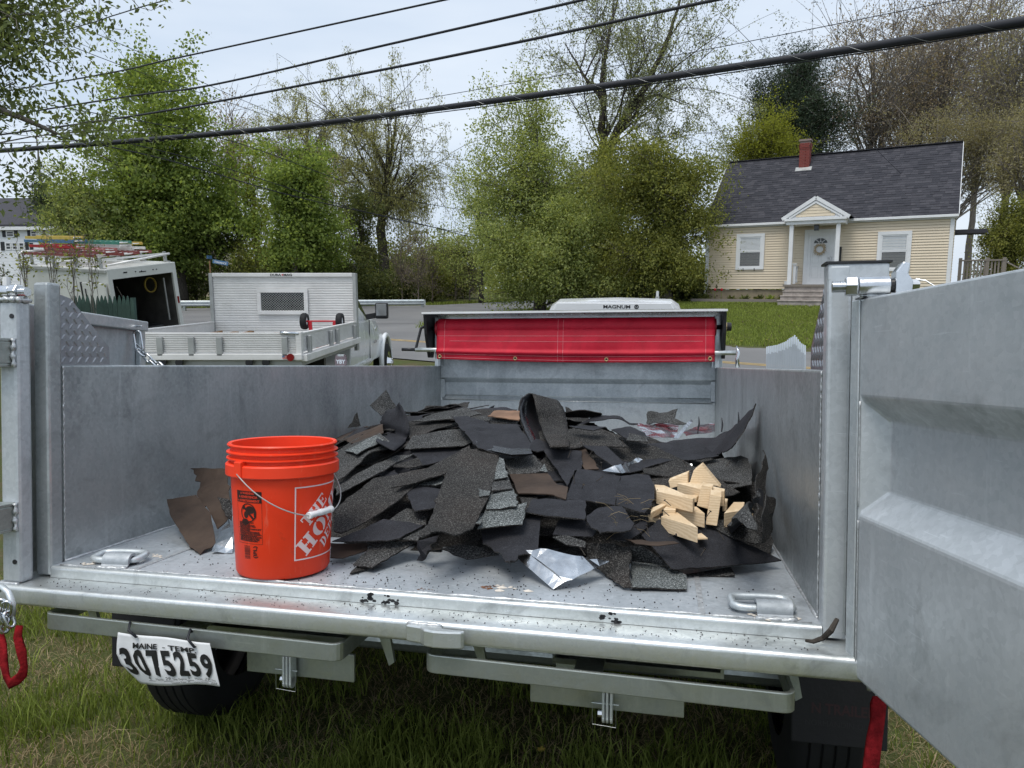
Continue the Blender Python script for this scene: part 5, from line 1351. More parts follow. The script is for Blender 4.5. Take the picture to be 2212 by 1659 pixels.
# ------------------------------------------------------------------ green picket fence, guardrail, street sign, slats
fe = empty('picket_fence', Matrix.Translation((-8.02, 13.0, G(-8, 13))), 'dark green pointed picket fence panel in front of the box trailer', 'fence')
pkm = MB(); w_ = .078
pkm.prism([(0,0),(w_,0),(w_,1.62),(w_*.85,1.70),(w_*.62,1.77),(w_*.5,1.79),(w_*.38,1.77),(w_*.15,1.70),(0,1.62)], 1, 0, .02); pme = pkm.mesh('picket', M['fence_green'])
for k in range(13): link('picket', pme, fe, Matrix.Translation((.03+k*.0805, 0, R.uniform(-.012,.012)+G(-8,13)*0+.10)) @ Matrix.Rotation(R.uniform(-.008,.008), 4, 'Y'))
m = MB(); m.box((0,.021,.5),(1.12,.06,.58)); m.box((0,.021,1.4),(1.12,.06,1.48)); m.build('rail', M['fence_green'], fe)
m = MB(); m.box((1.075,.0,0.0),(1.14,.08,1.85)); m.build('post', M['fence_green'], fe)
gr_ = empty('guardrail', Matrix.Translation((-5.3, 43.0, G(-5.3, 43))), 'galvanised steel guardrail along the far side of the side road', 'guardrail')
a0, a1 = Vector((-18.0, 39.6, 0)), Vector((-5.3, 43.0, 0)); o_ = Vector((-5.3, 43.0, 0)); ab = a1-a0
pr_ = [(.0,.0),(-.02,.02),(-.08,.06),(-.08,.10),(-.02,.14),(-.02,.17),(-.08,.21),(-.08,.25),(-.02,.29),(.0,.31),(.004,.31),(-.016,.285),(-.074,.25),(-.074,.21),(-.014,.17),(-.014,.14),(-.074,.10),(-.074,.06),(-.014,.02),(.004,0)]
m = MB(); q0, q1 = a0-ab*.35-o_, a1-o_
m.sweep([(-x, z) for (x, z) in pr_], Vector((q0.x,q0.y,.16)), Vector((q1.x,q1.y,.16+.02))); m.v = [(v_[0], v_[1], v_[2]+.0) for v_ in m.v]; m.build('rail', M['galv_front'], gr_, fix=False)
for k in range(9):
    p = a0-ab*.35+ab*1.35*(k/8.05)-o_
    m = MB(); m.box((-.07,.01,-.35),(.07,.17,.45), Matrix.Translation((p.x, p.y, .0))); m.build('post', M['galv_under'], gr_)
m = MB(); m.tube([Vector((q1.x+.05, q1.y, .16)), Vector((q1.x+.05, q1.y, .48))], .05, 8); m.build('end_cap', M['galv_front'], gr_)
sg = empty('street_sign', Matrix.Translation((-15.7, 37.4, G(-15.7, 37.4))), 'small blue street name sign on a post left of the flatbed headboard', 'sign')
m = MB(); m.box((-.03,-.03,-.2),(.03,.03,2.75)); m.build('post', M['wood_brown'], sg)
m = MB(); m.box((-.32,-.012,2.62),(.48,.012,2.82), Matrix.Rotation(rad(10), 4, 'Y')); bl_ = m.build('blade', M['blue'], sg)
m = MB()
text_on(m, 'TERRANCE', lambda x, y: tuple(Matrix.Rotation(rad(10), 3, 'Y') @ Vector((.08+x, -.0145, 2.665+y))), size=.13, bold=.002); m.build('lettering', M['trim'], bl_, fix=False)
m = MB(); m.box((-.012,-.3,2.84),(.012,.3,3.02)); m.build('blade', M['blue'], sg)

# ------------------------------------------------------------------ overhead wires
def wire(name, label, pts, r, n=24, twist=False):
    ps = [PW(*p) for p in pts]
    # catmull-like smoothing through the sampled points
    out = []
    for i in range(len(ps)-1):
        p0 = ps[i-1] if i else ps[i]*2-ps[i+1]; p3 = ps[i+2] if i+2 < len(ps) else ps[i+1]*2-ps[i]
        for k in range(n):
            t = k/n; out.append(.5*((2*ps[i])+(ps[i+1]-p0)*t+(2*p0-5*ps[i]+4*ps[i+1]-p3)*t*t+(3*ps[i]-p0-3*ps[i+1]+p3)*t**3))
    out.append(ps[-1])
    c = out[len(out)//2]
    e = tag(MB().tube([p-c for p in out], r, 7).build(name, M['wire'], mw=Matrix.Translation(c), smooth=True), label, 'cable')
    return e, out, c
cb, path, c0 = wire('utility_cable', 'thick black bundled cable, the lowest and heaviest across the sky', [(2600,-22,5.0),(2212,46,6.1),(1700,128,7.8),(1106,213,9.9),(560,280,12.4),(0,325,15.6),(-400,345,18.5)], .043)
m = MB(); hel = []
acc = 0
for i in range(len(path)-1):
    for k in range(8):
        p = path[i].lerp(path[i+1], k/8)-c0; acc += (path[i+1]-path[i]).length/8
        d = (path[i+1]-path[i]).normalized(); x_, y_ = basis(d); a = acc*2*math.pi/.62
        hel.append(p+(x_*math.cos(a)+y_*math.sin(a))*.0445)
m.tube(hel, .0016, 3, cap=False); m.build('lashing_wire', M['alu_dark'], cb, fix=False)
wire('utility_cable', 'thin messenger strand just under the thick black cable', [(2600,-12,5.0),(2212,58,6.1),(1700,139,7.8),(1106,223,9.9),(560,286,12.4),(0,330,15.6),(-400,350,18.5)], .007)
wire('utility_cable', 'third wire from the top, medium black, leaving the top edge right of centre', [(1900,-72,8.5),(1545,0,9.8),(1106,94,11.8),(700,175,14),(240,258,17.5),(-300,330,23)], .024)
wire('utility_cable', 'second wire from the top, twisted, leaving the top edge above centre', [(1600,-82,9.5),(1245,3,11),(830,98,13.4),(450,185,16),(240,214,18),(-300,300,24)], .022)
wire('utility_cable', 'uppermost medium wire, leaving the top edge left of centre', [(1300,-75,11),(950,2,12.5),(600,78,14.5),(360,130,16.2),(180,168,18),(-300,250,24)], .018)
wire('utility_cable', 'short wire crossing the top left corner above the near tree', [(700,-85,14),(356,1,16),(250,32,17),(150,62,18),(-200,150,22)], .013)
wire('utility_cable', 'thin wire rising to the upper right corner over the bare trees', [(2400,-70,15),(2065,0,17),(1650,83,20),(1400,130,22),(920,213,26),(690,258,29),(380,300,34)], .011)
wire('utility_cable', 'hair thin wire slanting down right from the near tree to the sky gap', [(100,30,20),(290,108,24),(590,243,33),(960,378,48),(1150,440,60)], .011)
wire('utility_cable', 'hair thin lower twin of the slanting wire', [(80,70,20),(300,155,24),(600,258,33),(980,392,48),(1150,452,60)], .011)
wire('utility_cable', 'upper of three wires drooping right across the maple', [(100,225,22),(500,305,28),(830,420,36),(1080,465,44),(1300,490,52)], .016)
wire('utility_cable', 'middle of three wires drooping right across the maple', [(100,270,22),(460,355,28),(830,468,36),(1150,530,44)], .016)
wire('utility_cable', 'lowest of three wires drooping right across the maple', [(100,290,22),(360,345,26),(640,425,32),(900,482,40),(1030,516,46)], .022)
wire('utility_cable', 'thin guy wire dropping to the thick cable right of the forked tree', [(1480,-60,26),(1545,15,25),(1600,70,24),(1650,122,23.5)], .009)
wire('utility_cable', 'thin service wire crossing the front slope of the house roof', [(1640,100,26),(1780,205,27.5),(1900,330,29.5),(1995,420,30.6)], .008)
# ------------------------------------------------------------------ dump trailer (built in its own frame)
HWD, L, WH = 1.07, 3.744, 0.596
tr = empty('dump_trailer', TM, 'galvanised steel dump trailer with open barn doors and red tarp, full of shingles', 'trailer')
def tbox(nm, lo, hi, mt, bv=.003, par=None):
    m_ = MB(); m_.box(lo, hi); return m_.build(nm, M[mt], par or tr, bevel=bv)
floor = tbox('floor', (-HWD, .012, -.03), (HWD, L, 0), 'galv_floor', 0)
for x in (-.80, .80):
    m = MB(); m.bar((x, .02, .0005), (x, L, .0005), .014, .004); m.build('floor_seam', M['weld'], floor)
# side walls
for s_ in (-1, 1):
    a, b = sorted((s_*HWD, s_*(HWD+.05)))
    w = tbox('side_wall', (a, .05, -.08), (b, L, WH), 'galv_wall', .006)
    m = MB(); pts = [(s_*(HWD-.0005), .052+.0015*math.sin(k*1.9), k*.006) for k in range(0, 100)]
    m.tube(pts, [.0022+.0006*math.sin(k*1.3) for k in range(100)], 5); m.build('weld_bead', M['weld'], w, smooth=True)
    m = MB(); m.tube([(s_*(HWD-.001), k*.06+.05, .001) for k in range(62)], [.005+.002*math.sin(k*2.1) for k in range(62)], 5); m.build('weld_bead', M['weld'], w, smooth=True)
    # corner post
    a, b = sorted((s_*HWD, s_*(HWD+.052)))
    p = tbox('corner_post', (a, -.001, -.029), (b, .049, .84), 'galv_wall' if s_ < 0 else 'galv_door', .008)
    # tread plate gusset with raised lugs
    m = MB(); poly = [(.051,.597),(.25,.597),(.248,.655),(.095,.80),(.051,.81)]
    a, b = sorted((s_*(HWD+.012), s_*(HWD+.018)))
    m.prism(poly, 0, a, b)
    xi = s_*(HWD+.012)
    def inside(y, z): return .058 < y < .243 and z < .80-(max(0, y-.095))/.153*.145-.010 and z > .605
    for r_ in range(14):
        for c_ in range(9):
            for odd in (0, 1):
                y = .066+c_*.030+odd*.015; z = .612+r_*.0345+odd*.01725
                if not inside(y, z): continue
                an = rad(52) if odd == 0 else rad(-52)
                ax = Vector((0, math.cos(an), math.sin(an))); bx_ = Vector((0, -math.sin(an), math.cos(an))); c = Vector((xi, y, z)); u = Vector((-s_, 0, 0))
                lv = [c+ax*(.0125*math.cos(t))+bx_*(.0042*math.sin(t)) for t in np.linspace(0, 2*math.pi, 9)[:-1]]
                tv = [c+ax*(.008*math.cos(t))+bx_*(.0014*math.sin(t))+u*.0028 for t in np.linspace(0, 2*math.pi, 9)[:-1]]
                m.add(lv+tv, [(i, (i+1) % 8, (i+1) % 8+8, i+8) for i in range(8)]+[tuple(range(8, 16))])
    m.build('tread_gusset', M['tread'], tr)
    m = MB(); m.tube([(s_*(HWD+.010), .05, .60+k*.01) for k in range(21)], .003, 5); m.build('weld_bead', M['weld'], w, smooth=True)
# front wall with pressed recess
m = MB(); pf = [(L,0),(L,.325),(L+.045,.36),(L+.045,.465),(L,.50),(L,.96),(L+.05,.96),(L+.06,0)]
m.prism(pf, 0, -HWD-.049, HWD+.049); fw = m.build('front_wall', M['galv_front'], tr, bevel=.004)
for z in (.325, .36): 
    m = MB(); m.tube([(-HWD+.02, L-.002+(.045 if z > .34 else 0), z), (HWD-.02, L-.002+(.045 if z > .34 else 0), z)], .004, 6); m.build('pressed_edge', M['galv_sill'], fw, smooth=True)
for s_ in (-1, 1):
    m = MB(); m.prism([(L-.002,.34),(L+.05,.365),(L+.05,.46),(L-.002,.49)], 0, *sorted((s_*(HWD-.001), s_*(HWD-.03)))); m.build('recess_end', M['galv_front'], fw)
# stepped rear sill
def arc(cy, cz, r, a0, a1, n=5): return [(cy+r*math.cos(rad(a0+(a1-a0)*i/n)), cz+r*math.sin(rad(a0+(a1-a0)*i/n))) for i in range(n+1)]
m = MB(); m.prism([(.013,-.0005)]+arc(.010,-.011,.011,90,180)+[(-.001,-.033),(.013,-.033)], 0, -HWD, HWD); m.build('sill_step', M['galv_sill'], tr, smooth=True, autos=35)
m = MB(); m.prism([(.05,-.034)]+arc(-.083,-.046,.012,90,180)+arc(-.085,-.078,.010,180,270)+[(.05,-.088)], 0, -HWD-.115, HWD+.075); sill = m.build('rear_sill', M['galv_sill'], tr, smooth=True, autos=35)
m = MB(); 
for k in range(60):
    x = -HWD+.02+k*.036
m.tube([(-HWD+.02+k*.03, .014, .001) for k in range(71)], [.003+.002*math.sin(k*1.7)+(.002 if 20 < k < 30 or 40 < k < 52 else 0) for k in range(71)], 5); m.build('weld_bead', M['weld'], sill, smooth=True)
# slots of the underframe, in dark, and sill latch hook
m = MB(); m.prism([(.085,-.094),(.175,-.094),(.178,-.108),(.205,-.112),(.235,-.112),(.240,-.120),(.232,-.128),(.20,-.134),(.165,-.136),(.14,-.130),(.125,-.115),(.085,-.108)], 2, -.082, -.040); m.build('latch_hook', M['galv_sill'], tr, bevel=.004)
m = MB(); m.tube([(.085+.015*k, -.098, -.040) for k in range(7)], [.005,.006,.005,.0065,.005,.006,.004], 6); m.build('latch_weld', M['weld'], tr, smooth=True)
# D rings with welded clips
def dring(x, y, yaw, flip):
    e = empty('tie_down_ring'); e.parent = tr; e.matrix_local = Matrix.Translation((x, y, 0)) @ Matrix.Rotation(yaw, 4, 'Z')
    m_ = MB(); pts = [(.065*math.cos(a)*(1.0 if abs(math.cos(a)) < 2 else 1), .036*math.sin(a), .018+.004*math.sin(a)) for a in np.linspace(0, 2*math.pi, 25)[:-1]]
    pts = [(max(-.07, min(.07, px_*1.25)), max(-.034, min(.034, py_*1.25)), pz_) for (px_, py_, pz_) in pts]
    m_.tube(pts, .0095, 10, closed=True); m_.build('ring', M['galv_front'], e, smooth=True)
    m_ = MB(); ro, ri = .023, .015
    aa = [(-.034+ro*math.cos(t), .014+ro*math.sin(t)) for t in np.linspace(rad(-15), rad(195), 13)]; bb = [(-.034+ri*math.cos(t), .014+ri*math.sin(t)) for t in np.linspace(rad(195), rad(-15), 13)]
    m_.prism([(-.034+.034, 0)]+aa+[(-.034-.034, 0), (-.034-.026, 0)]+bb+[(-.034+.026, 0)], 0, flip*.018-.038, flip*.018+.045)
    m_.build('clip', M['galv_floor'], e, smooth=True, autos=40)
    m_ = MB(); m_.tube([(flip*.018-.045+.012*k, -.072, .002) for k in range(9)], [.006+.002*math.sin(k*2) for k in range(9)], 6); m_.build('clip_weld', M['weld'], e, smooth=True)
dring(-.905, .085, .12, 1); dring(.945, .085, .08, 1)
# chalky residue lumps
def lump(x, y, r, n, seed, mt, nm, zz=.0015):
    R_ = random.Random(seed); m_ = MB()
    for k in range(n):
        a = R_.uniform(0, 6.28); d = r*math.sqrt(R_.random()); q = r*.35*R_.uniform(.3, 1)
        c = Vector((x+d*math.cos(a)*1.5, y+d*math.sin(a)*.6, zz)); mnn = 6
        vs = [c+Vector((q*math.cos(t)*R_.uniform(.7,1.2), q*math.sin(t)*R_.uniform(.7,1.2)*.7, 0)) for t in np.linspace(0, 6.283, mnn+1)[:-1]]
        m_.add(vs+[c+Vector((0, 0, q*.35))], [(i, (i+1) % mnn, mnn) for i in range(mnn)])
    return m_.build(nm, M[mt], tr, fix=False)
M['residue'] = plain('chalky_residue', (0.62, 0.57, 0.50), .9, 0, .25, 60, bump=.5)
M['rust'] = plain('rust', (0.16, 0.075, 0.04), .9, 0, .4, 60, bump=.3)
lump(-.97, .045, .03, 14, 1, 'residue', 'residue'); lump(.965, .035, .04, 22, 2, 'residue', 'residue')
lump(.255, .10, .028, 10, 3, 'rust', 'rust_patch', .0006); lump(.30, .103, .045, 9, 4, 'residue', 'residue', .0008); lump(.08, .045, .016, 6, 5, 'rust', 'rust_patch', .0006); lump(-.83, .17, .03, 6, 6, 'residue', 'residue', .0006)
for (x, sd) in ((-.06, 7), (.0, 8), (.58, 9)):
    R_ = random.Random(sd); m = MB()
    for k in range(12):
        c = Vector((x+R_.uniform(-.025,.025), -.0016, -.02+R_.uniform(-.010,.012))); q = R_.uniform(.002,.007)
        m.add([c+Vector((q*math.cos(t)*1.3, 0, q*math.sin(t)*R_.uniform(.6,1.2))) for t in np.linspace(0, 6.283, 7)[:-1]], [tuple(range(6))])
    m.build('tar_smear', M['black_metal'], sill, fix=False)
# doors ---------------------------------------------------------------
def door(nm, org, ang_, length, z0, z1, flip, mt):
    """hinged at org, swung to ang_ (trailer frame); local x along the door, y its thickness, recess on the -y side"""
    e = empty(nm); e.parent = tr; e.matrix_local = Matrix.Translation(org) @ Matrix.Rotation(ang_, 4, 'Z')
    zr0, zr1, dp, th = .28, .54, .05*flip, .055*flip
    x0, x1 = .045, length-.045
    m_ = MB()
    # front skin with a sloped recess
    P = lambda x, y, z: Vector((x, y, z))
    ring_o = [P(x0,0,zr0), P(x1,0,zr0), P(x1,0,zr1), P(x0,0,zr1)]; ring_i = [P(x0+.035,dp,zr0+.055), P(x1-.035,dp,zr0+.055), P(x1-.035,dp,zr1-.05), P(x0+.035,dp,zr1-.05)]
    out = [P(0,0,z0), P(length,0,z0), P(length,0,z1), P(0,0,z1)]; bk = [P(0,th,z0), P(length,th,z0), P(length,th,z1), P(0,th,z1)]
    vs = ring_o+ring_i+out+bk
    fs = [(0,1,5,4),(1,2,6,5),(2,3,7,6),(3,0,4,7),(4,5,6,7),(8,9,1,0),(9,10,2,1),(10,11,3,2),(11,8,0,3),(12,15,14,13),(8,12,13,9),(9,13,14,10),(10,14,15,11),(11,15,12,8)]
    m_.add(vs, fs); m_.build('panel', M[mt], e, bevel=.005)
    return e
dR = door('right_door', (1.112, -.045, 0), math.atan2(-.977, .211), 1.06, -.078, .752, 1, 'galv_door')
m = MB(); m.box((.004,-.004,-.076),(.040,-.0005,.750)); m.build('edge_strip', M['galv_front'], dR, bevel=.0015)
m = MB(); m.tube([(.045, -.001, .30+k*.01) for k in range(24)], .0022, 5); m.tube([(.048+.0*k, -.002, -.06+k*.01) for k in range(34)], .0016, 5); m.build('weld_bead', M['weld'], dR, smooth=True)
dL = door('left_door', (-1.20, -.03, 0), math.atan2(.95, -.32), .86, -.078, .78, -1, 'galv_door')
m = MB(); m.box((.20,-.085,.735),(.86,-.0555,.775)); m.build('top_rail', M['galv_door'], dL, bevel=.004); m = MB(); m.box((.80,-.075,-.05),(.855,-.0555,.733)); m.build('end_rail', M['galv_front'], dL, bevel=.004)
m = MB(); m.prism([(.10,.70),(.22,.70),(.22,.80),(.21,.815),(.10,.825)], 1, -.064, -.056); m.build('stop_tab', M['tread'], dL)
# square hinge tube of the left door with bolt on top
m = MB(); m.box((-1.162,-.076,-.034),(-1.100,-.026,.782)); ht_ = m.build('hinge_tube', M['galv_door'], tr, bevel=.010)
for z in (.735, .03):
    m = MB(); m.disc((-1.115, -.0765, z), (0,1,0), .007, .004, 10); m.build('drain_hole', M['black_metal'], ht_)
m = MB(); m.tube([(-1.166+.008*k, -.078, .782) for k in range(9)], [.008+.003*math.sin(k*2) for k in range(9)], 6); m.tube([(-1.098, -.078+.008*k, .782) for k in range(7)], [.008+.003*math.sin(k*2) for k in range(7)], 6); m.build('hinge_weld', M['weld'], ht_, smooth=True); m = MB(); m.tube([(-1.166+.008*k, -.078, -.034) for k in range(9)], .006, 6); m.build('hinge_weld', M['weld'], ht_, smooth=True)
def hbolt(org, ang_, nut_r, barrel, par):
    e = empty('hinge_bolt'); e.parent = par; e.matrix_local = Matrix.Translation(org) @ Matrix.Rotation(ang_, 4, 'Z') @ Matrix.Scale(.74, 4)
    m_ = MB(); m_.tube([(0,0,0),(barrel,0,0)], .027, 20); m_.build('barrel', M['steel'], e, smooth=True, autos=40, bevel=.002)
    m_ = MB(); m_.tube([(barrel+.002,0,0),(barrel+.036,0,0)], nut_r, 6); m_.build('nut', M['steel'], e, bevel=.004)
    m_ = MB(); pts = []; rr = []
    for k in range(34): pts.append((barrel+.034+k*.0011, 0, 0)); rr.append(.0175 if k % 4 < 2 else .0155)
    m_.tube(pts, rr, 18); m_.build('thread', M['steel'], e, smooth=True, autos=40)
    m_ = MB(); m_.tube([(-.01,0,0),(0,0,0)], .020, 16); m_.build('collar', M['black_metal'], e)
    m_ = MB(); m_.tube([(.005+.012*k, 0, -.028) for k in range(7)], [.008+.003*math.sin(k*2.2) for k in range(7)], 6); m_.build('weld', M['weld'], e, smooth=True)
    return e
hbolt((-1.19, -.055, .806), .02, .031, .072, tr)
m = MB(); m.disc((-1.16,-.05,.835), (0,0,1), .010, .03, 8); m.build('grease_cap', M['white_plastic'], tr)
hbolt((1.172, -.10, .778), math.pi-.10, .031, .082, tr)
m = MB(); m.prism([(1.07,.80),(1.20,.80),(1.20,.842),(1.07,.842)], 1, .0, .05); m.box((1.122,.0005,-.02),(1.20,.0495,.84)); m.build('post_cap', M['galv_door'], tr, bevel=.005)
m = MB(); m.box((1.065,-.003,.841),(1.205,.054,.846)); m.build('rubber_edge', M['black_metal'], tr); m = MB(); m.box((1.12,-.10,.7535),(1.20,-.035,.757)); m.build('rubber_edge', M['black_metal'], tr)
m = MB(); m.prism([(1.178,.735),(1.208,.735),(1.212,.785),(1.202,.80),(1.206,.822),(1.192,.826),(1.178,.805)], 1, -.122, -.085); m.build('hinge_ear', M['steel'], tr, bevel=.003)
m = MB(); m.tube([(1.210,-.105,.778),(1.226,-.105,.778)], .013, 6); m.build('bolt_head', M['steel'], tr)
m = MB(); m.tube([(1.22,-.11,.79),(1.235,-.12,.785),(1.255,-.13,.768)], .0014, 5); m.build('cotter_wire', M['steel'], tr)
# hinge brackets at the far left
for z in (.59, .12):
    m = MB(); m.box((-1.26,-.125,z+.072),(-1.112,-.077,z+.082)); m.box((-1.26,-.125,z),(-1.112,-.077,z+.010)); m.box((-1.122,-.125,z+.010),(-1.112,-.077,z+.072)); hbk = m.build('hinge_bracket', M['galv_under'], tr, bevel=.002)
    m = MB(); m.tube([(-1.108+.002*math.sin(k), -.080, z+.008*k) for k in range(11)], [.006+.003*math.sin(k*2) for k in range(11)], 6); m.build('hinge_weld', M['weld'], hbk, smooth=True)
    m = MB(); m.tube([(-1.16,-.102,z+.010),(-1.16,-.102,z+.072)], .018, 14); m.build('hinge_pin', M['galv_front'], hbk, smooth=True, autos=40)
# chain and hook that hold the left door
ch_e = empty('door_chain', TM @ Matrix.Translation((-1.35, .70, .60)), 'steel chain and snap hook on the folded left trailer door', 'chain')
def linkmesh(l, w, r):
    pts = []
    for t in np.linspace(-math.pi/2, math.pi/2, 6): pts.append((l/2-w/2+math.cos(t)*w/2, math.sin(t)*w/2, 0))
    for t in np.linspace(math.pi/2, 3*math.pi/2, 6): pts.append((-l/2+w/2+math.cos(t)*w/2, math.sin(t)*w/2, 0))
    return MB().tube(pts, r, 8, closed=True).mesh('chain_link', M['steel'], smooth=True)
lk = linkmesh(.045, .022, .0045); big = linkmesh(.085, .026, .0045)
link('snap_hook', big, ch_e, Matrix.Translation((.0, 0, .09)) @ Matrix.Rotation(rad(80), 4, 'Y') @ Matrix.Rotation(rad(70), 4, 'X'))
for k in range(7):
    link('chain_link', lk, ch_e, Matrix.Translation((.012+.022*k, .01*k, .045-.022*k+.001*k*k)) @ Matrix.Rotation(rad(42), 4, 'Y') @ Matrix.Rotation(rad(90 if k % 2 else 0), 4, 'X'))
m = MB(); m.tube([(-.06,0,.15),(.02,0,.15)], .004, 6); m.tube([(-.02,0,.15),(-.022,0,.09),(.015,0,.06)], .003, 6); m.build('spring_clip', M['steel'], ch_e)
m = MB(); m.box((-1.33,.52,.48),(-1.315,.54,.80)); m.build('weld_strip', M['weld'], dL) if False else None
# rear underframe -----------------------------------------------------
m = MB(); m.box((-1.0,.16,-.165),(1.0,.24,-.085)); cm = m.build('cross_member', M['galv_under'], tr, bevel=.008)
for x in (-.92, -.05, .17, .42, 1.02):
    m = MB(); m.disc((x, .158, -.115), (0,1,0), .045, .02, 20); m.build('round_light', M['rubber'], tr)
for x0_, x1_ in ((-.62,-.16),(.42,.86)):
    m = MB(); m.box((x0_,.10,-.19),(x1_,.155,-.175)); m.box((x0_,.10,-.10),(x0_+.008,.155,-.175)); m.box((x1_-.008,.10,-.10),(x1_,.155,-.175)); sl = m.build('ramp_slot', M['galv_under'], tr)
    m = MB(); m.box((x0_+.009,.157,-.174),(x1_-.009,.1595,-.088)); m.build('slot_opening', M['black_metal'], sl)
def uloop(x0_, x1_):
    m_ = MB(); zt = lambda x: -.112-.012*x; hgt = .046; th = .011; r = .03
    path_ = [(x0_, .16)] + [(x0_, -.10+r)] + [(x0_+r-r*math.cos(t), -.10+r-r*math.sin(t)) for t in np.linspace(.3, math.pi/2, 5)] + [(x1_-r+r*math.sin(t), -.10+r-r*math.cos(t)) for t in np.linspace(0, 1.27, 5)] + [(x1_, -.10+r), (x1_, .16)]
    n = len(path_); vs = []
    for i, (x, y) in enumerate(path_):
        a = Vector(path_[max(0, i-1)]); b = Vector(path_[min(n-1, i+1)]); d = (b-a).normalized(); nrm = Vector((-d.y, d.x))
        for (o, z) in ((0, zt(x)), (th, zt(x)), (th, zt(x)-hgt), (0, zt(x)-hgt)): vs.append(Vector((x+nrm.x*o, y+nrm.y*o, z)))
    fs = []
    for i in range(n-1):
        for j in range(4): fs.append((i*4+j, i*4+(j+1) % 4, (i+1)*4+(j+1) % 4, (i+1)*4+j))
    fs += [(3,2,1,0), tuple(range((n-1)*4, n*4))]
    m_.add(vs, fs); o = m_.build('bumper_loop', M['galv_under'], tr, bevel=.0025)
    xm = x0_+(x1_-x0_)*.46
    m_ = MB(); m_.box((xm-.035,-.088,zt(xm)-.035),(xm+.035,.155,zt(xm)-.027)); m_.build('brace', M['galv_under'], o)
    return o
uloop(-1.0, -.095); uloop(.128, 1.0)
for (x0_, x1_, xc) in ((-.42,-.10,-.28),(.38,.76,.575)):
    m = MB(); m.box((x0_,-.005,-.250),(x1_,.005,-.175)); pl_ = m.build('light_plate', M['galv_under'], tr, bevel=.002)
    hl = empty('ramp_latch'); hl.parent = tr; hl.matrix_local = Matrix.Translation((xc, -.02, -.225)) @ Matrix.Scale(.66, 4)
    for dx in (-.016, -.002, .013):
        m = MB(); m.box((dx,-.035,-.045),(dx+.010,.012,.065)); m.disc((dx+.005,-.012,-.045), (1,0,0), .0235, .010, 16); m.build('lug', M['galv_front'], hl, bevel=.002)
    m = MB(); m.tube([(-.055,-.02,.005),(.045,-.02,.005)], .004, 8); m.tube([(-.052,-.02,.005),(-.052,-.02,-.075),(.035,-.02,-.08),(.035,-.02,.0)], .0013, 6); m.build('pin', M['galv_under'], hl)
    m = MB(); m.tube([(-.032,-.015,-.035),(-.016,-.015,-.035)], .012, 6); m.build('nut', M['steel'], hl)
for (x, y) in ((-.05,.03),(-1.0,.05),(.20,.06),(.99,.06)):
    m = MB(); m.prism([(x-.01,-.09),(x+.03,-.09),(x+.05,-.20),(x+.035,-.21)], 1, y, y+.012); m.build('gusset', M['galv_under'], tr)
# rails, axles, wheels, fenders, mud flaps
m = MB(); m.box((-.5,.3,-.30),(-.40,4.9,-.17)); m.box((.40,.3,-.30),(.5,4.9,-.17)); m.bar((-.45,3.9,-.24),(0,5.25,-.3),.08,.1); m.bar((.45,3.9,-.24),(0,5.25,-.3),.08,.1); m.box((-.06,5.1,-.34),(.06,5.5,-.24)); m.build('chassis', M['galv_under'], tr)
m = MB(); m.box((-HWD,.25,-.17),(HWD,L,-.09)); m.build('hoist_frame', M['galv_under'], tr)
for y in (1.08, 1.92):
    m = MB(); m.tube([(-1.2,y,-.57),(1.2,y,-.57)], .045, 10); m.build('axle', M['galv_under'], tr)
    for s_ in (-1, 1):
        e = empty('wheel'); e.parent = tr; e.matrix_local = Matrix.Translation((s_*1.255, y, -.57)) @ Matrix.Rotation(math.pi/2*s_, 4, 'Y')
        prf_ = [(.21,-.125),(.31,-.125),(.355,-.115),(.375,-.095)]
        for g_ in (-.06,-.02,.02,.06): prf_ += [(.38,g_-.016),(.371,g_-.013),(.371,g_-.009),(.38,g_-.006)]
        prf_ += [(.38,.085),(.375,.095),(.355,.115),(.31,.125),(.21,.125)]
        MB().lathe(prf_, 40).build('tyre', M['rubber'], e, smooth=True, autos=35)
        MB().lathe([(.21,.11),(.19,.08),(.12,.05),(.06,.07),(.001,.07)], 24).build('rim', M['galv_front'], e, smooth=True)
for s_ in (-1, 1):
    m = MB(); a, b = sorted((s_*1.125, s_*1.40)); m.box((a,.62,-.135),(b,2.38,-.125)); m.box((a,.60,-.32),(b,.61,-.125)); m.build('fender', M['tread'], tr, bevel=.003)
    m = MB(); a, b = sorted((s_*1.105, s_*1.385)); m.box((a,.585,-.575),(b,.597,-.22)); mf = m.build('mud_flap', M['rubber'], tr, bevel=.005)
    if s_ > 0:
        m = MB(); text_on(m, 'N TRAILERS', lambda x, y: (1.265+x, .5842, -.475+y), size=.046, bold=.0012, sx=.85); m.build('lettering', M['flap_red'], mf, fix=False)
        m = MB(); text_on(m, 'NORMANDIN QUEBEC', lambda x, y: (1.265+x, .5842, -.515+y), size=.026, sx=.9); m.build('lettering', M['flap_grey'], mf, fix=False)
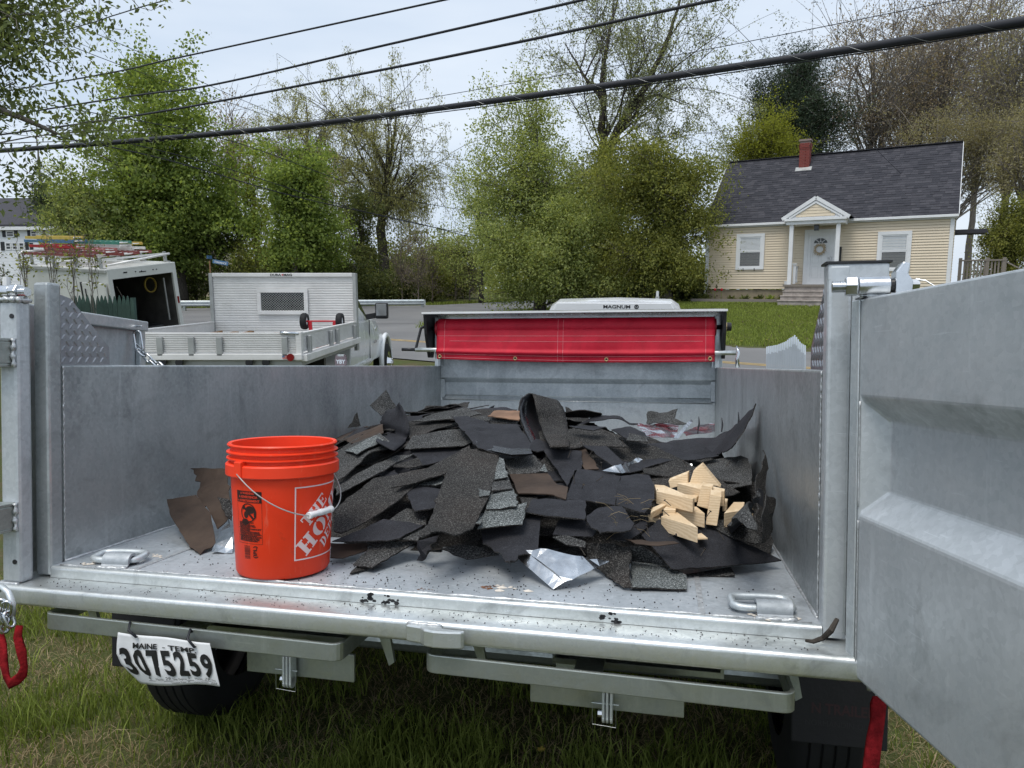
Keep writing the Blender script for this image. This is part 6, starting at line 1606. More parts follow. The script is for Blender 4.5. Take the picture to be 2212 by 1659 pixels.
# marker plate with bracket on the left wall, hooks on the right
m = MB(); m.prism([(-.055,0),(.055,0),(.06,.05),(.05,.09),(.03,.105),(-.03,.105),(-.05,.09),(-.06,.05)], 1, -.004, .004, Matrix.Translation((-1.10, 1.99, WH)) @ Matrix.Scale(.62, 4)); mk = m.build('marker_plate', M['plate_red_reflect'], tr)
m = MB(); text_on(m, 'YBY', lambda x, y: (-1.10+x, 1.9865, WH+.012+y), size=.03, bold=.001); m.build('lettering', M['chrome'], mk, fix=False)
m = MB(); m.prism([(-.03,.085),(.03,.085),(.03,.105),(-.03,.105)], 1, -.006, -.0045, Matrix.Translation((-1.10, 1.99, WH)) @ Matrix.Scale(.62, 4)); m.build('plate_edge', M['galv_sill'], mk)
m = MB(); m.tube([(1.095,2.35,WH),(1.095,2.36,WH+.05),(1.10,2.345,WH+.085),(1.09,2.36,WH+.12)], [.012,.01,.008,.004], 8); m.build('tarp_hook', M['steel'], tr, smooth=True)

# ------------------------------------------------------------------ tarp system on the front wall
ta = empty('tarp_roll', TM @ Matrix.Translation((0, L-.16, .96)) @ Matrix.Diagonal((.94, 1, 1, 1)), 'red mesh tarp hanging from its roller below a tread plate shield', 'tarp')
def tarp_pt(u, v):
    x = -1.10+2.215*u; w_ = math.sin(u*9.0+v*3)*.008*v+math.sin(u*23+v*7)*.0035*v
    if v < .28:
        a = rad(150-150*(v/.28)); return Vector((x, -.065*math.sin(a)*1.0-.01, .04*0+.055*math.cos(a)-.045+0))*1.0 if False else Vector((x, .02-.075*math.sin(rad(30+90*(v/.28))), -.02-.075*(v/.28)+.02*math.cos(rad(90*v/.28))))
    t = (v-.28)/.72; sag = .016*math.sin(math.pi*u)*t + .012*u*t
    bar = -.016*math.exp(-((t-.72)/.07)**2)
    return Vector((x, -.055-.012*math.sin(t*3.0)+w_+bar, -.095-.215*t-sag))
m = MB(); m.grid(80, 60, tarp_pt); o = m.build('cloth', M['tarp'], ta, smooth=True, fix=False); sm_ = o.modifiers.new('s', 'SOLIDIFY'); sm_.thickness = .004
def strip(u0, u1, v0, v1, mt, off, nm, nu=40, nv=4):
    m_ = MB(); m_.grid(nu, nv, lambda a, b: tarp_pt(u0+(u1-u0)*a, v0+(v1-v0)*b)+Vector((0, -off, 0))); m_.build(nm, M[mt], ta, smooth=True, fix=False)
strip(0, .028, .0, 1, 'tarp_hem', .003, 'hem', 2, 26); strip(.972, 1, .0, 1, 'tarp_hem', .003, 'hem', 2, 26); strip(0, 1, .86, 1.0, 'tarp_hem', .003, 'hem', 80, 3); strip(.455, .475, 0, 1, 'tarp_hem', .003, 'hem', 2, 26)
def stitch(u0, v0, u1, v1, r=.0009, n=50):
    m_ = MB(); m_.tube([tarp_pt(u0+(u1-u0)*i/n, v0+(v1-v0)*i/n)+Vector((0, -.0055, 0)) for i in range(n+1)], r, 4); m_.build('stitching', M['thread'], ta)
for v in (.40, .865, .955): stitch(0.003, v, .997, v+.005)
for u in (.030, .456, .475, .970): stitch(u, .02, u, .99, n=24)
stitch(.05, .53, .96, .535, .0009)
for u in (.012, .30, .63, .985):
    p = tarp_pt(u, .93); m = MB(); m.tube([(p.x+.012*math.cos(t), p.y-.006, p.z+.012*math.sin(t)) for t in np.linspace(0, 6.283, 17)[:-1]], .0045, 6, closed=True); gm = m.build('grommet', M['brass'], ta, smooth=True)
    m = MB(); m.disc((p.x, p.y-.005, p.z), (0,1,0), .009, .002, 12); m.build('grommet_hole', M['black_metal'], ta)
m = MB(); p0_, p1_ = tarp_pt(0, .80), tarp_pt(1, .80); m.tube([p0_+Vector((-.19,.03,.012)), p0_+Vector((0,.03,.012)), tarp_pt(.5,.80)+Vector((0,.035,0)), p1_+Vector((.0,.03,.0)), p1_+Vector((.155,.03,.0))], .017, 12); m.build('pull_bar', M['galv_sill'], ta, smooth=True)
m = MB(); m.tube([p0_+Vector((-.19,.03,.012)), p0_+Vector((-.31,.03,.014))], .013, 10); m.build('handle_grip', M['black_metal'], ta, smooth=True)
m = MB(); m.tube([(-1.13,.03,-.07),(1.13,.03,-.07)], .062, 20); m.build('roller', M['tarp_hem'], ta, smooth=True, autos=40)
m = MB(); m.tube([(-1.19,.03,-.07),(1.18,.03,-.07)], .016, 10); m.build('shaft', M['black_metal'], ta, smooth=True)
# shield
m = MB(); m.prism([(-.15,.045),(.16,.075),(.16,-.06),(.155,-.06),(.155,.068),(-.145,.039),(-.145,.03),(-.15,.03)], 0, -1.20, 1.20); sh = m.build('shield', M['tread_alu'], ta, bevel=.002)
m = MB(); m.box((-1.2,-.153,.034),(1.2,-.1505,.047)); m.build('shield_edge', M['alu'], sh)
m = MB()
for k in range(70):
    for j in range(2):
        an = rad(40) if (k+j) % 2 else rad(-40); c = Vector((-1.17+k*.034, .1545, .045-.04*j))
        ax = Vector((math.cos(an), 0, math.sin(an)))*.013; b_ = Vector((-math.sin(an), 0, math.cos(an)))*.004
        m.add([c-ax, c-b_, c+ax, c+b_, c+Vector((0,-.003,0))], [(0,1,4),(1,2,4),(2,3,4),(3,0,4)])
m.build('shield_lugs', M['tread_alu'], sh, fix=False)
for s_ in (-1, 1):
    m = MB(); a, b = sorted((s_*1.17, s_*1.195)); m.prism([(-.13,.03),(.15,.06),(.15,-.12),(.06,-.30),(-.02,-.30),(-.10,-.12)], 0, a, b); m.build('end_plate', M['black_metal'], ta, bevel=.003)
    m = MB(); a, b = sorted((s_*1.125, s_*1.16)); m.box((a,.06,-.37),(b,.10,.02)); m.prism([(.02,-.365),(.14,-.365),(.14,-.20),(.07,-.10),(.03,-.20)], 0, *sorted((s_*1.10, s_*1.108))); m.build('support', M['galv_front'], ta, bevel=.003)
m = MB(); m.tube([(-1.22,.0,-.05),(-1.25,-.03,-.07),(-1.29,-.05,-.24)], .012, 8); m.disc((-1.20,.0,-.05), (1,0,0), .045, .03, 16); m.build('crank', M['black_metal'], ta, smooth=True, autos=40)
m = MB(); m.disc((1.215,.0,-.07), (1,0,0), .03, .05, 12); m.build('ratchet_knob', M['black_metal'], ta); m = MB(); m.disc((1.20,.0,-.07), (1,0,0), .034, .012, 12); m.build('ratchet_ring', M['brass'], ta)

# ------------------------------------------------------------------ plate, straps
pl_e = empty('temporary_plate', None, 'white temporary number plate tied below the left bumper loop, reading 3075259', 'number plate')
pl_o = PW(360, 1420, 1.93); pl_e.matrix_world = Matrix.Translation(pl_o)
Lp = [(255,1366,0),(252.5,1390,.0),(252,1412,.004),(262,1434,.010),(279,1452,.022),(304,1476,.040)]
Rp = [(453,1389),(457.5,1408),(462,1427),(466,1445),(470.5,1464),(475,1483)]
def plate(u, v, off=0.0):
    k = min(4.999, max(0, v*5)); i = int(k); f = k-i
    l = [Lp[i][j]*(1-f)+Lp[i+1][j]*f for j in range(3)]; r_ = [Rp[i][j]*(1-f)+Rp[i+1][j]*f for j in range(2)]
    px_, py_ = l[0]*(1-u)+r_[0]*u, l[1]*(1-u)+r_[1]*u
    py_ += 3.2*math.sin(u*6.2)*v+2.0*math.sin(u*9)*(1-v)*0.6
    d = 1.922-.072*u+.5*l[2]*(1-u)**3+.003*math.sin(u*5+v*3)+.003*math.sin(v*4+u*2)
    return PW(px_, py_, d-off)-pl_o
m = MB(); m.grid(36, 20, lambda u, v: plate(u, v)); o = m.build('card', M['paper'], pl_e, smooth=True, fix=False); sm_ = o.modifiers.new('s', 'SOLIDIFY'); sm_.thickness = .0012; sm_.offset = -1 if False else 0
def ptext(s, u, v, hgt, wid, bold=0.0, mt='ink', shear=0.0, rot=0.0):
    vs, fs = text_mesh(s, 1.0, bold, shear=shear); xs = [p[0] for p in vs]; w_ = max(xs)-min(xs); x0_ = min(xs)
    m_ = MB(); me_ = bmesh.new(); bv = [me_.verts.new((p[0], p[1], 0)) for p in vs]
    for f in fs:
        try: me_.faces.new([bv[i] for i in f])
        except ValueError: pass
    out = []
    for p in vs:
        uu = u+(p[0]-x0_)/w_*wid; vv = v-p[1]/.72*hgt+rot*(p[0]-x0_)/w_; out.append(plate(min(1, max(0, uu)), min(1, max(0, vv)), .0045))
    me_.free(); m_.add(out, fs); m_.build('lettering', M[mt], pl_e, fix=False)
for i, c in enumerate('3075259'): ptext(c, .02+i*.139, .80, .53, .115, .035)
ptext('MAINE', .165, .25, .105, .255, .03); ptext('-', .475, .235, .07, .03, .04); ptext('TEMP.', .535, .26, .105, .30, .03)
ptext('Month', .26, .905, .04, .085); ptext('Day. Expires', .46, .905, .04, .16); ptext('Month', .72, .90, .04, .085); ptext('Day', .92, .90, .04, .045)
ptext('4', .18, .90, .07, .03, shear=.4); ptext('29', .37, .90, .06, .07, shear=.4); ptext('5', .635, .89, .06, .035, shear=.4); ptext('29', .83, .90, .06, .07, shear=.4)
ptext('License Type', .42, .965, .03, .17); ptext('H', .615, .965, .045, .03, shear=.4); ptext('License Number', .69, .965, .03, .18); ptext('259', .89, .975, .05, .085, shear=.4)
for (u0, u1) in ((.16,.24),(.34,.45),(.61,.70),(.80,.91)):
    m = MB(); m.add([plate(u0,.915,.002),plate(u1,.915,.002),plate(u1,.921,.002),plate(u0,.921,.002)], [(0,1,2,3)]); m.build('rule', M['ink'], pl_e, fix=False)
for (a, b, c, zd, lab) in (((281,1345),(278,1362),(294,1376),1.915,'left black zip tie holding the plate to the bumper loop'),((411,1361),(405,1380),(420,1398),1.862,'right black zip tie holding the plate to the bumper loop')):
    ps = [PW(a[0]+6, a[1]+7, zd+.045), PW(a[0], a[1]-1, zd+.02), PW(b[0], b[1], zd), PW(c[0], c[1], zd-.012), PW(c[0]+3, c[1]-1, zd+.01)]
    m = MB(); m.tube([p-ps[2] for p in ps], .0034, 6); tag(m.build('zip_tie', M['wire'], mw=Matrix.Translation(ps[2]), smooth=True), lab, 'zip tie')
# left strap and chain
def strap_path(pts, w, th, c):
    """flat webbing along points (world), width across the view"""
    m_ = MB(); ps = [PW(*p[:3])-c for p in pts]; n = len(ps); vs = []
    for i, p in enumerate(ps):
        d = (ps[min(n-1,i+1)]-ps[max(0,i-1)]).normalized(); tw = pts[i][3] if len(pts[i]) > 3 else 0.0
        v_ = Vector((0,1,0)); x_ = d.cross(v_).normalized(); y_ = x_.cross(d)
        xr = x_*math.cos(tw)+y_*math.sin(tw); yr = -x_*math.sin(tw)+y_*math.cos(tw); ww = w*(pts[i][4] if len(pts[i]) > 4 else 1)
        for (a, b) in ((-1,-.6),(-.5,-1),(.5,-1),(1,-.6),(1,.6),(.5,1),(-.5,1),(-1,.6)): vs.append(p+xr*(a*ww/2)+yr*(b*th/2))
    fs = [(i*8+j, i*8+(j+1) % 8, (i+1)*8+(j+1) % 8, (i+1)*8+j) for i in range(n-1) for j in range(8)]+[tuple(range(8)), tuple(range((n-1)*8, n*8))]
    return m_.add(vs, fs)
c = PW(20, 1380, 1.93)
se = empty('lashing_strap', Matrix.Translation(c), 'frayed red webbing sling hanging on a hook at the left end of the sill', 'strap')
strap_path([(42,1352,1.93,.3,.8),(38,1375,1.93,.1,1.0),(47,1410,1.92,.4,1.1),(52,1440,1.92,.9,.8),(48,1458,1.92,.5,1.2),(35,1470,1.92,.2,1.3),(22,1478,1.92,.0,1.3),(14,1462,1.93,.3,1.1),(8,1430,1.93,.2,1.2),(4,1390,1.94,.0,1.2),(-4,1360,1.95,.0,1.1)], .021, .009, c).build('webbing', M['strap'], se, smooth=True)
m = MB(); m.tube([PW(*p)-c for p in ((-4,1275,1.96),(5,1268,1.96),(18,1280,1.95),(27,1305,1.94),(26,1330,1.94))], .0085, 10); m.build('hook', M['galv_front'], se, smooth=True)
for i, (u, v) in enumerate(((20,1338),(14,1316),(8,1330),(2,1312),(6,1350),(-2,1340))):
    link('chain_link', lk, se, Matrix.Translation(PW(u, v, 1.93)-c) @ Matrix.Rotation(rad(75+25*(i % 2)), 4, 'Y') @ Matrix.Rotation(rad(80 if i % 2 else 15), 4, 'X'))
c = PW(1890, 1600, 1.62)
se2 = empty('lashing_strap', Matrix.Translation(c), 'frayed red webbing strap hanging below the open right door', 'strap')
strap_path([(1897,1505,1.62,0,.7),(1897,1522,1.62,.1,1.1),(1895,1560,1.61,.15,1.0),(1888,1600,1.60,-.1,1.0),(1882,1650,1.59,.1,1.1),(1874,1720,1.58,0,1.0)], .034, .010, c).build('webbing', M['strap'], se2, smooth=True)
m = MB(); m.tube([PW(*p)-c for p in ((1880,1490,1.66),(1878,1478,1.66),(1888,1472,1.66),(1898,1490,1.65),(1898,1508,1.63))], .008, 8); m.build('hook', M['galv_front'], se2, smooth=True)
# slat bundle beyond the right wall
sb = empty('slat_bundle', TM @ Matrix.Translation((1.24, .60, .25)), 'row of pale grey stepped slats standing outside the right trailer wall', 'slats')
tops = [.44,.44,.442,.443,.446,.448,.45,.453,.458,.462,.47,.478,.49,.50,.508,.515,.53,.515,.50,.485,.48,.47]
c = Vector(sb.matrix_world.to_translation())
for k in range(23):
    u0 = 1655+k*3.75; tp = [749,748,747.5,747,746,745.5,745,743.5,742,740.5,739,737,734,731,729,727,724,728,733,738,742,744,746][k]
    d = 3.30-.022*k; hc = [16,15,17,14][k % 4]+ (3 if k > 11 else 0)
    dv = ray(u0, tp)*.008
    for nm, v0, v1, mt, du in (('slat', tp+hc, 850, 'slat_grey', 3.5), ('slat_cap', tp, tp+hc, 'slat_cap', 3.3)):
        q = [PW(u0, v0, d)-c, PW(u0+du, v0, d)-c, PW(u0+du, v1, d)-c, PW(u0, v1, d)-c]
        m = MB(); m.add(q+[p+dv for p in q], [(0,1,2,3),(7,6,5,4),(0,4,5,1),(1,5,6,2),(2,6,7,3),(3,7,4,0)]); m.build(nm, M[mt], sb)
_ri = sb.matrix_world.to_3x3().to_4x4().inverted()
for o in sb.children: o.matrix_local = _ri
# ------------------------------------------------------------------ the load
CAMT = TMI @ Vector((0, 0, CAM_Z))
CR = {'A': (1300,1550,1.7314), 'B': (1900,1550,1.7314), 'C': (1300,1950,1.4111), 'D': (2500,1800,1.9046), 'E': (1200,1500,1.8436), 'H': (2200,1500,1.746), 'J': (600,1600,1.9522), 'S': (1600,2200,2.37)}
def tray(cr_, X, Y):
    ox, oy, s = CR[cr_]; u, v = (ox+X/s)/1.85172, (oy+Y/s)/1.85172
    return (TMI.to_3x3() @ ray(u, v))
def hpile(x, y):
    """height of the heap over the trailer floor"""
    f = sstep(.16, 1.55, y)*(1-.85*sstep(1.9, 3.2, y+.55*max(0, x)))
    a = .315*(1-.30*sstep(.45, 1.05, abs(x-.05)))
    lf = sstep(-1.15, -.35, x+.18*max(0, y-.3))
    if y < 1.0: lf = sstep(-.72, -.20, x+.35*max(0, y-.3))
    b = .05*sstep(.18, .45, y)
    return max(0.0, (a*f+b)*lf + .012*mnoise.noise(Vector((x*6, y*6, 0))))
def hit_pile(d, lift):
    lo, t = None, .6; prev = None
    while t < 8:
        p = CAMT+d*t; g = p.z-(hpile(p.x, p.y)+lift)
        if g < 0:
            a, b = t-.02, t
            for _ in range(14):
                m_ = (a+b)/2; q = CAMT+d*m_
                if q.z-(hpile(q.x, q.y)+lift) < 0: b = m_
                else: a = m_
            return CAMT+d*b
        t += .02
    return CAMT+d*4.2
def unproj(cr_, vtx, lift, rim):
    X, Y = vtx[0], vtx[1]; d = tray(cr_, X, Y)
    if len(vtx) > 2 and vtx[2] is not None:
        k = vtx[2]
        if isinstance(k, tuple):
            ax, val = k
            i = 'xyz'.index(ax); t = (val-CAMT[i])/d[i]; return CAMT+d*t
        t = (k-CAMT.y)/d.y; return CAMT+d*t
    return hit_pile(d, lift+rim)

def sheet_mesh(name, pts, mats, th=.0038, amp=.0055, seg=.02, wav=.004, seed=0, step=.045, curl=0.0, straight=()):
    """torn sheet through 3-D outline points; mats = (upper, lower); returns MB in the points' frame"""
    R_ = random.Random(seed); n = len(pts)
    c = sum(pts, Vector())/n
    nr = Vector()
    for i in range(n): nr += (pts[i]-c).cross(pts[(i+1) % n]-c)
    nr.normalize()
    if nr.dot(CAMT-c) < 0: nr = -nr; pts = pts[::-1]
    ex = (pts[1]-pts[0]); ex = (ex-nr*ex.dot(nr)).normalized(); ey = nr.cross(ex)
    P2 = [((p-c).dot(ex), (p-c).dot(ey)) for p in pts]; hh = [(p-c).dot(nr) for p in pts]
    ph = R_.uniform(0, 9)
    def hgt(x, y):
        sw = sh_ = 0
        for (q, h) in zip(P2, hh):
            w = 1/(((x-q[0])**2+(y-q[1])**2)**1.5+1e-6); sw += w; sh_ += w*h
        return sh_/sw + wav*mnoise.noise(Vector((x*9+ph, y*9, ph)))+wav*.5*mnoise.noise(Vector((x*22, y*22+ph, 1)))
    ring = []
    for i in range(n):
        a, b = Vector(P2[i]), Vector(P2[(i+1) % n]); l = (b-a).length; k = max(1, int(l/seg)); nn = Vector((-(b-a).y, (b-a).x)); nn = nn/(nn.length+1e-9)
        torn = R_.choice((0.25, 1.0, 1.0, 1.6)); s0 = R_.uniform(0, 99)
        for j in range(k):
            t = j/k; p = a.lerp(b, t)
            o = amp*torn*(mnoise.noise(Vector((s0+t*l*28, 0, 0)))+.6*mnoise.noise(Vector((s0+t*l*85, 5, 0)))+R_.uniform(-.25, .25))*(1 if j else .3)
            ring.append(p+nn*o)
    m0 = len(ring); xs = [p.x for p in ring]; ys = [p.y for p in ring]
    inn = []
    y = min(ys)+step/2
    while y < max(ys):
        x = min(xs)+step/2
        while x < max(xs):
            q = Vector((x+R_.uniform(-.2,.2)*step, y+R_.uniform(-.2,.2)*step)); ok = False; j = m0-1; md = 9
            for i in range(m0):
                a, b = ring[i], ring[j]
                if (a.y > q.y) != (b.y > q.y) and q.x < (b.x-a.x)*(q.y-a.y)/(b.y-a.y)+a.x: ok = not ok
                md = min(md, (a-q).length); j = i
            if ok and md > step*.45: inn.append(q)
            x += step
        y += step
    allp = ring+inn
    vo, eo, fo, ov, oe, of = delaunay_2d_cdt([Vector(p) for p in allp], [], [list(range(m0))], 1, 1e-5)
    mb = MB(); V = len(vo)
    top = []
    for p in vo:
        b_ = c+ex*p.x+ey*p.y+nr*hgt(p.x, p.y); top.append(b_)
    mb.v = [tuple(p) for p in top]+[tuple(p-nr*th) for p in top]
    edges = {}
    for f in fo:
        f = list(f)
        mb.f.append(tuple(f)); mb.m.append(0); mb.f.append(tuple(i+V for i in f[::-1])); mb.m.append(1)
        for i in range(len(f)):
            e = (f[i], f[(i+1) % len(f)]); edges[e] = edges.get(e, 0)+1
    for (a, b) in list(edges):
        if (b, a) not in edges: mb.f.append((a, a+V, b+V, b)); mb.m.append(2)
    return mb

NS = [0]
def sheet(label, cr_, poly, lift=.012, mat='gran_dark', back=None, rim=0.0, name='torn_shingle', cat='shingle', group=None, parent=None, mats=None, nm_part=None, **k):
    NS[0] += 1
    ys = [p[1] for p in poly]; y0, y1 = min(ys), max(ys)
    pts = [unproj(cr_, p, lift, rim*((p[1]-y0)/(y1-y0+1e-6))) for p in poly]
    # drop near duplicates
    q = [pts[0]]
    for p in pts[1:]:
        if (p-q[-1]).length > 1e-3: q.append(p)
    mb = sheet_mesh(name, q, None, seed=NS[0]*13, **k)
    up = M[mat]; lo = M[back or ('back' if mat.startswith('gran') else 'gran_dark')]
    if mat in ('felt', 'felt_tan', 'flashing', 'tar'): lo = up
    edge = M['gran_dark'] if mat.startswith('gran') or mat == 'back' else up
    org = centroid(mb.v)
    if parent is None:
        o = mb.build(name, [up, lo, edge], mw=TM, fix=False, origin=org)
        tag(o, label, cat, group)
    else:
        o = mb.build(nm_part or 'tab', [up, lo, edge], fix=False); o.parent = parent; o.matrix_local = Matrix.Translation(-(TMI @ parent.matrix_world.to_translation()))
    return o

# dark core of the heap: small broken bits nobody could count
m = MB(); nxp, nyp = 44, 66
m.grid(nxp, nyp, lambda u, v: (lambda x, y: Vector((x, y, max(.001, hpile(x, y)-.085))))(-1.05+2.10*u, .16+3.45*v))
R_ = random.Random(77); m.v = [(a+R_.uniform(-.012,.012), b+R_.uniform(-.012,.012), max(.0008, c_+R_.uniform(-.018,.010))) for (a, b, c_) in m.v]
keep = [i for i, f in enumerate(m.f) if max(m.v[j][2] for j in f) > .012]
m.f = [m.f[i] for i in keep]; m.m = [0]*len(m.f)
tag(m.build('shingle_rubble', M['gran_dark'], mw=TM, fix=False), 'dark broken shingle rubble filling the heap in the trailer', 'rubble', kind='stuff')

# filler shingles all over the heap
R_ = random.Random(21)
FG = 'small torn shingles lying among the big ones'
for i in range(72):
    for _ in range(40):
        x = R_.uniform(-.92, .98); y = R_.uniform(.85, 3.1) if i < 46 else R_.uniform(.8, 1.5)
        if hpile(x, y) > .035 and not (x > .12 and y > 1.15) and not (x > .35 and y < .95): break
    e = .05
    gx_ = (hpile(x+e, y)-hpile(x-e, y))/(2*e); gy_ = (hpile(x, y+e)-hpile(x, y-e))/(2*e)
    lw, lh = R_.uniform(.25, .80), R_.uniform(.16, .32); a = R_.gauss(0, .8); ca, sa = math.cos(a), math.sin(a); up = R_.uniform(-.035, .0); tx, ty = R_.gauss(0, .10), R_.gauss(-.06, .10)
    base = [(-lw/2,-lh/2),(0,-lh/2-R_.uniform(0,.04)),(lw/2,-lh/2),(lw/2+R_.uniform(-.03,.05),0),(lw/2-R_.uniform(0,.08),lh/2),(0,lh/2+R_.uniform(-.02,.03)),(-lw/2,lh/2)]
    if R_.random() < .4: base.pop(R_.choice((0, 2, 4)))
    pts = []
    for (p, q) in base:
        px_, py_ = x+p*ca-q*sa, y+p*sa+q*ca; px_ = max(-1.03, min(1.03, px_)); py_ = max(.13, py_)
        z = hpile(x, y)+gx_*(px_-x)*.8+gy_*(py_-y)*.8+up+tx*p+ty*q+R_.gauss(0, .006)
        z = min(max(z, .004, hpile(px_, py_)-.045), hpile(px_, py_)+.02); pts.append(Vector((px_, py_, z)))
    mt = R_.choice(('gran_dark','gran_dark','gran_dark','gran_mid','back','back'))
    mb = sheet_mesh('torn_shingle', pts, None, seed=1000+i, wav=.006, step=.06, seg=.03)
    lo = M['back'] if mt.startswith('gran') else M['gran_dark'] if mt == 'back' else M[mt]
    o = mb.build('torn_shingle', [M[mt], lo, M['gran_dark']], mw=TM, fix=False, origin=centroid(mb.v))
    tag(o, 'torn dark shingle piece lying among the bigger ones in the heap', 'shingle', FG)

# ---- the pieces one can point to (back to front)
sheet('grey granule shingle leaning on the left wall at the back of the heap', 'E', [(515,225,2.05),(635,110,2.15),(712,240,2.15),(600,300,2.05)], mat='gran_mid')
sheet('dark pointed shingle scrap against the left trailer wall', 'E', [(350,392,1.75),(422,272,1.8),(447,378,1.8)], mat='gran_dark')
sheet('long brown felt strip along the left wall behind the bucket', 'E', [(45,435),(320,400),(612,360),(612,425),(420,520),(50,515)], lift=.03, mat='felt', name='felt_paper', cat='felt paper')
sheet('ragged granule shingle at the back, left of the fold, with torn top edge', 'E', [(880,318,2.35),(935,228,2.45),(1075,224,2.45),(1150,212,2.45),(1250,198,2.4),(1228,248,2.3),(1000,305,2.3)], mat='gran_dark', amp=.010)
sheet('flat granule shingle on the crest of the heap', 'E', [(820,340),(1000,278),(1230,240),(1335,282),(1210,312),(900,338)], lift=.05, mat='gran_mid')
sheet('curved dark shingle below the crest', 'E', [(800,345),(900,330),(1110,318),(1120,365),(985,405),(905,440),(810,475)], lift=.03, mat='gran_dark')
sheet('tan torn felt scrap on the crest left of the folded shingle', 'E', [(1385,300),(1430,262),(1500,258),(1620,262),(1615,330),(1480,310)], lift=.07, mat='felt_tan', name='felt_paper', cat='felt paper', amp=.007)
sheet('small dark shingle corner sticking up on the crest', 'E', [(1330,278,2.1),(1435,222,2.15),(1425,245,2.15),(1345,285,2.1)], mat='back')
sheet('granule shingle strip behind the tan felt', 'E', [(1250,320),(1400,300),(1620,325),(1600,360),(1350,335)], lift=.045, mat='gran_mid')
sheet('broad granule shingle across the upper left of the heap', 'E', [(770,540),(830,450),(1050,412),(1200,395),(1300,480),(1215,522),(900,538)], lift=.035, rim=.01, mat='gran_mid')
sheet('dark blue-black shingle back with a nail, left of centre', 'E', [(795,540),(1215,522),(1180,600),(905,668),(860,600)], lift=.022, mat='back')
o8 = sheet('light grey shingle right of the bucket, nearest the curled one', 'E', [(285,575),(440,490),(590,430),(690,515),(480,600),(330,745),(268,778)], lift=.06, mat='gran_mid', rim=.02)
sheet('', 'E', [(330,560),(560,445),(620,480),(420,580)], lift=.068, mat='gran_light', rim=.02, parent=o8)
sheet('long shingle strip with a cut edge under the light grey one', 'E', [(262,885),(275,800),(500,690),(700,590),(835,580),(640,690),(480,770)], lift=.035, rim=.03, mat='gran_mid')
sheet('small torn granule scrap in the dark gap left of centre', 'E', [(655,672),(760,640),(870,605),(905,660),(800,680)], lift=.04, mat='gran_dark')
sheet('black shingle back with pale print in the gap behind the bucket', 'E', [(375,905),(560,760),(700,700),(760,770),(520,880)], lift=.02, mat='back')
sheet('large granule shingle sloping down toward the bucket', 'E', [(250,1150),(255,985),(380,890),(545,762),(740,720),(920,690),(1075,720),(860,812),(720,925),(600,1010),(430,1110),(300,1165)], lift=.05, rim=.02, mat='gran_dark', amp=.008)
sheet('long dark shingle running up to the middle of the heap', 'E', [(670,828),(760,772),(920,695),(1100,600),(1250,520),(1300,600),(1075,722),(860,792)], lift=.066, rim=.012, mat='gran_dark')
sheet('light grey three-cornered shingle tab left of the centre piece', 'E', [(848,812),(1055,728),(1075,790),(1000,812)], lift=.045, mat='gran_light')
sheet('shingle back with white print under the centre piece', 'E', [(790,880),(860,815),(1035,842),(992,978),(845,1005)], lift=.05, rim=.02, mat='back')
sheet('granule shingle low in the gap left of the centre piece', 'E', [(650,1075),(790,985),(950,1000),(925,1100),(800,1095)], lift=.03, mat='gran_mid')
sheet('dark pointed shingle back lying above the floor right of the bucket', 'C', [(40,302),(330,180),(440,195),(555,212),(420,288),(350,302),(200,300)], lift=.06, rim=.0, mat='back')
sheet('grey granule strip reaching down to the floor left of centre', 'C', [(158,432),(250,332),(330,296),(520,300),(430,352),(265,450)], lift=.03, rim=-.012, mat='gran_mid')
sheet('small black granule tip lying on the floor left of centre', 'C', [(140,487,('z',.006)),(182,440,('z',.012)),(258,446,('z',.012))], mat='gran_dark', amp=.008)
sheet('light granule shingle under the pale felt shred', 'C', [(400,290),(470,245),(560,225),(525,302)], lift=.05, mat='gran_mid')
sheet('brown felt scrap on the floor just right of the bucket', 'C', [(30,312),(235,312),(243,348),(100,396),(30,392)], lift=.02, mat='felt', name='felt_paper', cat='felt paper', amp=.010)
sheet('dark hanging shingle tongue touching the floor left of centre', 'C', [(513,412,('z',.006)),(520,300),(640,270),(592,352),(545,416,('z',.006))], lift=.06, mat='back')
sheet('granule shingle lying flat under the centre piece', 'C', [(655,345),(760,320),(860,330),(985,376),(800,406)], lift=.02, rim=-.012, mat='gran_mid')
hero = sheet('big central shingle sloping to the front with grey tabs on its right side', 'E', [(888,1196),(1010,905),(1090,705),(1195,560),(1330,545),(1455,568),(1470,620),(1390,900),(1275,1132)], lift=.085, rim=.055, mat='gran_dark', amp=.008)
for k_, (poly, mt) in enumerate((([(1295,810),(1330,745),(1430,738),(1395,885),(1325,898)], 'gran_light'), ([(1285,1095),(1300,1020),(1355,1015),(1330,1100)], 'gran_light'))):
    sheet('', 'E', poly, lift=.092, rim=.055*(max(p[1] for p in poly)-545)/650, mat=mt, parent=hero, amp=.008, th=.003)
sheet('grey shingle tab strip beside the big central shingle, upper square', 'E', [(1445,700),(1470,610),(1500,620),(1535,752),(1432,768)], lift=.09, rim=.02, mat='gran_light')
sheet('brown-grey shingle tab beside the central shingle, second square', 'E', [(1432,768),(1535,752),(1570,830),(1412,850)], lift=.094, rim=.02, mat='gran_mid')
sheet('light grey shingle tab beside the central shingle, third square', 'E', [(1412,850),(1572,832),(1605,885),(1600,970),(1372,985)], lift=.098, rim=.02, mat='gran_light')
sheet('light grey shingle tab at the lower right of the central shingle', 'E', [(1305,1132),(1370,988),(1530,970),(1675,935),(1640,1102),(1460,1112)], lift=.10, rim=.02, mat='gran_light')
o15 = sheet('large dark shingle back draped across the top centre', 'E', [(1118,303),(1230,300),(1420,360),(1600,360),(1690,480),(1715,580),(1560,592),(1310,540),(1190,400)], lift=.075, rim=.03, mat='back', wav=.008)
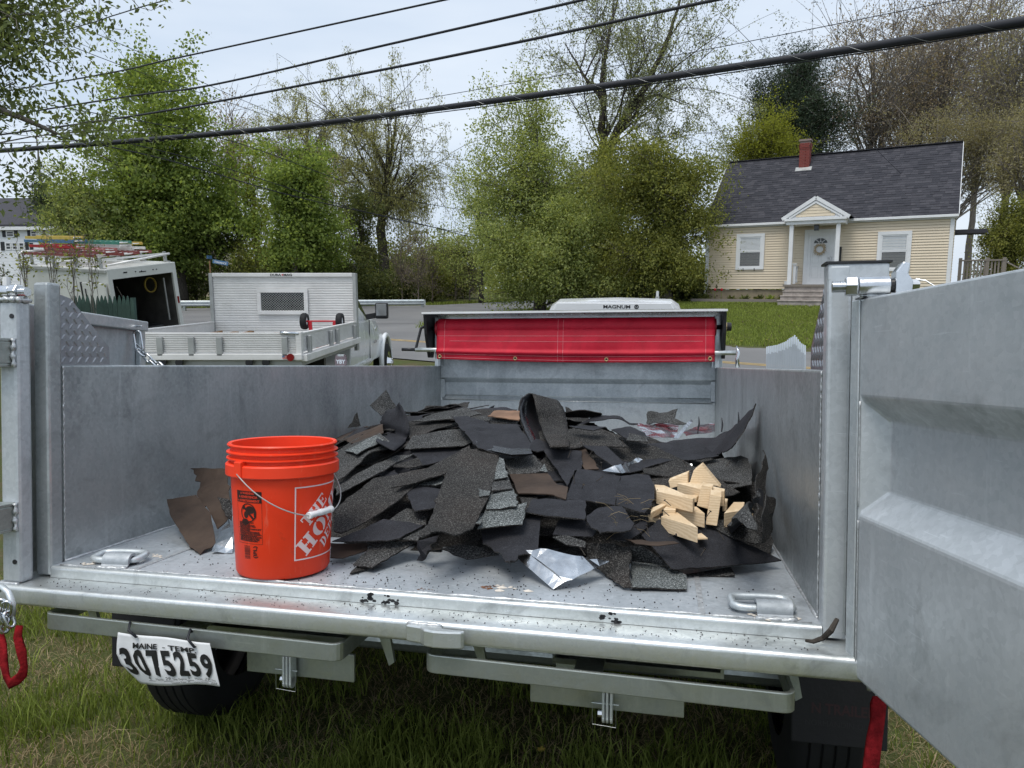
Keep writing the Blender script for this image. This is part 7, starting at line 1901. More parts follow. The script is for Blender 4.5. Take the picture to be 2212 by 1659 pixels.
sheet('', 'E', [(1290,482),(1400,512),(1560,548),(1690,542),(1712,578),(1560,588),(1320,535)], lift=.083, rim=.03, mat='tar', parent=o15, nm_part='tar_strip', th=.002)
sheet('granule shingle under the lower end of the folded one', 'B', [(200,500),(400,462),(500,580),(230,598)], lift=.05, mat='gran_mid')
sheet('light grey shingle corner beside the folded one', 'B', [(445,580),(480,530),(505,585)], lift=.058, mat='gran_light')
sheet('brown felt sheet in the middle below the folded shingle', 'B', [(240,602),(500,590),(570,672),(645,690),(628,772),(540,742),(300,732)], lift=.05, rim=.03, mat='felt', name='felt_paper', cat='felt paper')
sheet('dark shingle square left of the lower backs', 'B', [(300,735),(432,735),(432,850),(345,850)], lift=.055, rim=.02, mat='gran_dark')
sheet('wide shingle back hanging over the dark gap in the centre', 'B', [(345,862),(400,770),(540,770),(765,785),(765,910),(560,890)], lift=.07, rim=.03, mat='back')
sheet('dark granule shingle sheet right of the fold', 'B', [(520,412),(650,300),(860,298),(980,340),(1062,408),(760,402),(630,424)], lift=.05, mat='gran_dark')
sheet('black shingle back under the fold', 'B', [(470,430),(640,425),(740,440),(740,560),(690,580),(640,680),(560,560)], lift=.04, mat='back')
sheet('brown torn felt scrap right of the fold', 'B', [(670,428),(760,418),(860,560),(760,565)], lift=.035, mat='felt', name='felt_paper', cat='felt paper')
sheet('dark shingle strip pointing to the flashing', 'B', [(750,400),(910,405),(1035,520),(960,545)], lift=.06, mat='back')
sheet('arched black shingle edge at the back right of the fold', 'B', [(705,258,1.9),(850,195,2.0),(960,192,2.0),(1130,238,2.0),(1125,262,2.0),(950,212,1.95),(830,232,1.9)], mat='back')
sheet('dark shingle behind the fold on the right', 'B', [(625,135,2.3),(715,185,2.3),(800,215,2.3),(700,258,2.2),(640,250,2.2)], mat='gran_dark')
sheet('thin black shingle sliver right of the fold', 'B', [(650,262),(780,268),(905,275),(820,300),(690,278)], lift=.09, mat='back')
# folded shingle: one strip bent over
def ruled(label, name, A, B_, mats, n=5, seed=1, th=.005, sub=6):
    """sheet between two edge polylines given as (crop, X, Y, trailer y)"""
    def curve(P):
        ps = [unproj(p[0], p[1:], .10, 0) for p in P]; out = []
        for i in range(len(ps)-1):
            p0 = ps[max(0, i-1)]; p3 = ps[min(len(ps)-1, i+2)]
            for k in range(sub):
                t = k/sub; out.append(.5*((2*ps[i])+(ps[i+1]-p0)*t+(2*p0-5*ps[i]+4*ps[i+1]-p3)*t*t+(3*ps[i]-p0-3*ps[i+1]+p3)*t**3))
        out.append(ps[-1]); return out
    a, b = curve(A), curve(B_); R2 = random.Random(seed)
    m_ = MB(); N = len(a)
    for i in range(N):
        for j in range(n+1):
            p = a[i].lerp(b[i], j/n)
            if j in (0, n): p = p+Vector((R2.uniform(-1,1), R2.uniform(-1,1), R2.uniform(-1,1)))*.002
            m_.v.append(tuple(p))
    for i in range(N-1):
        for j in range(n):
            q = i*(n+1)+j; m_.f.append((q, q+1, q+n+2, q+n+1)); m_.m.append(0)
    o = m_.build(name, mats, mw=TM, smooth=True, fix=False, origin=centroid(m_.v))
    s_ = o.modifiers.new('s', 'SOLIDIFY'); s_.thickness = th; s_.offset = 0; s_.material_offset = 1 if len(mats) > 1 else 0; s_.material_offset_rim = 1 if len(mats) > 1 else 0
    return tag(o, label, 'shingle')
ruled('tall shingle folded over in an arch at the top centre of the heap', 'folded_shingle',
      [('B',575,685,.78),('B',480,562,.92),('B',390,410,1.08),('B',322,255,1.22),('B',303,150,1.30),('B',330,72,1.36),('B',395,44,1.42),('B',425,140,1.36),('B',452,260,1.30),('B',518,412,None)],
      [('B',655,676,.86),('B',600,560,1.02),('B',530,430,1.26),('B',470,300,1.50),('B',440,190,1.56),('B',470,110,1.64),('B',560,88,1.66),('B',612,150,1.54),('B',640,270,1.38),('B',652,412,None)],
      [M['back'], M['gran_dark']], n=6, seed=3)
ruled('shiny tar strip printed along the inner edge of the folded shingle', 'tar_strip',
      [('B',583,683,.765),('B',488,558,.905),('B',398,408,1.065),('B',329,253,1.21),('B',311,150,1.295),('B',334,84,1.352)],
      [('B',640,672,.82),('B',535,540,.96),('B',440,395,1.13),('B',372,245,1.28),('B',352,160,1.36),('B',362,100,1.40)], [M['tar']], n=3, seed=4, th=.002)
ruled('curled shingle standing up behind the bucket, its inner shade coloured black', 'curled_shingle',
      [('E',560,490,None),('E',585,410,1.26),('E',602,330,1.26),('E',640,262,1.28),('E',700,256,1.32)],
      [('E',690,560,None),('E',775,490,1.04),('E',802,410,1.06),('E',790,320,1.10),('E',728,204,1.16)], [M['back'], M['back']], n=6, seed=5)  # black backing on both faces paints in the shadow inside the curl
# right side
sheet('wide dark shingle back lying level in front of the right wall', 'H', [(630,505,1.72),(860,455,1.98),(1130,438,1.95),(1245,392,1.98),(1190,520,1.62),(1110,585,1.42),(990,570,1.42),(820,635,1.30),(690,600,1.40),(655,550,1.55)], mat='back', wav=.005)
sheet('dark shingle bent up against the right wall, its tip the highest point there', 'H', [(1105,588,1.41),(1185,520,1.60),(1242,392,1.97),(1310,335,('x',1.0)),(1380,255,('x',1.03)),(1434,196,('x',1.048)),(1408,285,('x',1.035)),(1360,380,('x',1.01)),(1295,475,('x',.965))], mat='back', wav=.004, amp=.010)
sheet('dark granule shingle in shade under the leaning one', 'H', [(1050,590,1.35),(1200,540,1.45),(1250,640,1.25),(1290,880,1.0),(1130,780,1.05)], mat='gran_dark')
sheet('ragged dark shingle standing on edge against the right wall', 'H', [(1445,1010,('x',.97)),(1442,800,('x',.99)),(1488,525,('x',1.04)),(1506,560,('x',1.045)),(1516,880,('x',1.03)),(1500,1080,('x',.99))], mat='gran_dark', amp=.008)
sheet('bent granule shingle at the foot of the right wall', 'H', [(1240,1100,.52),(1360,1010,.62),(1420,860,('x',.92)),(1440,775,('x',.95)),(1482,800,('x',.97)),(1490,930,('x',.97)),(1445,1085,('x',.90))], mat='gran_mid')
sheet('rightmost granule shingle curling up the right wall', 'H', [(1510,838,('x',1.01)),(1577,868,('x',1.045)),(1562,1080,('x',1.03)),(1510,1172,('x',.98)),(1478,1100,('x',.95))], mat='gran_dark')
sheet('light granule shingle lying between the wood blocks and the right wall', 'H', [(1060,1020),(1250,1010),(1400,1060),(1500,1168),(1430,1180),(1250,1120)], lift=.02, rim=-.015, mat='gran_mid')
sheet('grey granule sliver below the right wall shingles', 'H', [(1420,1182,('z',.012)),(1500,1170,('z',.012)),(1540,1240,('z',.006)),(1480,1235,('z',.006))], mat='gran_light')
sheet('brown-black shingle back with a granule border right of the felt', 'H', [(108,868),(150,760),(192,650),(500,702),(470,790),(455,912),(240,872)], lift=.055, rim=.02, mat='back')
sheet('dark shingle back left of the wood blocks', 'H', [(500,702),(610,686),(690,695),(728,770),(730,870),(660,960),(550,930),(462,905),(470,790)], lift=.06, rim=.03, mat='back')
sheet('rounded torn shingle back with straw on it, centre right', 'H', [(250,982),(340,930),(500,920),(590,1035),(562,1078),(350,1097),(272,1040)], lift=.085, rim=.03, mat='back', amp=.008)
sheet('shingle back under the straw', 'H', [(420,1140),(450,1090),(600,1040),(680,1000),(680,1060),(625,1110),(530,1160)], lift=.05, mat='back')
sheet('black shingle in the gap above the front flashing', 'H', [(20,1115),(60,1010),(240,1010),(330,1090),(300,1125)], lift=.05, mat='back')
sheet('curved granule scrap above the front flashing', 'H', [(20,1130),(130,1120),(250,1165),(245,1205),(110,1180)], lift=.055, mat='gran_mid')
sheet('pointed shingle back hanging down over the front flashing', 'C', [(885,236),(1050,190),(1180,166),(1218,172),(1200,362),(1090,382),(1045,436),(1000,382),(940,342),(890,312)], lift=.06, rim=.015, mat='back')
big = sheet('large smooth shingle back spread at the front right', 'H', [(850,1357,('z',.034)),(640,1117,('z',.10)),(760,1010,('z',.13)),(1020,1010,('z',.12)),(1250,1120,('z',.085)),(1430,1200,('z',.058)),(1618,1292,('z',.030)),(1255,1328,('z',.034))], lift=.05, mat='back', wav=.003)
sheet('', 'H', [(852,1352,('z',.034)),(700,1170,('z',.075)),(780,1172,('z',.075)),(925,1347,('z',.034))], mat='tape', parent=big, nm_part='release_tape', amp=.004, th=.001)
sheet('granule shingle at the front right, dark left half', 'H', [(250,1165),(400,1175),(560,1196),(572,1482,('z',.012)),(505,1477,('z',.012)),(350,1370,('z',.012)),(265,1285,('z',.02))], lift=.035, mat='gran_dark')
sheet('light grey granule shingle at the front right on the floor', 'H', [(566,1300,('z',.02)),(840,1342,('z',.022)),(952,1392,('z',.02)),(957,1492,('z',.010)),(568,1482,('z',.012))], mat='gran_light', amp=.004)
sheet('dark granule shingle strip between the two front right ones', 'H', [(560,1196),(645,1202),(842,1340,('z',.03)),(566,1302,('z',.026))], lift=.05, mat='gran_mid')
sheet('flat granule offcut on the floor under the smooth one', 'H', [(930,1385,('z',.008)),(1265,1342,('z',.010)),(1288,1402,('z',.006)),(945,1393,('z',.006))], mat='gran_mid', amp=.004)
sheet('thin ragged paper shred across the front right', 'H', [(520,1140),(700,1160),(870,1158),(900,1172),(760,1192),(600,1178)], lift=.075, mat='felt', name='felt_shred', cat='felt paper', th=.002)
sheet('grey granule scraps piled at the back by the right corner', 'H', [(672,335,2.5),(682,252,2.55),(790,262,2.55),(890,232,2.5),(870,300,2.45),(955,340,2.4),(760,338,2.4)], mat='gran_mid', amp=.007)
sheet('granule scrap in front of the back right flashing', 'H', [(535,455),(555,405),(680,432),(685,465)], lift=.06, mat='gran_mid')
sheet('dark shingle with red stain at the back right', 'H', [(430,385),(560,360),(660,400),(690,450),(560,460)], lift=.04, mat='back')
# left brown felt and metal
fp = sheet('big torn brown felt piece leaning left of the bucket', 'J', [(390,1205,('z',.004)),(300,1130,.27),(160,905,.40),(130,775,.48),(360,742,.50),(470,880,.42),(515,1118,.28)], mat='felt', name='felt_paper', cat='felt paper', amp=.006, wav=.006)
sheet('upper dark brown felt flap behind the leaning felt piece', 'J', [(362,745,.52),(395,640,.58),(318,535,.64),(600,535,.60),(640,900,.44),(520,1000,.40),(470,880,.44)], mat='felt', name='felt_paper', cat='felt paper', amp=.007, wav=.008)
sheet('dark shingle corner beside the bucket on the felt', 'J', [(525,760,.44),(612,770,.44),(640,800,.44),(640,940,.38),(590,900,.38)], mat='gran_dark')
sheet('black shingle point rising behind the bucket rim', 'J', [(700,300,1.3),(775,232,1.35),(828,290,1.3)], mat='gran_dark')
def metal(label, cr_, poly, **k): return sheet(label, cr_, poly, mat='flashing', name='metal_flashing', cat='flashing', th=.0012, amp=.002, **k)
metal('bent aluminium flashing sticking out left of the bucket', 'J', [(355,342,.95),(410,310,1.0),(640,310,1.05),(640,345,1.0),(470,352,.95),(468,470,.9),(430,532,.88)], wav=.012)
metal('flat shiny flashing on the floor left of the bucket', 'J', [(480,1195,('z',.003)),(610,918,.40),(640,1040,.30),(645,1195,('z',.003))])
fl = metal('folded aluminium drip edge lying at the front centre', 'S', [(1190,12,('z',.075)),(1400,-10,('z',.085)),(1660,60,('z',.07)),(1870,75,('z',.06)),(1985,112,('z',.045)),(1640,282,('z',.026)),(1560,302,('z',.022))], wav=.010)
sheet('', 'S', [(1095,62,('z',.055)),(1190,12,('z',.075)),(1560,302,('z',.022)),(1450,372,('z',.004))], mat='flashing', parent=fl, nm_part='front_lip', th=.0012, amp=.001)
metal('crumpled shiny flashing strip above the wood blocks, left half', 'H', [(360,672),(480,625),(625,580,1.05),(660,572,1.05),(690,605,1.0),(600,702,.95),(480,680)], lift=.07, wav=.016)
metal('crumpled shiny flashing strip above the wood blocks, right half', 'H', [(640,590,1.05),(700,610,1.0),(770,690,.95),(880,640,1.0),(990,620,1.0),(1002,662,.98),(770,750,.9),(735,700,.92)], wav=.016)
metal('ribbed flashing sheet at the back right corner', 'H', [(600,345,2.3),(790,335,2.5),(900,347,2.5),(880,440,2.2),(690,432,2.1)], wav=.012)
metal('narrow flashing strip propped at the back right', 'H', [(985,305,2.3),(998,325,2.3),(892,445,2.0),(862,440,2.0)])
metal('flat flashing with nails in the back right corner', 'H', [(930,400,2.4),(1050,345,2.7),(1150,338,2.7),(1152,398,2.5),(950,425,2.3)], wav=.004)
# nails and straw
R_ = random.Random(9)
for i, (X, Y, yy, lab) in enumerate(((1200,300,2.3,'long dark splinter standing against the right wall'),(1315,260,2.0,'dark splinter beside the leaning shingle'),(1040,290,2.6,'twisted dark scrap in the back right corner'))):
    a = unproj('H', (X, Y, yy), 0, 0); b = unproj('H', (X+R_.uniform(-8,8), Y+95, yy-.1), 0, 0); m = MB(); m.tube([a, a.lerp(b,.5)+Vector((.004,0,0)), b], [.002,.005,.004], 5); tag(m.build('splinter', M['back'], mw=TM, origin=b), lab, 'splinter')
m = MB()
for k in range(20):
    X, Y = R_.uniform(395, 700), R_.uniform(890, 1130); p = hit_pile(tray('H', X, Y), .10); d = Vector((R_.uniform(-1,1), R_.uniform(-.6,.6), R_.uniform(-.3,.4))).normalized()*R_.uniform(.03,.08)
    m.tube([p, p+d*.5+Vector((0,0,.008)), p+d], .0006, 3)
tag(m.build('straw', M['grass_dry'], mw=TM, fix=False), 'loose straw and grass stalks on the centre right shingles', 'straw', kind='stuff')
m = MB(); 
for k in range(480):
    x = R_.gauss(.1, .55); y = abs(R_.gauss(.12, .10))+.015; 
    if abs(x) > 1.05 or hpile(x, y) > .03: continue
    q = R_.uniform(.0012, .0034); c = Vector((x, y, .0008)); m.add([c+Vector((q,0,0)), c+Vector((-q*.6,q,0)), c+Vector((-q*.5,-q*.9,0)), c+Vector((0,0,q))], [(0,1,3),(1,2,3),(2,0,3)])
for k in range(300):
    x = R_.uniform(-1.05, 1.05); y = R_.uniform(-.078, -.005); q = R_.uniform(.001, .0026); c = Vector((x, y, -.0335)); m.add([c+Vector((q,0,0)), c+Vector((-q*.6,q,0)), c+Vector((-q*.5,-q*.9,0)), c+Vector((0,0,q))], [(0,1,3),(1,2,3),(2,0,3)])
tag(m.build('shingle_grit', M['gran_dark'], mw=TM, fix=False), 'black shingle grit scattered on the trailer floor and sill', 'grit', kind='stuff')
m = MB(); pts = [TMI @ PW(*p) for p in ((1740,1384,1.62),(1756,1386,1.62),(1778,1378,1.62),(1795,1362,1.60),(1808,1338,1.62))]
m.tube(pts, [.003,.005,.006,.007,.005], 7); tag(m.build('stick', M['bark_dark'], mw=TM, origin=pts[1]), 'short dark twig in the right corner of the sill', 'twig')

R_ = random.Random(31)
nl = MB().tube([(0,0,-.012),(0,0,.015)], .0013, 5).disc((0,0,.015), (0,0,1), .0042, .001, 8).mesh('nail', M['bark_dark'])
for k in range(26):
    X, Y = R_.uniform(120, 1250), R_.uniform(470, 1250); p = hit_pile(tray('H', X, Y), .075)
    o = link('roofing_nail', nl, None, TM @ Matrix.Translation(p) @ Matrix.Rotation(R_.uniform(-1,1), 4, 'X') @ Matrix.Rotation(R_.uniform(-1,1), 4, 'Y'))
    tag(o, 'small roofing nail sticking out of the shingle heap', 'nail', 'roofing nails in the shingle heap')
# ------------------------------------------------------------------ wood blocks
WG_ = 'pale pine offcuts on the shingles'
def block(label, poly, mode, lift=.05, t=.038, yy=None, rot=None):
    if mode == 'down':
        cx_ = sum(p[0] for p in poly)/len(poly); cy_ = sum(p[1] for p in poly)/len(poly)
        c = hit_pile(tray('D', cx_, cy_), lift); pts = []
        for (X, Y) in poly:
            d = tray('D', X, Y); k = (c.z+.10*0-CAMT.z)/d.z; p = CAMT+d*k
            v_ = p-c; v_.y = max(-.12, min(.12, v_.y)); pts.append(c+v_)
        ex_ = Vector((0, 0, -t))
    else:
        pts = [unproj('D', (X, Y, yy), 0, 0) for (X, Y) in poly]; pts = [p+Vector((0, (p.z-pts[0].z)*.25, 0)) for p in pts]; ex_ = Vector((.006, t, .004))
    n = len(pts); m_ = MB(); m_.add(pts+[p+ex_ for p in pts], [tuple(range(n)), tuple(range(2*n-1, n-1, -1))]+[(i, i+n, (i+1) % n+n, (i+1) % n) for i in range(n)])
    o = m_.build('wood_block', M['wood'], mw=TM, origin=centroid(m_.v), bevel=.0015)
    return tag(o, label, 'wood block', WG_)
def ywd(X, Y, lift=.05): return hit_pile(tray('D', X, Y), lift).y
block('tilted pine wedge at the top of the wood heap with straight grain', [(585,112),(725,278),(690,268),(490,250),(520,160)], 'back', yy=ywd(600,280,.06)+.05)
block('pine block half hidden under the flashing strip', [(330,235),(480,178),(478,262),(345,290)], 'back', yy=ywd(420,290,.05)+.04)
block('long pine block lying flat at the back of the wood heap', [(398,252),(520,242),(762,296),(757,312),(590,300)], 'down', .075, .05)
block('large pine wedge at the left of the wood heap', [(226,248),(300,268),(530,366),(518,380),(240,312)], 'down', .085, .042)
block('upright pine block in the middle of the wood heap', [(585,265),(667,285),(632,442),(545,418)], 'back', yy=ywd(590,440,.03))
block('upright pine wedge with a nail hole at the front of the wood heap', [(650,340),(735,352),(697,567),(612,556)], 'back', yy=ywd(655,566,.02), t=.075)
block('separate pine wedge nearest the right wall', [(755,480),(828,396),(912,396),(902,434),(978,446)], 'down', .05, .045)
block('pine wedge with dark grain behind the front one', [(382,440),(545,430),(608,482)], 'down', .055, .045)
block('triangular pine wedge at the front with curved end grain', [(275,505),(382,458),(555,590)], 'down', .06, .045)
block('thin pine strip at the left edge of the wood heap', [(195,482),(205,440),(330,384),(354,392)], 'down', .06, .02)
block('small flat pine chip left of the front wedge', [(175,492),(262,488),(272,520),(182,520)], 'down', .03, .012)
block('flat pine splinter on the shingle right of the front wedge', [(545,640),(582,630),(632,670),(555,674)], 'down', .02, .005)
block('small pine block end behind the upright wedge', [(738,388),(777,396),(772,462),(742,466)], 'back', yy=ywd(755,466,.02)+.05)
block('short dark pine block under the left wedge', [(290,452),(330,410),(405,416),(385,455)], 'down', .05, .04)
block('pine board end between the flat block and the left wedge', [(440,335),(560,345),(545,362),(500,362)], 'down', .06, .015)

# ------------------------------------------------------------------ bucket
BK = TM @ Matrix.Translation((-.385, .130, .001)) @ Matrix.Rotation(rad(-12), 4, 'Z')
bk = empty('orange_bucket', BK, 'bright orange plastic pail with wire handle standing on the trailer floor', 'bucket')
vdir = (BK.inverted().to_3x3() @ (TM.to_3x3() @ (CAMT-Vector((-.385,.13,.2)))))
PH0 = math.atan2(vdir.y, vdir.x)               # angle that faces the camera
Rb = lambda z: .1305+(.1445-.1305)*z/.29
prof_ = [(.001,.002),(.118,.002),(.127,.006),(Rb(.012),.014),(Rb(.285),.285),(.1555,.287),(.1585,.290),(.1585,.318),(.1545,.322),(.1445,.324),(.1445,.331),(.1555,.334),(.1555,.337),(.1445,.340),(.1445,.348),(.1555,.351),(.1555,.354),(.1445,.357),(.1445,.366),(.152,.369),(.1535,.373),(.1505,.377),(.1415,.375),(.1415,.30),(.127,.02),(.001,.012)]
bk_b = MB().lathe(prof_, 72).build('pail', M['orange'], bk, smooth=True, autos=32)
def on_b(th, z, off=.0006):
    a = PH0+th; r = Rb(z)+off; return Vector((r*math.cos(a), r*math.sin(a), z))
# handle ears and wire bail
EAR = rad(-48)
for a_ in (EAR, EAR+math.pi):
    a = PH0+a_; Mx = Matrix.Translation((.152*math.cos(a), .152*math.sin(a), .306)) @ Matrix.Rotation(a, 4, 'Z')
    m = MB(); m.box((-.01,-.014,-.017),(.011,.014,.028), Mx); m.build('ear', M['orange'], bk, bevel=.003)
e0 = Vector((.163*math.cos(PH0+EAR), .163*math.sin(PH0+EAR), .300)); e1 = Vector((.163*math.cos(PH0+EAR+math.pi), .163*math.sin(PH0+EAR+math.pi), .300))
side = Vector((math.cos(PH0+EAR+math.pi/2), math.sin(PH0+EAR+math.pi/2), 0)); dn = (side*.80+Vector((0,0,-.62))).normalized()
pts = []
mid = (e0+e1)/2
for k in range(33):
    t = math.pi*k/32; p = mid+(e0-mid)*math.cos(t)+dn*(.200*math.sin(t)**.9)
    rr = math.hypot(p.x, p.y); mn = Rb(max(0, min(.28, p.z)))+.006
    if rr < mn: p = Vector((p.x*mn/rr, p.y*mn/rr, p.z))
    pts.append(p)
m = MB(); m.tube([e0*.97+Vector((0,0,.004))]+pts+[e1*.97+Vector((0,0,.004))], .0018, 8); m.build('bail', M['alu_dark'], bk, smooth=True)
g0, g1 = pts[13], pts[20]; ax = (g1-g0).normalized()
m = MB(); m.tube([g0+ax*s_ for s_ in (0,.003,.008,.009,.040,.041,.046,.052,.053,.082,.083,.09,.093)], [.009,.0105,.0105,.0085,.0085,.0095,.0095,.0095,.0085,.0085,.0105,.0105,.009], 14); m.build('grip', M['white_plastic'], bk, smooth=True, autos=40)
# printed label (left) and square emblem (right); s along the wall in metres
def quad_patch(mb, q, zc=None, n=8, off=.0007):
    """q: 4 (s, z) corners"""
    a, b, c, d = [Vector(p) for p in q]
    mb.grid(n, 2, lambda u, v: on_b((a.lerp(b, u).lerp(d.lerp(c, u), v)).x/.139, (a.lerp(b, u).lerp(d.lerp(c, u), v)).y, off))
SL0, SL1 = rad(-59)*.139, rad(-23.5)*.139; lw = SL1-SL0
m = MB(); quad_patch(m, [(SL0,.220),(SL1,.220),(SL1,.252),(SL0,.252)]); lb = m.build('warning_label', M['print_black'], bk, fix=False)
def btext(s, s0, s1, z, size, mt, bold=.0, off=.0010, rot=0.0):
    vs, fs = text_mesh(s, size, bold); xs = [p[0] for p in vs]; x0_, w_ = min(xs), max(xs)-min(xs)
    k = (s1-s0)/w_; m_ = MB()
    def f(p):
        X_, Y_ = (p[0]-x0_)*k, p[1]
        if rot: X_, Y_ = X_*math.cos(rot)-Y_*math.sin(rot), X_*math.sin(rot)+Y_*math.cos(rot)
        return on_b((s0+X_)/.139, z+Y_, off)
    m_.add([f(p) for p in vs], fs); m_.build('lettering', M[mt], bk, fix=False)
M['label_red'] = plain('label_red', (0.72, 0.05, 0.02), .5, 0, .05)
for i, (w_, a, b) in enumerate((('WARNING',.28,.74),('ADVERTENCIA',.20,.86),('AVERTISSEMENT',.14,.93))):
    z = .2435-.0105*i; btext(w_, SL0+lw*a, SL0+lw*b, z, .0085, 'label_red', .0004)
    m = MB(); c = SL0+lw*(a-.055); m.add([on_b((c-.003)/.139, z, .001), on_b((c+.003)/.139, z, .001), on_b(c/.139, z+.0065, .001)], [(0,1,2)]); m.build('triangle', M['label_red'], bk, fix=False)
m = MB()
for (q) in ([(SL0,.105),(SL0+.0008,.105),(SL0+.0008,.220),(SL0,.220)], [(SL1-.0008,.105),(SL1,.105),(SL1,.220),(SL1-.0008,.220)], [(SL0,.105),(SL1,.105),(SL1,.1058),(SL0,.1058)], [(SL0,.1265),(SL1,.1265),(SL1,.1272),(SL0,.1272)], [(SL0,.148),(SL1,.148),(SL1,.1487),(SL0,.1487)]): quad_patch(m, q)
m.build('label_border', M['print_black'], bk, fix=False)
m = MB(); cc = (SL0+lw*.5, .192)
for k in range(24):
    a, b = k*math.pi/12, (k+1)*math.pi/12; ri, ro = .0235, .0265
    quad_patch(m, [(cc[0]+ri*math.cos(a), cc[1]+ri*math.sin(a)),(cc[0]+ro*math.cos(a), cc[1]+ro*math.sin(a)),(cc[0]+ro*math.cos(b), cc[1]+ro*math.sin(b)),(cc[0]+ri*math.cos(b), cc[1]+ri*math.sin(b))], n=1, off=.0011)
quad_patch(m, [(cc[0]-.0205,cc[1]+.016),(cc[0]-.016,cc[1]+.0205),(cc[0]+.0205,cc[1]-.016),(cc[0]+.016,cc[1]-.0205)], n=6, off=.0012)
m.build('ban_ring', M['print_black'], bk, fix=False)
m = MB()
for (dx, dz, rx_, rz_) in ((.006,.008,.016,.011),(-.016,.014,.006,.006),(-.008,-.006,.008,.010),(.022,-.004,.004,.012),(-.012,-.026,.013,.009)):
    n_ = 12; m.add([on_b((cc[0]+dx+rx_*math.cos(t))/.139, cc[1]+dz+rz_*math.sin(t), .0009) for t in np.linspace(0, 6.283, n_+1)[:-1]], [tuple(range(n_))])
m.build('pictogram', M['print_black'], bk, fix=False)
words = ['CHILDREN CAN FALL INTO','BUCKET AND DROWN.','KEEP CHILDREN AWAY FROM','BUCKETS WITH EVEN A SMALL','AMOUNT OF LIQUID.','','LOS NINOS PUEDEN CAERSE EN ESTE','BALDE Y AHOGARSE.','MANTENGA A LOS NINOS ALEJADOS','DEL BALDE AUNQUE SOLO CONTENGA','UNA PEQUENA CANTIDAD DE LIQUIDO.','','LES JEUNES ENFANTS PEUVENT','TOMBER DANS LE SEAU ET SE NOYER.','TENIR LES PETITS LOIN DU SEAU','MEME SI IL NE CONTIENT QU UNE','PETITE QUANTITE DE LIQUIDE.']
zz = .163
for w_ in words:
    if w_: btext(w_, SL0+lw*.08, SL0+lw*(.08+.028*len(w_)), zz, .0040, 'print_black', .0003)
    zz -= .0036 if w_ else .0004
m = MB(); R_ = random.Random(2); z = .062
while z < .100:
    h_ = R_.choice((.0006,.0009,.0014)); quad_patch(m, [(SL0+lw*.27,z),(SL0+lw*.52,z),(SL0+lw*.52,z+h_),(SL0+lw*.27,z+h_)], n=4); z += h_+R_.choice((.0006,.0009,.0012))
m.build('barcode', M['print_black'], bk, fix=False)
btext('(IPL)', SL0+lw*.78, SL0+lw*.78+.034, .066, .016, 'print_black', .0005, rot=math.pi/2)
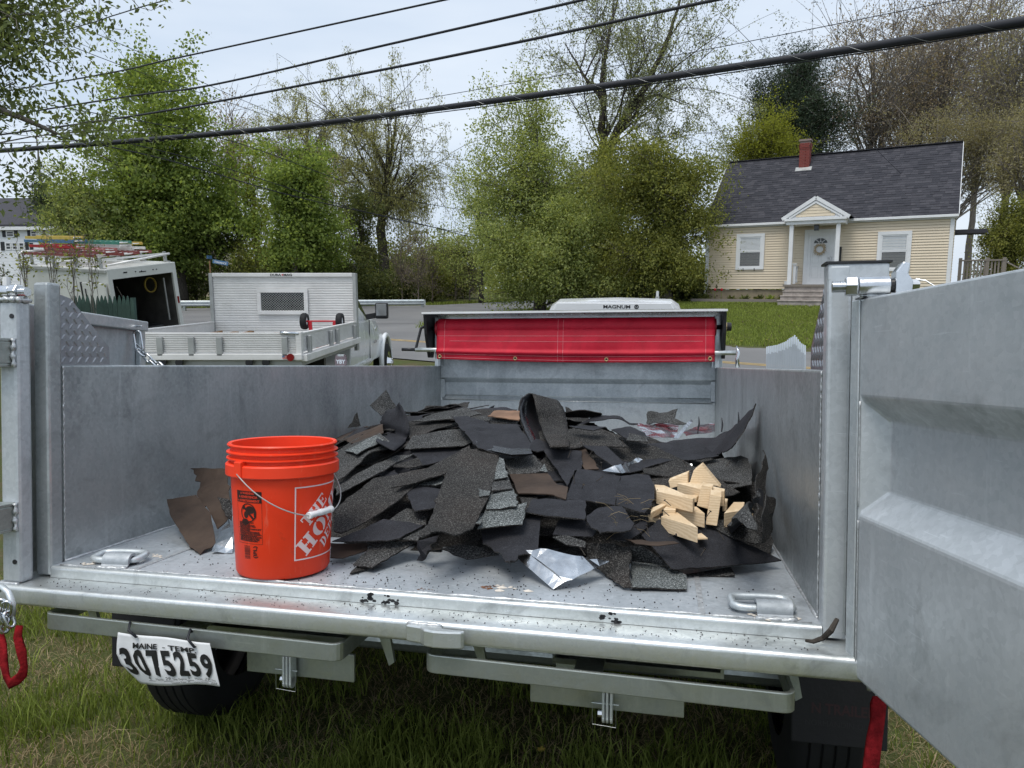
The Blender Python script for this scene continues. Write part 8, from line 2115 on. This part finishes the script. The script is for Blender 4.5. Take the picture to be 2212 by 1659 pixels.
# emblem: frame and slab-serif stencil letters running up the diagonal
S0 = rad(12.0)*.139; EZ0, ES = .055, .207
def emb(x, y): return (S0+x*ES, EZ0+y*ES)
def epoly(mb, pts, n=6):
    """quad in emblem units, finely split"""
    a, b, c, d = [Vector(p) for p in pts]
    def f(u, v):
        p = a.lerp(b, u).lerp(d.lerp(c, u), v); s_, z_ = emb(p.x, p.y); return on_b(s_/.139, z_, .0010)
    mb.grid(n, n, f)
m = MB(); e_ = .018
for q in ([(0,0),(1,0),(1,e_),(0,e_)], [(0,1-e_),(1,1-e_),(1,1),(0,1)], [(0,e_),(e_,e_),(e_,1-e_),(0,1-e_)], [(1-e_,e_),(1,e_),(1,1-e_),(1-e_,1-e_)]): epoly(m, q, 14)
m.build('emblem_frame', M['print_white'], bk, fix=False)
def glyph(c):
    r = lambda x0, x1, y0, y1: [(x0,y0),(x1,y0),(x1,y1),(x0,y1)]
    def ring(cx_, rx_, ri_, y0, y1, a0, a1, n=10):
        out = []; cy_ = (y0+y1)/2; ry = (y1-y0)/2; rj = ry*.80
        for k in range(n):
            t0, t1 = rad(a0+(a1-a0)*k/n), rad(a0+(a1-a0)*(k+1)/n)
            out.append([(cx_+ri_*math.cos(t0), cy_+rj*math.sin(t0)),(cx_+rx_*math.cos(t0), cy_+ry*math.sin(t0)),(cx_+rx_*math.cos(t1), cy_+ry*math.sin(t1)),(cx_+ri_*math.cos(t1), cy_+rj*math.sin(t1))])
        return out
    if c == 'H': return [r(.10,.36,.1,.9), r(0,.45,0,.1), r(0,.45,.9,1), r(.64,.90,.1,.9), r(.55,1,0,.1), r(.55,1,.9,1), r(.36,.48,.44,.58), r(.52,.64,.44,.58)]
    if c == 'T': return [r(.36,.64,.1,.88), r(.25,.75,0,.1), r(0,1,.88,1), r(0,.10,.68,.88), r(.90,1,.68,.88)]
    if c == 'E': return [r(.10,.36,.1,.9), r(0,.95,0,.1), r(0,.95,.9,1), r(.85,.95,.1,.28), r(.85,.95,.74,.9), r(.40,.66,.45,.56), r(.60,.68,.36,.66)]
    if c == 'O': return ring(.5,.5,.20,0,1,-84,84)+ring(.5,.5,.20,0,1,96,264)
    if c == 'M': return [r(.06,.18,.1,.9), r(0,.26,0,.1), r(0,.22,.9,1), r(.72,.96,.1,.9), r(.62,1.05,0,.1), r(.78,1.05,.9,1), [(.18,.98),(.38,1.0),(.58,.25),(.50,.05)], [(.52,.05),(.60,.30),(.76,.9),(.72,.95)]]
    if c == 'D': return [r(.10,.36,.1,.9), r(0,.42,0,.1), r(0,.42,.9,1)]+ring(.42,.55,.22,0,1,-84,84)
    if c == 'P': return [r(.10,.36,.1,.9), r(0,.45,0,.1), r(0,.42,.9,1)]+ring(.42,.48,.18,.42,1,-84,84)
    return []
def word(s, a0, a1, b0, b1):
    m_ = MB(); n = len(s); wd = (a1-a0)/n
    for i, c in enumerate(s):
        for q in glyph(c):
            out = []
            for (x, y) in q:
                a = a0+wd*(i+.04+.90*min(1.05, x)); b = b0+(b1-b0)*y
                out.append(((a-b)/math.sqrt(2), (a+b)/math.sqrt(2)))
            epoly(m_, out, 3)
    m_.build('emblem_lettering', M['print_white'], bk, fix=False)
word('THE', .43, .93, .17, .335); word('HOME', .14, 1.30, -.095, .135); word('DEPOT', .42, 1.08, -.285, -.135)
